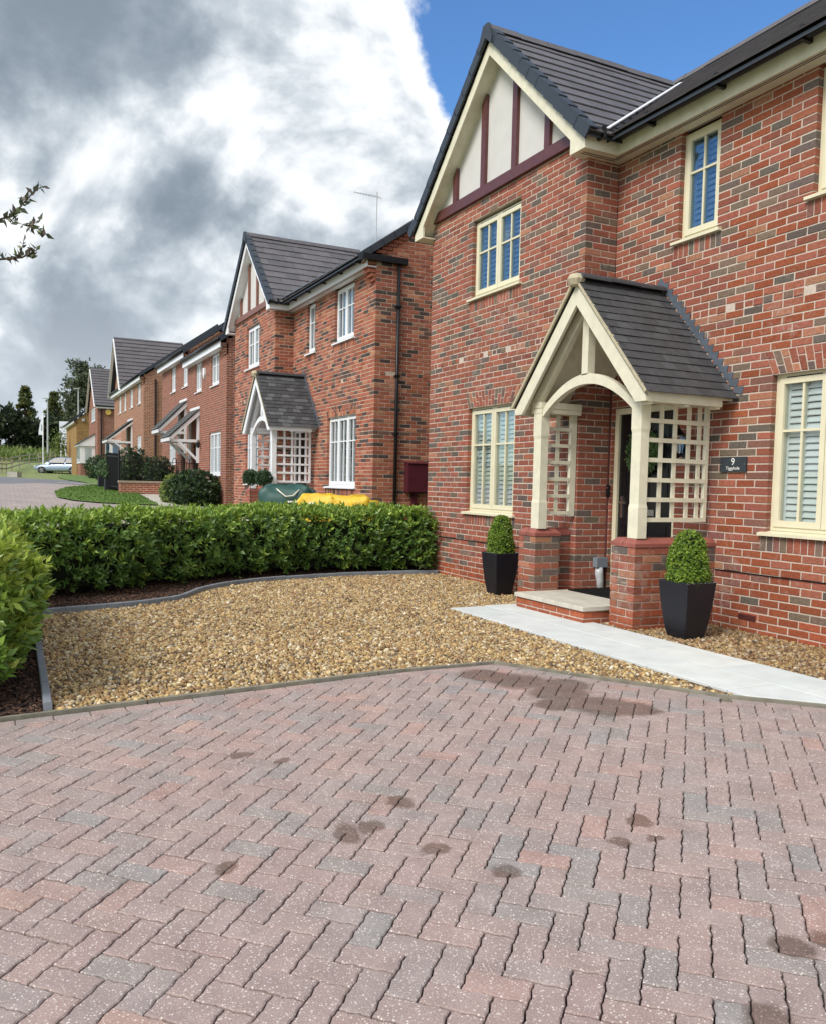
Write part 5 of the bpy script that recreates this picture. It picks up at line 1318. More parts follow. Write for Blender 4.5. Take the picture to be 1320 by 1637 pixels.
def build_house_eight():
    t, walls = house_a((-11.56, -.10, .28), dict(name='brick_house', label='second red brick house with white windows, behind the long hedge', frame='white', glass='glass', brick='brick_b', mortar='mortar_b', style='mixed',
                 wood='white', timber='timber_b', RL=4.86, dx=.10, side=True, shut=False, curtain='part', group=None))
    for bw, par, mat in walls: bw.recs = [(Frame(r[0].O, r[0].S, r[0].D), *r[1:]) for r in bw.recs]
    place_bricks_off(walls, 220, Vector((-11.56, -.10, .28)))
    m = MB(); x = 4.86
    m.tube([(x + .045, .45, 5.20), (x + .045, .45, -.3)], .034, 10)
    p = m.build('downpipe', MT['black'], t, True)
    m = MB(); m.box(x - .02, x + .10, -.30, .62, 5.21, 5.32); m.build('gutter', MT['black'], t)
    m = MB()
    for z in (4.4, 3.1, 2.0, .6): m.box(x + .0, x + .09, .40, .50, z, z + .035)
    m.build('pipe_clip', MT['black'], p)
    return t
def place_bricks_off(walls, limit, off):
    global visible
    v0 = visible
    visible = lambda p, m=.06: v0(Vector(p) + off, m)
    try: place_bricks(walls, limit)
    finally: visible = v0
H8 = build_house_eight()

# ------------------------------------------------------------------ things on and by the nearest house
def text_mesh(name, txt, size, mat, parent, loc, rot, align='CENTER'):
    cu = bpy.data.curves.new(name, 'FONT'); cu.body = txt; cu.size = size; cu.extrude = .0008; cu.align_x = align; cu.align_y = 'CENTER'
    tmp = bpy.data.objects.new(name, cu); COL.objects.link(tmp)
    me = bpy.data.meshes.new_from_object(tmp.evaluated_get(bpy.context.evaluated_depsgraph_get()))
    bpy.data.objects.remove(tmp); bpy.data.curves.remove(cu)
    me.materials.clear(); me.materials.append(mat)
    me.transform(Matrix.Translation(loc) @ Matrix.Rotation(rot, 4, 'X'))
    return obj(name, me, parent)
def small_things():
    t = thing('house_sign', 'dark slate house plaque with the number nine on the brick wall', 'sign', (1.885, -.01, 1.62))
    m = MB(); m.box(1.723, 2.047, -.020, -.006, 1.548, 1.695); m.build('plaque', MT['sign'], t)
    text_mesh('number', '9', .098, MT['letter'], t, (1.885, -.0212, 1.645), R(90))
    text_mesh('house_name', 'Tiggyhole', .044, MT['letter'], t, (1.885, -.0212, 1.583), R(90))
    for x in (1.742, 2.028):
        m = MB(); m.tube([(x, -.0195, 1.622), (x, -.024, 1.622)], .005, 8); m.build('screw', MT['chrome'], t)
    # lantern
    t = thing('wall_lantern', 'black coach lantern on the wall behind the right trellis', 'lantern', (1.235, -.10, 1.7))
    cx, cy = 1.235, -.12
    m = MB(); m.box(cx - .04, cx + .04, -.022, -.003, 1.70, 1.86); m.tube([(cx, -.02, 1.80), (cx, -.07, 1.72), (cx, cy, 1.715)], .011, 6); m.build('wall_bracket', MT['black'], t)
    m = MB(); m.lathe((cx, cy, 0), [(.012, 1.69), (.05, 1.72), (.056, 1.74)], 6); m.lathe((cx, cy, 0), [(.085, 1.93), (.03, 1.99), (.014, 2.0), (.014, 2.03), (.004, 2.035)], 6)
    for k in range(6):
        a = math.pi * k / 3; m.bar((cx + .055 * math.cos(a), cy + .055 * math.sin(a), 1.74), (cx + .075 * math.cos(a), cy + .075 * math.sin(a), 1.93), .009, .009)
    m.build('lantern_frame', MT['black'], t)
    m = MB(); m.lathe((cx, cy, 0), [(.050, 1.742), (.069, 1.928)], 6); m.build('lantern_glass', MT['glass'], t)
    m = MB(); m.tube([(cx, cy, 1.75), (cx, cy, 1.85)], .016, 8); m.build('bulb', MT['lampglass'], t)
    # wreath
    c = Vector((.565, .035, 1.79)); n = 420; th = rng.uniform(0, 2 * np.pi, n); rr = rng.normal(.185, .025, n)
    pos = np.stack([c.x + rr * np.cos(th), c.y - np.abs(rng.normal(0, .02, n)), c.z + rr * np.sin(th) - .02], 1)
    nr = np.stack([np.cos(th) * .8, np.full(n, -.8), np.sin(th) * .8], 1)
    pal = {'old': np.array([(.10, .20, .06), (.14, .26, .09), (.07, .15, .05)]), 'young': np.array([(.30, .38, .22), (.22, .33, .12)])}
    t = thing('door_wreath', 'green leafy wreath hanging on the black front door', 'wreath', tuple(c))
    obj('foliage', shoots_mesh('foliage', pos, nr, (rng.uniform(size=n) < .25) * .8, 5, .05, .014, upw=0, pal=pal), t, kind='stuff')
    m = MB(); m.tube([(c.x + .185 * math.cos(a), c.y, c.z - .02 + .185 * math.sin(a)) for a in [2 * math.pi * k / 24 for k in range(25)]], .012, 6); m.build('ring', MT['bark'], t)
    # doorbell, outlet, mat
    m = MB(); m.box(-.0, .044, -.026, -.004, 1.27, 1.40); t = thing('doorbell', 'small black doorbell camera on the bricks left of the door', 'doorbell', (.02, -.01, 1.33)); m2 = MB(); m2.box(.008, .052, -.03, -.004, 1.265, 1.40); m2.build('body', MT['black'], t); m3 = MB(); m3.tube([(.03, -.029, 1.365), (.03, -.033, 1.365)], .010, 10); m3.build('lens', MT['chrome'], t)
    t = thing('utility_outlet', 'grey plastic outlet box with a hooded spout low in the porch corner', 'outlet', (.03, -.11, .2))
    m = MB(); m.box(.004, .085, -.185, -.03, .43, .545); m.build('box', MT['grey'], t)
    m = MB(); m.tube([(.045, -.125, .43), (.045, -.12, .34), (.045, -.105, .27), (.045, -.105, .186)], [.045, .05, .042, .042], 10); m.build('spout', MT['lampglass'], t, True)
    t = obj('doormat', None) if False else None
    m = MB(); slab_mb(m, [(.12, -.62), (.98, -.62), (.98, -.02), (.12, -.02)], .183, .197, .004); m.build('doormat', MT['mat'], None, label='flat black rubber doormat on the pale step slab', cat='doormat')
small_things()

# ------------------------------------------------------------------ potted box shrubs
BOX_PAL = {'old': np.array([(.12, .22, .03), (.15, .26, .034), (.09, .18, .026)]), 'young': np.array([(.30, .42, .05), (.36, .47, .06), (.25, .38, .045)])}
def foliage_blob(name, prof, c, n, leaf, wid, pal, parent, young=.55, mat='leaf', per=5, squash=(1, 1)):
    """leafy body of revolution; prof: list of (r, z)"""
    pr = np.array(prof); zz = pr[:, 1]; rad = pr[:, 0]
    z = rng.uniform(zz[0], zz[-1], n * 3); r = np.interp(z, zz, rad); keep = rng.uniform(size=n * 3) < (r + .02) / (rad.max() + .02); z = z[keep][:n]; r = r[keep][:n]; k = len(z)
    th = rng.uniform(0, 2 * np.pi, k); rj = r * (1 + .06 * np.sin(th * 3 + z * 20) + rng.normal(0, .05, k)); slope = -np.gradient(rad, zz); nz = np.interp(z, zz, slope)
    pos = np.stack([c[0] + rj * np.cos(th) * squash[0], c[1] + rj * np.sin(th) * squash[1], c[2] + z], 1)
    nr = norm(np.stack([np.cos(th), np.sin(th), np.clip(nz, -2, 3)], 1))
    y = (rng.uniform(size=k) < young) * rng.uniform(.4, 1, k)
    return obj(name, shoots_mesh(name, pos, nr, y, per, leaf, wid, upw=.4, pal=pal, mat=mat), parent, kind='stuff')
def planter(x, y, label, pw, ph, sh_r, sh_h, scale=1.0):
    z0 = T(x, y) + .002; t = thing('potted_shrub', label, 'potted shrub', (x, y, z0), 'box shrubs in black pots beside the porch')
    LOCAL.add(t.name)
    m = MB(); n = 7; rings = []
    for i in range(n):
        f = i / (n - 1); w = (.62 + .38 * f ** .75 + .02 * math.sin(math.pi * f)) * pw / 2; rings.append((w, f * ph))
    rings += [(pw / 2 - .016, ph), (pw / 2 - .018, ph - .05)]
    vs = []; 
    for w, z in rings:
        for sx, sy in ((-1, -1), (1, -1), (1, 1), (-1, 1)):
            vs += [(sx * w + (-sx if sx * sy > 0 else 0) * .008 * 0, sy * w, z)]
    fs = [(3, 2, 1, 0)]
    for i in range(len(rings) - 1):
        for q in range(4): fs.append((4 * i + q, 4 * i + (q + 1) % 4, 4 * i + 4 + (q + 1) % 4, 4 * i + 4 + q))
    m.add(vs, fs); p = m.build('pot', MT['pot'], t)
    p.modifiers.new('edge', 'BEVEL').width = .008
    m = MB(); m.box(-pw / 2 + .02, pw / 2 - .02, -pw / 2 + .02, pw / 2 - .02, ph - .09, ph - .045); m.build('soil', MT['soil'], t)
    b = ph - .05
    prof = [(sh_r * .78, b), (sh_r, b + .06), (sh_r * .97, b + sh_h * .3), (sh_r * .84, b + sh_h * .6), (sh_r * .62, b + sh_h * .85), (sh_r * .40, b + sh_h * .96), (.01, b + sh_h)]
    foliage_blob('shrub', prof, (0, 0, 0), 2300, .021, .011, BOX_PAL, t)
    m = MB(); m.lathe((0, 0, 0), [(r * .86, z) for r, z in prof[:-1]], 12); m.build('dark_core', MT['hedge_core'], t)
    return t
planter(2.135, -.80, 'clipped box shrub in a black pot standing in front of the right porch pier', .365, .53, .172, .50)
planter(-.96, -.86, 'clipped box shrub in a black pot under the left ground floor window', .345, .53, .148, .50)

# ------------------------------------------------------------------ neighbour's fittings and things lying in front of it
def blob(mb, c, r, e, seed, amp, n=24, m=14, zmin=None):
    q = random.Random(seed); ph = [q.uniform(0, 6) for _ in range(8)]
    vs = []
    sp = lambda v, p: math.copysign(abs(v) ** p, v)
    for i in range(m + 1):
        la = -math.pi / 2 + math.pi * i / m
        for k in range(n):
            lo = 2 * math.pi * k / n
            x = sp(math.cos(la), e) * sp(math.cos(lo), e); y = sp(math.cos(la), e) * sp(math.sin(lo), e); z = sp(math.sin(la), e)
            d = 1 + amp * (math.sin(3 * lo + ph[0] + 2 * la) * .5 + math.sin(5 * lo - 4 * la + ph[1]) * .35 + math.sin(9 * lo + 7 * la + ph[2]) * .2)
            zz = c[2] + r[2] * z * d
            if zmin is not None: zz = max(zz, zmin)
            vs.append((c[0] + r[0] * x * d, c[1] + r[1] * y * d, zz))
    fs = []
    for i in range(m):
        for k in range(n): fs.append((i * n + k, i * n + (k + 1) % n, (i + 1) * n + (k + 1) % n, (i + 1) * n + k))
    mb.add(vs, fs)
def neighbour_things():
    # jumbo bags
    g = T(-7.6, -1.5); t = thing('garden_waste_bag', 'big dark green woven bag standing behind the hedge', 'bag', (-7.6, -1.45, g))
    ax = Vector((.446, .895, 0)); fwv = Vector((-.895, .446, 0)); c = Vector((-7.62, -1.45, g))
    m = MB(); blob(m, (0, 0, .50), (.54, .42, .55), .42, 3, .075, 44, 26, 0.0)
    def place(mb, c, a, b):
        mb.v = [tuple(c + a * x + b * y + Vector((0, 0, z))) for x, y, z in mb.v]
    place(m, c, ax, fwv); m.build('bag_body', MT['bag_green'], t, True)
    m = MB()
    for k in range(22):
        a0, a1 = math.pi * (1 + k / 22), math.pi * (1 + (k + 1) / 22); r0 = lambda a: (.555 * math.copysign(abs(math.cos(a)) ** .55, math.cos(a)), .452 * math.copysign(abs(math.sin(a)) ** .55, math.sin(a)))
        (x0, y0), (x1, y1) = r0(a0), r0(a1); m.hexa([(x0, y0, .50), (x1, y1, .50), (x1 * .97, y1 * .97, .50), (x0 * .97, y0 * .97, .50), (x0, y0, .66), (x1, y1, .66), (x1 * .97, y1 * .97, .66), (x0 * .97, y0 * .97, .66)])
    place(m, c, ax, fwv); m.build('printed_band', MT['bag_band'], t)
    m = MB(); m.tube([(-.18, -.30, .98), (-.10, -.42, .93), (.02, -.47, .84), (.16, -.45, .86), (.26, -.36, .97)], .014, 6); m.tube([(-.30, .1, 1.02), (-.42, -.2, .95), (-.50, -.36, .6), (-.5, -.4, .1)], .012, 6); place(m, c, ax, fwv); m.build('handle', MT['strap'], t, True)
    m = MB()
    for k in range(7): m.box(.06 + .045 * k, .06 + .045 * k + .034, -.462, -.452, .73, .762)
    place(m, c, ax, fwv); m.build('printed_lettering', MT['letter'], t)
    for k, (px, py, lab, rx) in enumerate(((-6.40, -1.28, 'slumped yellow sand bag next to the green waste bag', .34), (-6.10, -.78, 'yellow sand bag with pale straps and a folded mouth under the white ground floor window', .40))):
        g = T(px, py); t = thing('sand_bag', lab, 'bag', (px, py, g)); c = Vector((px, py, g)); m = MB(); blob(m, (0, 0, .45), (rx, .33, .47), .32, 11 + k, .10, 44, 26, 0.0); place(m, c, ax, fwv); m.build('bag_body', MT['bag_yellow'], t, True)
        m = MB()
        if k: m.tube([(-.30, -.30, .2), (-.26, -.36, .6), (-.16, -.25, .86)], .03, 6); m.tube([(.02, -.34, .84), (.12, -.40, .7), (.22, -.36, .3), (.24, -.33, .05)], .028, 6); m.lathe((.30, -.05, .55), [(.02, -.2), (.22, -.12), (.26, .1), (.20, .32)], 14)
        else: m.tube([(-.25, -.2, .75), (-.05, -.36, .78), (.2, -.3, .62)], .02, 6)
        place(m, c, ax, fwv); m.build('strap' if not k else 'folded_mouth', MT['strap'] if not k else MT['bag_yellow'], t, True)
    # topiary balls
    pal = {'old': np.array([(.025, .06, .022), (.035, .08, .028)]), 'young': np.array([(.06, .13, .05)])}
    for x, lab in ((-10.95, 'dark topiary ball on a thin stem, nearer the white porch post on its left'), (-9.90, 'dark topiary ball on a thin stem in front of the white trellis')):
        y = -1.28; g = T(x, y); t = thing('topiary_ball', lab, 'topiary', (x, y, g), 'topiary balls at the white porch'); LOCAL.add(t.name)
        foliage_blob('foliage', [(.03, 1.0), (.12, 1.04), (.16, 1.15), (.13, 1.26), (.02, 1.32)], (0, 0, 0), 500, .035, .018, pal, t)
        m = MB(); m.lathe((0, 0, 0), [(.02, 1.02), (.125, 1.08), (.135, 1.16), (.1, 1.26), (.02, 1.29)], 10); m.build('dark_core', MT['hedge_core'], t)
        m = MB(); m.tube([(0, 0, .2), (.01, 0, .6), (0, 0, 1.05)], .012, 6); m.build('stem', MT['bark'], t)
        m = MB(); m.lathe((0, 0, 0), [(.11, 0), (.15, .3), (.13, .3), (.12, .25)], 12); m.build('pot', MT['pot'], t)
    # meter box
    x = -6.70; t = thing('meter_box', 'maroon meter cabinet on the side wall of the white windowed house', 'meter box', (x, .75, 1.5))
    m = MB(); m.box(x + .004, x + .17, .57, 1.02, 1.19, 1.74); m.build('cabinet', MT['meter'], t)
    m = MB(); m.box(x + .17, x + .182, .585, 1.005, 1.205, 1.725); m.build('door', MT['meter'], t)
    m = MB(); m.hexa([(x + .0, .56, 1.742), (x + .20, .56, 1.742), (x + .20, 1.03, 1.742), (x, 1.03, 1.742), (x, .56, 1.79), (x + .20, .56, 1.755), (x + .20, 1.03, 1.755), (x, 1.03, 1.79)]); m.build('hood', MT['meter'], t)
    m = MB(); m.box(x + .004, x + .09, .72, .80, .2, 1.188); m.build('pipe_cover', MT['meter'], t)
    # aerial
    t = thing('television_aerial', 'thin yagi television aerial on a tall mast over the second roof', 'aerial', (-14.6, 3.4, 8.0))
    a = Vector((-14.75, 3.4, 8.0)); m = MB(); m.tube([a, a + Vector((0, 0, 1.75))], .016, 6); m.build('mast', MT['post_grey'], t)
    d = Vector((-.75, -.55, .28)).normalized(); sd = d.cross(Vector((0, 0, 1))).normalized(); b0 = a + Vector((0, 0, 1.62)) - d * .12
    m = MB(); m.tube([b0, b0 + d * .95], .010, 5)
    for k in range(9): p = b0 + d * (.06 + .1 * k); l = .17 - .008 * k; m.tube([p - sd * l, p + sd * l], .005, 4)
    m.build('yagi', MT['post_grey'], t)
neighbour_things()

# ------------------------------------------------------------------ street beyond the hedge
def street():
    lawn_edge = [(-19.0, -2.2), (-19.25, -2.9), (-19.6, -3.65), (-20.3, -4.35), (-21.4, -4.75), (-23.3, -4.72), (-26.2, -4.15), (-28.2, -3.1)]
    sheet('block_road', MT['block_road'], [(-4.9, -45), (-4.9, -7.6), (-6.2, -2.3), (-18.3, -.75), (-18.85, -1.95)] + lawn_edge + [(-29.2, -3.0), (-29.7, -4.1), (-29.9, -5.0), (-28.8, -6.5), (-28, -45)], .014, 6)
    sheet('asphalt_road', MT['asphalt'], [(-29.21, -3.0), (-29.71, -4.1), (-29.91, -5.0), (-28.81, -6.5), (-28.01, -45), (-58, -45), (-41.2, -6.5), (-34.5, -3.6), (-31.2, -3.2)], .010, 6)
    sheet('lawn', MT['grass'], lawn_edge + [(-27.3, -2.0), (-23.2, -1.75), (-23.13, -2.0), (-19.0, -1.98)], .05, 2)
    sheet('lawn', MT['grass'], [(-29.3, -2.9), (-31.2, -3.1), (-34.5, -3.5), (-41.0, -3.6), (-60, -2.2), (-66, -1.6), (-66, -.3), (-55, -.3), (-36, .0), (-29.6, -1.6)], .03, 4)
    sheet('front_path', MT['path_far'], [(-18.83, -1.95), (-18.40, -.95), (-18.4, -.1), (-24.0, -.1), (-23.85, -.9), (-23.13, -1.97)], .025, 2)
    sheet('concrete_strip', MT['path_far'], [(-29.75, -4.2), (-29.55, -4.28), (-28.9, -2.7), (-29.1, -2.65)], .06, 2)
    # tufts along the lawn edge and through the grass
    n = 9000; P = []
    poly = lawn_edge + [(-27.3, -2.3), (-23.2, -2.5), (-23.13, -2.0), (-19.0, -1.98)]
    x = rng.uniform(-28.5, -18.8, n); y = rng.uniform(-4.9, -1.9, n); k = in_poly(x, y, poly); x, y = x[k], y[k]; n = len(x)
    rot = frame_rot(norm(np.stack([rng.normal(size=n), rng.normal(size=n), rng.uniform(0, .3, n)], 1)), np.tile([0, 0, 1.0], (n, 1)) + rng.normal(0, .25, (n, 3)))
    l = rng.uniform(.03, .07, n); v, f = scatter(LEAF_V, LEAF_F, np.stack([x, y, Tn(x, y) + .045], 1), rot, np.stack([l, l * .5, l * .3], 1))
    pal = np.array([(.10, .19, .03), (.14, .24, .045), (.08, .15, .03)]); obj('grass', np_mesh('grass', v, f, MT['blade'], np.repeat(pal[rng.integers(0, 3, n)] * rng.uniform(.8, 1.3, (n, 1)), 5, 0)), kind='stuff')
    # low garden wall with railings
    x0, x1, ya, yb = -23.42, -23.20, -2.62, -.55; zb, zt = T(-23.3, -2) - .1, 1.24
    t = thing('garden_wall', 'low orange brick garden wall with stone coping and hooped railings', 'wall', (-23.3, -1.6, zb))
    m = MB(); m.box(x0, x1, ya, yb, zb, zt - .07); m.build('brick_body', MT['low_brick'], t)
    m = MB(); m.box(x0 - .03, x1 + .03, ya - .03, yb + .02, zt - .07, zt); m.build('coping', MT['wall_cap'], t)
    xm = -23.31; hi = zt + .86
    for z in (zt + .10, zt + .68):
        m = MB(); m.box(xm - .012, xm + .012, ya, .05, z, z + .02); m.build('rail', MT['black'], t)
    y = ya + .06; k = 0
    while y < .0:
        m = MB()
        if k % 2 == 0: m.tube([(xm, y, zt - .01), (xm, y, hi - .08), (xm, y + .02, hi - .025), (xm, y + .065, hi), (xm, y + .11, hi - .025), (xm, y + .13, hi - .08), (xm, y + .13, zt - .01)], .014, 5)
        else: m.tube([(xm, y, zt - .01), (xm, y, hi - .16)], .014, 5)
        m.build('railing_bar', MT['black'], t); y += .19 if k % 2 == 0 else .11; k += 1
    # gate leaf standing open
    a = Vector((-23.45, -2.60, T(-23.4, -2.7) + .12)); b = Vector((-24.55, -2.86, a.z + .05)); d = (b - a).normalized()
    t = thing('metal_gate', 'solid black metal garden gate standing open beside the low wall', 'gate', tuple(a))
    for k in range(8):
        m = MB(); p = a + d * (.155 * k + .08); m.obox(p + Vector((0, 0, .68)), d, d.cross(Vector((0, 0, 1))), (0, 0, 1), .147, .02, 1.26 + .02 * (k % 2)); m.build('panel', MT['mat'], t)
    m = MB()
    for z in (.12, 1.2): m.bar(a + Vector((0, 0, z)), b + Vector((0, 0, z)), .045, .05)
    m.tube([a + Vector((0, 0, 0)), a + Vector((0, 0, 1.42))], .035, 8); m.build('gate_frame', MT['black'], t)
    # planter boxes
    pal = {'old': np.array([(.05, .10, .04), (.07, .13, .05)]), 'young': np.array([(.14, .22, .09)])}
    for x, y, w, h, lab in ((-24.6, -2.75, .42, .40, 'dark planter box with a leafy plant by the end of the low wall'), (-27.0, -2.75, .40, .42, 'dark planter box on the lawn, behind the one at the wall')):
        g = T(x, y) + .04; t = thing('planter_box', lab, 'planter', (x, y, g), 'planter boxes on the far lawn'); LOCAL.add(t.name)
        m = MB(); slab_mb(m, [(-w / 2, -w / 2), (w / 2, -w / 2), (w / 2, w / 2), (-w / 2, w / 2)], 0, h, .015); m.build('box', MT['pot'], t)
        foliage_blob('plant', [(.05, h), (.20, h + .1), (.24, h + .26), (.12, h + .5), (.02, h + .62)], (0, 0, 0), 150, .09, .035, pal, t)
def bush(label, c, prof, n, leaf, pal, young=.3, squash=(1, 1), name='shrub'):
    g = T(c[0], c[1]); t = thing(name, label, 'shrub', (c[0], c[1], g)); LOCAL.add(t.name)
    foliage_blob('foliage', prof, (0, 0, 0), n, leaf, leaf * .45, pal, t, young, squash=squash)
    m = MB(); m.lathe((0, 0, 0), [(r * .84, z * .93) for r, z in prof], 14); m.v = [(x * squash[0], y * squash[1], z) for x, y, z in m.v]; m.build('dark_core', MT['hedge_core'], t)
    return t
street()
DPAL = {'old': np.array([(.022, .050, .016), (.032, .068, .022), (.016, .04, .012)]), 'young': np.array([(.085, .15, .04), (.12, .19, .05)])}
YPAL = {'old': np.array([(.10, .17, .04), (.14, .22, .05)]), 'young': np.array([(.30, .36, .09)])}
bush('wide dark laurel shrub at the corner of the second neighbour', (-19.5, -.75), [(.55, 0), (.9, .2), (.98, .5), (.75, .85), (.35, 1.02), (.02, 1.06)], 900, .12, DPAL, .25, (.9, .75))
bush('small yellow green shrub leaning against the wide dark laurel', (-20.15, -1.35), [(.25, 0), (.45, .2), (.48, .45), (.3, .75), (.02, .9)], 350, .09, YPAL, .5, (.8, .7))
bush('rounded bush behind the hooped railings', (-26.4, -.75), [(.5, 0), (.66, .4), (.62, .85), (.35, 1.2), (.02, 1.28)], 500, .10, DPAL, .35, (1, .8))
bush('tall dark bush between the gate and the third house', (-29.2, -1.35), [(.6, 0), (.8, .5), (.72, 1.1), (.4, 1.5), (.02, 1.6)], 500, .12, DPAL, .2, (1, .8))
bush('low clipped bush at the foot of the farther bay window', (-41, -1.2), [(.9, 0), (1.25, .4), (1.2, .8), (.7, 1.15), (.02, 1.25)], 600, .13, DPAL, .35, (1.1, .75))
bush('small dark bush beside the pale drain cover on the verge', (-36.5, -1.5), [(.5, 0), (.8, .35), (.7, .75), (.3, 1.05), (.02, 1.1)], 400, .12, DPAL, .25, (1, .8))

# ------------------------------------------------------------------ houses farther up the street
def far_house(label, X0, X1, Y, Z0, depth, eave, ops, side_ops=(), brick='far_brick', pitch=.72, gable_x=None, name='brick_house', gable_front=False, roof_over=.22, apex=None, side_visible=True):
    t = thing(name, label, 'house', ((X0 + X1) / 2, Y, Z0)); bm = MT[brick]
    fr = Frame((X0, Y, Z0), (1, 0, 0), (0, 1, 0)); L = X1 - X0; m = MB()
    mortar_wall(m, fr, L, -.6, eave, [(o[0] - X0, o[1] - X0, o[2], o[3]) for o in ops], 0, .12)
    if gable_front: m.prism([(X0, Y, Z0 + eave), (X1, Y, Z0 + eave), ((X0 + X1) / 2, Y, Z0 + apex - .12)], (0, .12, 0))
    if gable_x: a, b, za = gable_x; m.prism([(a, Y, Z0 + eave), (b, Y, Z0 + eave), ((a + b) / 2, Y, Z0 + za - .15)], (0, .12, 0))
    m.build('front_wall', bm, t)
    fs = Frame((X1, Y, Z0), (0, 1, 0), (-1, 0, 0)); m = MB(); mortar_wall(m, fs, depth, -.6, eave, [], 0, .12, s0=.121, s1=depth - .121)
    m.box(X0, X0 + .12, Y + .121, Y + depth - .121, Z0 - .6, Z0 + eave); m.box(X0, X1, Y + depth - .12, Y + depth, Z0 - .6, Z0 + eave)
    if not gable_front:
        ym = Y + depth / 2; zr = eave + depth / 2 * pitch
        for x in (X0, X1 - .12): m.prism([(x, Y + .122, Z0 + eave + .001), (x, Y + depth - .122, Z0 + eave + .001), (x, ym, Z0 + zr - .1)], (.12, 0, 0))
    m.build('side_wall', bm, t)
    for o in ops:
        if o[4] == 'door': continue
        window(t, fr, o[0] - X0, o[1] - X0, o[2], o[3], (.5, .5) if o[4] == 2 else (.333, .334, .333) if o[4] == 3 else (1.0,), .35, 'white', 'glass', False, .05, curtain=True, simple=True)
    rm = MB(); slopes = []
    def slope(par, eave0, along, ups, length, slen, ind):
        tiled_slope(par, eave0, along, ups, length, slen, .32, .9, .03, MT['tile'], 'roof_tile', ind, lap=.05, stagger=True, lift=.045, gap=.004)
    if gable_front:
        hw = L / 2 + roof_over; zz = apex; U = Vector((-hw, 0, zz - eave + .1)); sl = U.length; U.normalize(); UL = Vector((-U.x, 0, U.z)); xm = (X0 + X1) / 2
        d = MB(); d.prism([(xm + hw, Y - .18, Z0 + eave - .12), (xm, Y - .18, Z0 + apex - .04), (xm - hw, Y - .18, Z0 + eave - .12), (xm - hw, Y - .18, Z0 + eave - .18), (xm, Y - .18, Z0 + apex - .14), (xm + hw, Y - .18, Z0 + eave - .18)][::-1], (0, depth + .3, 0)); rp = d.build('roof', MT['tile_dark'], t)
        slope(rp, (xm + hw, Y - .22, Z0 + eave - .12), (0, 1, 0), U, depth + .3, sl, lambda q: True); slope(rp, (xm - hw, Y - .22, Z0 + eave - .12), (0, 1, 0), UL, depth + .3, sl, None)
        for s in (1, -1):
            m = MB(); m.bar((xm, Y - .2, Z0 + apex - .10), (xm + s * hw, Y - .2, Z0 + eave - .2), .03, .14, (0, -1, 0)); m.build('bargeboard', MT['white'], t)
        m = MB(); m.box(X1 + roof_over - .04, X1 + roof_over - .01, Y - .1, Y + depth, Z0 + eave - .28, Z0 + eave - .12); m.build('fascia', MT['white'], t)
        m = MB(); m.tube([(X1 + roof_over + .03, Y - .15, Z0 + eave - .1), (X1 + roof_over + .03, Y + depth, Z0 + eave - .1)], .06, 8); m.build('gutter', MT['black'], t, True)
    else:
        hd = depth / 2 + roof_over; d = MB(); e = eave - .05
        d.prism([(X0 - .1, Y - roof_over, Z0 + e), (X0 - .1, Y + depth / 2, Z0 + e + hd * pitch), (X0 - .1, Y + depth + roof_over, Z0 + e), (X0 - .1, Y + depth + roof_over, Z0 + e - .05), (X0 - .1, Y + depth / 2, Z0 + e + hd * pitch - .09), (X0 - .1, Y - roof_over, Z0 + e - .05)], (L + .2, 0, 0)); rp = d.build('roof', MT['tile_dark'], t)
        slope(rp, (X0 - .1, Y - roof_over - .03, Z0 + e), (1, 0, 0), Vector((0, 1, pitch)).normalized(), L + .2, hd * math.sqrt(1 + pitch ** 2), None)
        m = MB(); m.box(X0 + .02, X1 + .05, Y - roof_over - .01, Y - roof_over + .02, Z0 + eave - .30, Z0 + eave - .10); m.box(X0 + .02, X1, Y - roof_over + .02, Y - .002, Z0 + eave - .30, Z0 + eave - .27); m.build('fascia', MT['white'], t)
        m = MB(); m.tube([(X0, Y - roof_over - .06, Z0 + eave - .07), (X1 + .08, Y - roof_over - .06, Z0 + eave - .07)], .06, 8); m.build('gutter', MT['black'], t, True)
        m = MB(); m.bar((X1 + .11, Y - roof_over - .03, Z0 + e - .01), (X1 + .11, Y + depth / 2, Z0 + e + hd * pitch + .02), .05, .16); m.build('verge_cap', MT['tile_dark'], t)
        m = MB()
        for k in range(4): m.box(X1 - .25, X1, Y - .05 * (k + 1), Y + .05, Z0 + eave - .5 + .09 * k, Z0 + eave - .5 + .09 * (k + 1) - .008)
        m.build('eaves_corbel', bm, t)
    if gable_x:
        a, b, za = gable_x; xm = (a + b) / 2; hw = (b - a) / 2 + .2; U = Vector((-hw, 0, za - eave + .1)); sl = U.length; U.normalize(); UL = Vector((-U.x, 0, U.z))
        d = MB(); d.prism([(xm + hw, Y - .3, Z0 + eave - .12), (xm, Y - .3, Z0 + za - .04), (xm - hw, Y - .3, Z0 + eave - .12), (xm - hw, Y - .3, Z0 + eave - .18), (xm, Y - .3, Z0 + za - .14), (xm + hw, Y - .3, Z0 + eave - .18)][::-1], (0, 4.1, 0)); rp = d.build('gable_roof', MT['tile_dark'], t)
        slope(rp, (xm + hw, Y - .34, Z0 + eave - .12), (0, 1, 0), U, 4.1, sl, lambda q: True); slope(rp, (xm - hw, Y - .34, Z0 + eave - .12), (0, 1, 0), UL, 4.1, sl, None)
        for s in (1, -1):
            m = MB(); m.bar((xm, Y - .32, Z0 + za - .12), (xm + s * hw, Y - .32, Z0 + eave - .24), .03, .16, (0, -1, 0)); m.build('bargeboard', MT['white'], t)
    return t, fr
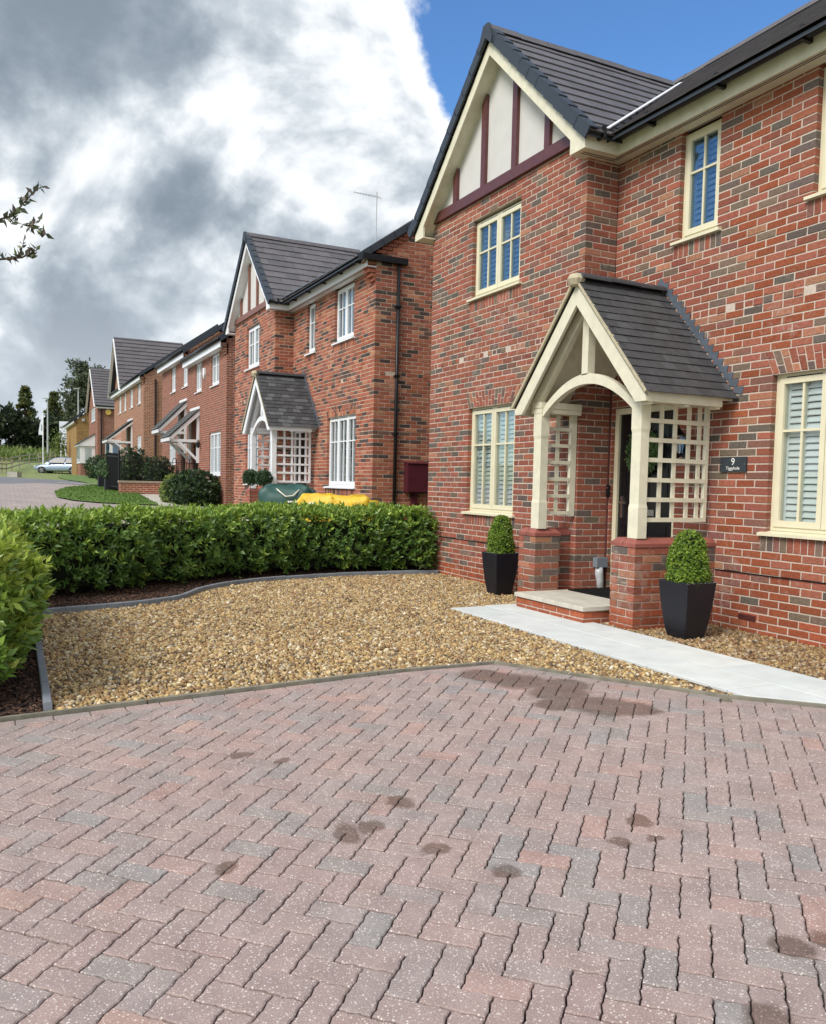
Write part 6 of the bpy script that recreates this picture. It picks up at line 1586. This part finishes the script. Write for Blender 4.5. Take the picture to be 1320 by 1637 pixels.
def canopy(t, X0, X1, Y, zt, zo, out=1.05):
    """lean-to porch hood on timber brackets"""
    m = MB(); sl = Vector((0, -out, zo - zt)).normalized()
    m.prism([(X0, Y, zt - .06), (X0, Y - out, zo - .06), (X0, Y - out, zo - .10), (X0, Y, zt - .11)], (X1 - X0, 0, 0)); c = m.build('porch_canopy', MT['white'], t)
    tiled_slope(c, (X0 - .04, Y - out - .05, zo - .07), (1, 0, 0), -sl, X1 - X0 + .08, math.hypot(out, zt - zo) + .02, .16, .22, .012, MT['slate'], 'slate', None, lambda: (.075, .078, .075), .04, lift=.02)
    m = MB(); m.box(X0 - .03, X1 + .03, Y - out - .03, Y - out, zo - .20, zo - .07); m.box(X0, X1, Y - .03, Y - .001, zt - .02, zt + .07)
    for x in (X0, X1 - .03): m.prism([(x, Y, zt - .06), (x, Y - out, zo - .06), (x, Y - out, zo - .2), (x, Y, zt - .24)], (.03, 0, 0))
    m.build('bargeboard', MT['white'], c)
    for x in (X0 + .05, X1 - .15):
        m = MB(); m.box(x, x + .09, Y - .09, Y - .001, zo - .95, zt - .15); m.box(x, x + .09, Y - out + .06, Y - .09, zo - .22, zo - .12); m.bar((x + .045, Y - .06, zo - .85), (x + .045, Y - out * .72, zo - .17), .08, .08, (1, 0, 0)); m.build('bracket', MT['white'], c)
def street_houses():
    w = lambda a, b, z0, z1, n=2: (a, b, z0, z1, n)
    t, f = far_house('third red brick house along with two lit white windows above its canopy', -24.4, -18.5, 0, .48, 7, 5.32, [w(-20.62, -19.50, 3.96, 5.03), w(-23.12, -22.13, 3.96, 5.03), w(-20.85, -19.22, .98, 2.45, 3), (-23.5, -22.6, -.3, 2.15, 'door')])
    t['label'] = 'third red brick house along, with a white alarm box between its upper windows'
    canopy(t, -23.95, -22.35, 0, .48 + 3.40, .48 + 2.40)
    m = MB(); m.box(-23.5, -22.6, .05, .10, .3, 2.62); m.build('door', MT['door'], t)
    m = MB(); m.prism([(-21.68, -.06, 5.20), (-21.68, -.06, 4.98), (-21.57, -.06, 4.82), (-21.46, -.06, 4.98), (-21.46, -.06, 5.20)], (0, .06, 0)); o = m.build('alarm_box', MT['white'], t)
    m = MB(); m.lathe((-22.15, -.1, 2.45), [(.02, 0), (.06, .04), (.07, .2), (.02, .3)], 6); m.build('wall_lantern', MT['black'], t)
    t, f = far_house('fourth red brick house, stepped up the slope and joined to the third', -30.0, -24.42, .0, .85, 7, 5.35, [w(-25.5, -24.55, 4.0, 5.06), w(-27.92, -26.96, 4.0, 5.06, 2), w(-28.4, -26.9, 1.05, 2.15, 3), (-25.7, -24.9, -.3, 2.1, 'door')])
    canopy(t, -26.0, -24.6, 0, .85 + 3.5, .85 + 2.42)
    m = MB(); m.box(-25.7, -24.9, .05, .10, .6, 2.95); m.build('door', MT['door'], t)
    t, f = far_house('fifth red brick house with a plain brick gable and a tall charcoal roof', -48.6, -36.6, .2, 1.2, 7.5, 5.42, [w(-38.7, -37.62, 3.98, 5.06), w(-41.53, -40.44, 3.98, 5.06), w(-44.1, -43.2, 3.98, 5.06), w(-46.4, -45.3, 3.98, 5.06), w(-38.86, -37.36, .87, 2.37, 3), (-41.8, -40.9, -.3, 2.15, 'door')], brick='far_brick_b', gable_x=(-48.6, -43.5, 8.62))
    canopy(t, -42.4, -40.4, .2, 4.55, 3.45, 1.35)
    m = MB(); m.box(-41.8, -40.9, .25, .3, 1.0, 3.3); m.build('door', MT['door'], t)
    m = MB(); m.tube([(-36.54, .78, 6.4), (-36.54, .78, 1.0)], .045, 8); m.build('downpipe', MT['black'], t)
    m = MB(); m.box(-47.6, -45.2, -.45, .19, 2.1, 3.6); b = m.build('bay_window', MT['white'], t)
    m = MB(); m.box(-47.4, -45.4, -.46, -.452, 2.3, 3.45); m.box(-45.198, -45.19, -.3, .1, 2.3, 3.45); m.build('pane', MT['glass_b'], b)
    m = MB(); m.box(-47.55, -45.25, -.4, .19, 1.0, 2.098); m.build('bay_base', MT['far_brick_b'], t)
    t, f = far_house('sixth house with a narrow brick gable to the street and a bay window', -62.0, -55.7, -.1, 1.35, 7, 5.15, [w(-60.4, -57.3, 4.05, 5.1, 3), w(-59.6, -57.6, 1.0, 2.2, 3)], gable_front=True, apex=8.05)
    m = MB(); m.box(-60.0, -57.3, -1.15, -.11, 2.3, 3.55); b = m.build('bay_window', MT['white'], t)
    m = MB()
    for x in (-59.9, -59.0, -58.1): m.box(x, x + .75, -1.16, -1.152, 2.42, 3.45)
    m.box(-57.298, -57.292, -.8, -.35, 2.42, 3.45); m.build('pane', MT['glass'], b)
    m = MB(); m.box(-59.95, -57.35, -1.1, -.11, 1.0, 2.298); m.build('bay_base', MT['far_brick'], t)
    m = MB(); m.prism([(-60.1, -.11, 4.45), (-60.1, -1.3, 3.66), (-60.1, -1.3, 3.56), (-60.1, -.11, 3.56)], (2.9, 0, 0)); r = m.build('bay_roof', MT['white'], t)
    m = MB(); m.prism([(-60.15, -.11, 4.50), (-60.15, -1.34, 3.69), (-60.15, -1.34, 3.65), (-60.15, -.11, 4.46)], (3.0, 0, 0)); m.build('slate_covering', MT['tile_dark'], r)
    m = MB(); m.tube([(-55.63, .15, 6.2), (-55.63, .15, 1.2)], .045, 8); m.build('downpipe', MT['black'], t)
    m = MB(); m.tube([(-55.7, .62, 5.98), (-55.58, .62, 5.98)], .20, 16); m.build('alarm_sounder', MT['alarm_yellow'], t)
    m = MB(); m.box(-55.70, -55.66, 1.35, 1.65, 4.5, 6.1); m.build('window', MT['white'], t)
    t, f = far_house('ochre stone house at the far end of the row', -75, -64, -.85, 1.4, 8, 4.5, [], brick='ochre', pitch=.85, name='stone_house')
    m = MB(); m.box(-64.0, -63.85, -.45, -.25, 5.75, 5.95); m.build('floodlight', MT['lampglass'], t)
street_houses()

# ------------------------------------------------------------------ car, signs, posts, fence
def car():
    c = Vector((-70.3, -1.55, T(-70.3, -1.55) - .06)); f = Vector((-.446, -.895, 0)); s = Vector((.895, -.446, 0))   # forward, side towards the camera
    t = thing('parked_car', 'silver blue five door hatchback parked beyond the lawns', 'car', tuple(c))
    P = lambda x, y, z: c + f * x + s * y + Vector((0, 0, z))
    prof = [(-2.12, .42, .80, .90), (-2.0, .26, .84, .95), (-1.3, .22, .86, .96), (0, .20, .88, .93), (1.0, .20, .87, .89), (1.6, .22, .83, .80), (2.0, .25, .72, .68), (2.16, .36, .6, .56)]   # x, z low, half width, belt z
    m = MB(); rings = []
    for x, zl, hw, zb in prof:
        rings.append([P(x, -hw * .92, zl), P(x, -hw, zl + .12), P(x, -hw, zb - .12), P(x, -hw * .88, zb), P(x, hw * .88, zb), P(x, hw, zb - .12), P(x, hw, zl + .12), P(x, hw * .92, zl)])
    vs = [p for r in rings for p in r]; fs = []
    for i in range(len(rings) - 1):
        for k in range(8): fs.append((8 * i + k, 8 * i + (k + 1) % 8, 8 * i + 8 + (k + 1) % 8, 8 * i + 8 + k))
    fs += [tuple(range(8)), tuple(range(8 * len(rings) - 8, 8 * len(rings)))[::-1]]
    m.add(vs, fs); b = m.build('body', MT['car'], t, True)
    md = b.modifiers.new('s', 'SUBSURF'); md.levels = 1; md.render_levels = 1
    m = MB(); cab = [(-2.02, .90, .70), (-1.55, 1.28, .58), (-.9, 1.44, .56), (-.1, 1.46, .56), (.45, 1.36, .57), (1.12, .90, .72)]
    base = [(-2.02, .86), (-1.55, .93), (-.9, .93), (-.1, .92), (.45, .90), (1.12, .86)]
    vs = []
    for (x, z, hw), (_, zb) in zip(cab, base): vs += [P(x, -.77, zb), P(x, -hw, z), P(x, hw, z), P(x, .77, zb)]
    fs = []
    for i in range(5):
        for k in range(3): fs.append((4 * i + k, 4 * i + k + 1, 4 * i + 5 + k, 4 * i + 4 + k))
    m.add(vs, fs); m.build('cabin', MT['car'], t, True)
    for q in ([(-1.55, .97), (-1.45, 1.22), (-.75, 1.36), (-.6, .96)], [(-.52, .96), (-.62, 1.37), (.30, 1.33), (.9, .95)]):
        m = MB(); m.prism([P(x, .80 - .36 * (z - .9) * 1.05 + .03, z) for x, z in q], tuple(s * .02)); m.build('side_window', MT['door'], t)
    m = MB(); m.hexa([P(1.10, -.66, .935), P(1.10, .66, .935), P(.50, .52, 1.35), P(.50, -.52, 1.35), P(1.12, -.66, .95), P(1.12, .66, .95), P(.52, .52, 1.365), P(.52, -.52, 1.365)]); m.build('windscreen', MT['door'], t)
    for x in (1.36, -1.28):
        for y in (.80, -.80):
            m = MB(); m.tube([P(x, y - .1, .32), P(x, y + .1, .32)], .32, 20); w = m.build('wheel', MT['tyre'], t, False)
            m = MB(); sg = 1 if y > 0 else -1
            for k in range(5):
                a = 2 * math.pi * k / 5; m.bar(P(x, y + sg * .105, .32), P(x + .21 * math.cos(a), y + sg * .105, .32 + .21 * math.sin(a)), .07, .02, tuple(s))
            m.tube([P(x, y + sg * .10, .32), P(x, y + sg * .112, .32)], .06, 10); m.build('rim', MT['chrome'], w)
    for y in (.62, -.62):
        m = MB(); m.obox(P(1.98, y, .64), f, s, (0, 0, 1), .26, .26, .12); m.build('headlight', MT['lampglass'], t)
    m = MB(); m.obox(P(.82, .92, 1.0), f, s, (0, 0, 1), .12, .18, .13); m.build('wing_mirror', MT['car'], t)
    m = MB(); m.box(0, 0.001, 0, .001, 0, .001); m.v = []; m.f = []; m.c = []
    for x in (.38, -.55): m.obox(P(x, .888, .80), f, s, (0, 0, 1), .18, .012, .03)
    m.build('door_handle', MT['car'], t)
car()
FENCE = [(-57.25, -6.67), (-62.63, -6.22), (-67.5, -5.88), (-72.31, -5.41), (-78.67, -4.69), (-84.88, -3.65), (-88.85, -2.63), (-92.69, -1.35), (-96.58, -0.15), (-100.39, 1.18), (-104.13, 2.68), (-108.78, 4.59)]
def street_furniture():
    g = T(-77, -.7); t = thing('sign_board', 'large pale advertising board on two posts behind the car', 'sign', (-77, -.7, g))
    A = Vector((.446, .895, 0)); a = Vector((-77.2, -1.31, 0))
    m = MB(); m.obox(a + A * .68 + Vector((0, 0, 5.34)), A, A.cross(Vector((0, 0, 1))), (0, 0, 1), 1.36, .06, 2.2); m.build('panel', MT['flag'], t)
    m = MB()
    for z in (5.9, 5.3, 4.9): m.obox(a + A * .68 + Vector((.035, -.02, z)), A, A.cross(Vector((0, 0, 1))), (0, 0, 1), 1.3, .03, .05)
    m.build('printed_band', MT['grey'], t)
    for k in (.12, 1.24):
        m = MB(); p = a + A * k + Vector((-.05, .03, 0)); m.tube([p + Vector((0, 0, g - .2)), p + Vector((0, 0, 6.3))], .06, 6); m.build('post', MT['white'], t)
    m = MB(); m.bar(a + A * .5 + Vector((0, 0, 4.2)), a + A * .95 + Vector((.5, -.2, g)), .07, .07); m.build('brace', MT['white'], t)
    g = T(-71.3, -3); t = thing('feather_flag', 'white feather shaped flag on a tall pole', 'flag', (-71.2, -2.98, g)); b = Vector((-71.2, -2.98, g))
    m = MB(); m.tube([b, b + Vector((0, 0, 6.64 - g))], .05, 6); m.build('pole', MT['white'], t)
    m = MB(); d = -A; pts = [(0, 6.6), (.12, 6.3), (.26, 5.8), (.36, 5.2), (.38, 4.85), (0, 4.85)]; m.prism([b + d * x + Vector((0, 0, z - g)) for x, z in pts], (.02, -.01, 0)); fl = m.build('flag', MT['flag'], t)
    m = MB(); m.prism([b + d * x + Vector((.03, -.016, z - g)) for x, z in [(.06, 5.75), (.14, 5.75), (.16, 5.2), (.06, 5.2)]], (.004, -.002, 0)); m.build('printed_lettering', MT['grey'], fl)
    for x, y, h, lab in ((-96.3, -1.4, 10.1, 'slim grey street lamp in front of the two pointed conifers'), (-94.9, 1.75, 11.3, 'slim grey street lamp in front of the tall round pine')):
        g = T(x, y); t = thing('street_lamp', lab, 'street lamp', (x, y, g), 'street lamps beyond the houses'); m = MB(); m.tube([(x, y, g), (x, y, h)], [.11, .06], 8); m.build('post', MT['post_grey'], t); m = MB(); m.obox((x + .05, y - .2, h), (0, 1, 0), (1, 0, 0), (0, 0, 1), .6, .2, .1); m.build('lamp_head', MT['post_grey'], t)
    # pale slab on the verge
    m = MB(); x, y = -40.6, -5.7; g = T(x, y); m.obox((x, y, g + .14), (.446, .895, 0), (-.895, .446, 0), (0, 0, 1), .52, .5, .28); m.build('inspection_cover', MT['path_far'], None, label='pale concrete block on the grass beside the asphalt', cat='block')
    # post and rail fence
    pts = [Vector((*p, 0)) for p in FENCE]
    t = thing('post_and_rail_fence', 'weathered post and rail fence curving along the meadow', 'fence', (-77, -5.3, T(-77, -5.3)))
    def G(p): return Vector((p.x, p.y, T(p.x, p.y)))
    nodes = []
    for i in range(len(pts) - 1):
        l = (pts[i + 1] - pts[i]).length; n = 1
        for k in range(n): nodes.append(pts[i].lerp(pts[i + 1], k / n))
    nodes.append(pts[-1])
    for p in nodes:
        q = G(p); m = MB(); m.box(q.x - .055, q.x + .055, q.y - .055, q.y + .055, q.z - .1, q.z + 1.25); m.build('post', MT['fence'], t)
    for a, b in zip(nodes[:-1], nodes[1:]):
        for h in (1.15, .75, .38):
            m = MB(); m.bar(G(a) + Vector((.07, 0, h)), G(b) + Vector((.07, 0, h)), .04, .10); m.build('rail', MT['fence'], t)
street_furniture()

# ------------------------------------------------------------------ trees
def crown_mesh(name, pos, nrm, size, pal, mat='leaf_matte', per=5):
    return shoots_mesh(name, pos, nrm, (rng.uniform(size=len(pos)) < .35) * rng.uniform(.3, 1, len(pos)), per, size, size * .5, upw=.3, pal=pal, mat=mat, spread=(20, 85))
CON = {'old': np.array([(.085, .115, .045), (.10, .13, .05), (.07, .095, .038)]), 'young': np.array([(.27, .26, .07), (.22, .23, .07)])}
PINE = {'old': np.array([(.085, .11, .065), (.11, .135, .08), (.065, .085, .05)]), 'young': np.array([(.17, .19, .125), (.20, .22, .14)])}
DARK = {'old': np.array([(.017, .026, .012), (.024, .036, .016), (.013, .02, .011)]), 'young': np.array([(.04, .055, .025)])}
def conifer(label, x, y, h, rad, n, name='conifer_tree', pal=CON):
    g = T(x, y); t = thing(name, label, 'tree', (x, y, g)); LOCAL.add(t.name)
    m = MB(); m.tube([(0, 0, 0), (0, 0, h * .5), (.05, 0, h * .98)], [.28, .18, .03], 8); m.build('trunk', MT['bark'], t)
    P = []; Nn = []
    layers = int(h / .55); q = random.Random(int(x * 10))
    for i in range(layers):
        f = (i + .5) / layers; z = h * (.12 + .88 * f); r = rad * (1 - f) ** .85 * q.uniform(.75, 1.2) + .12
        nb = max(4, int(9 * (1 - f) + 3))
        for b in range(nb):
            th = q.uniform(0, 6.28); rr = r * q.uniform(.6, 1.1); k = max(2, int(n / layers / nb))
            for s in range(k):
                u = q.uniform(.25, 1) ** .7; P.append((rr * u * math.cos(th) + q.gauss(0, .12), rr * u * math.sin(th) + q.gauss(0, .12), z - .25 * rr * u + q.gauss(0, .12))); Nn.append((math.cos(th), math.sin(th), .25))
    obj('crown', crown_mesh('crown', np.array(P), np.array(Nn), .34, pal), t, kind='stuff')
def pine(label, x, y, h):
    g = T(x, y); t = thing('pine_tree', label, 'tree', (x, y, g)); LOCAL.add(t.name); q = random.Random(5)
    m = MB(); m.tube([(0, 0, 0), (.1, .1, h * .4), (.2, .0, h * .75), (.1, -.1, h * .96)], [.45, .34, .2, .05], 10); m.build('trunk', MT['bark'], t)
    P = []; Nn = []; lm = MB()
    for b in range(60):
        f = q.uniform(.22, 1.0); z0 = h * f * .93; th = q.uniform(0, 6.28); r = (3.1 * math.sin(math.pi * min(1, (f * .82 + .10))) ** .7) * q.uniform(.45, 1.15)
        e = Vector((r * math.cos(th), r * math.sin(th), z0 + r * .28 + q.gauss(0, .3))); s0 = Vector((.1, .05, z0 - .3)); lm.tube([s0, (s0 + e) / 2 + Vector((0, 0, .12)), e], [.09, .06, .02], 5)
        for c in range(5):
            cc = s0.lerp(e, q.uniform(.45, 1.08)) + Vector((q.gauss(0, .3), q.gauss(0, .3), q.gauss(0, .22)))
            for k in range(9):
                d = Vector((q.gauss(0, 1), q.gauss(0, 1), q.gauss(0, .7))); P.append(tuple(cc + d * .30)); Nn.append(tuple(d.normalized()))
    lm.build('limbs', MT['bark'], t); obj('crown', crown_mesh('crown', np.array(P), np.array(Nn), .40, PINE), t, kind='stuff')
def trees():
    conifer('pointed conifer on the left, standing alone above the dark tree belt', -131, -2.8, 9.0, 2.5, 2600)
    conifer('broader conifer with yellowish tips just left of the tall pine', -129.1, 1.1, 8.4, 2.9, 2600)
    conifer('blunt topped conifer half hidden beside the tall pine', -127.5, 3.6, 6.8, 2.6, 2000)
    pine('tall round headed pine rising behind the sixth house', -111, 4.3, 12.8)
    # dark shelter belt
    n = 5200; y = rng.uniform(-70, 16, n); x = rng.uniform(-124, -114, n); top = 3.9 + .9 * np.sin(y * .9) * .5 + .6 * np.sin(y * 2.3 + 1) * .5 + .5 * np.sin(y * 5.1)
    top = np.where(y < -3.6, top + .9, top); z = rng.uniform(0, 1, n) ** .75 * top
    pos = np.stack([x, y, Tn(x, y) + z], 1); nr = np.stack([np.full(n, 1.0), rng.normal(0, .6, n), rng.normal(.2, .5, n)], 1)
    obj('shelter_belt_foliage', crown_mesh('shelter_belt_foliage', pos, nr, .85, DARK), None, kind='stuff')
    n = 5200; y = rng.uniform(-40, 14, n); x = rng.uniform(-110, -93, n)
    k = (x < -94 - .35 * y); x, y = x[k], y[k]; n = len(x)
    pos = np.stack([x, y, Tn(x, y)], 1); nr = np.stack([rng.normal(0, .5, n), rng.normal(0, .5, n), np.full(n, 1.0)], 1)
    pal = {'old': np.array([(.13, .20, .05), (.17, .24, .07), (.10, .16, .04)]), 'young': np.array([(.27, .30, .11)])}
    obj('meadow_grass', shoots_mesh('meadow_grass', pos, nr, (rng.uniform(size=n) < .3) * 1.0, 4, .75, .16, upw=1.2, pal=pal, mat='leaf_matte', spread=(5, 35)), None, kind='stuff')
    # young tree with stakes
    x, y = -70.6, -1.75; g = T(x, y); t = thing('young_tree', 'young tree tied to two stakes in front of the sign board', 'tree', (x, y, g)); LOCAL.add(t.name)
    m = MB(); m.tube([(0, 0, 0), (.02, .02, 1.4), (0, 0, 3.0)], [.04, .035, .015], 6); m.build('trunk', MT['bark'], t)
    for d in (-.28, .25):
        m = MB(); m.tube([(d * .45, d * .9, 0), (d * .45, d * .9, 1.75)], .045, 6); m.build('stake', MT['stake'], t)
    p = rng.normal(0, 1, (260, 3)) * np.array([.33, .33, .55]); obj('crown', shoots_mesh('crown', p + np.array([0, 0, 2.55]), p, (rng.uniform(size=260) < .4) * .8, 4, .16, .08, pal={'old': np.array([(.11, .17, .05), (.15, .21, .06)]), 'young': np.array([(.24, .30, .10)])}, mat='leaf_matte'), t, kind='stuff')
    # the tree just outside the left edge whose twigs reach into view
    t = thing('ornamental_pear', 'slim tree reaching leafy twigs over the near hedge', 'tree', (1.0, -9.2, 0)); B = Vector((1.0, -9.2, -.1))
    m = MB(); m.tube([B, B + Vector((.05, .05, 1.6)), B + Vector((.1, .15, 3.2)), B + Vector((.05, .1, 5.2))], [.075, .065, .045, .015], 8); m.build('trunk', MT['bark'], t)
    twigs = [[(1.08, -9.05, 2.5), (1.35, -7.4, 2.88), (1.55, -6.43, 3.05), (1.59, -6.35, 3.075), (1.61, -6.29, 3.16), (1.65, -6.21, 3.255), (1.67, -6.16, 3.275)],
             [(1.57, -6.38, 3.06), (1.63, -6.28, 3.01), (1.68, -6.19, 2.985), (1.70, -6.15, 2.95)], [(1.64, -6.26, 3.0), (1.66, -6.22, 3.03), (1.68, -6.19, 3.05)],
             [(1.05, -9.1, 2.2), (1.38, -7.3, 2.66), (1.57, -6.43, 2.785), (1.63, -6.30, 2.80), (1.66, -6.24, 2.835), (1.685, -6.20, 2.86)], [(1.61, -6.33, 2.795), (1.625, -6.30, 2.86), (1.62, -6.29, 2.91)], [(1.64, -6.28, 2.81), (1.67, -6.22, 2.80)]]
    m = MB()
    for tw in twigs: m.tube(tw, [.010 - .0075 * i / (len(tw) - 1) if len(tw) > 4 else .0022 for i in range(len(tw))], 5)
    m.build('branches', MT['bark'], t)
    P = []; D = []
    for ti, tw in enumerate(twigs):
        for a, b in zip(tw[:-1], tw[1:]):
            a, b = Vector(a), Vector(b); l = (b - a).length; n = max(1, int(l / .009))
            for k in range(n):
                p = a.lerp(b, (k + random.random()) / n)
                if p.y < -6.75 and random.random() < .7: continue
                d = ((b - a).normalized() * .5 + Vector((random.gauss(0, .7), random.gauss(0, .7), random.gauss(.05, .7)))).normalized(); P.append(tuple(p)); D.append(tuple(d))
    P = np.array(P); D = np.array(D); n = len(P); l = rng.uniform(.035, .075, n)
    v, f = scatter(LEAF_V, LEAF_F, P, frame_rot(rng.normal(size=(n, 3)), D), np.stack([l, l * .5, l * .6], 1))
    pal = np.array([(.080, .10, .06), (.11, .13, .08), (.13, .17, .06), (.12, .09, .08)]); c = pal[rng.integers(0, 4, n)]
    obj('leaves', np_mesh('leaves', v, f, MT['leaf'], np.repeat(c, 5, 0)), t, kind='stuff')
    n = 700; p = norm(rng.normal(size=(n, 3))) * rng.uniform(.3, 1, (n, 1)) * np.array([1.2, 1.2, 1.5]) + np.array([1.05, -9.2, 4.0])
    obj('crown', shoots_mesh('crown', p, rng.normal(size=(n, 3)), np.zeros(n), 4, .05, .028, pal={'old': pal, 'young': pal}), t, kind='stuff')
trees()
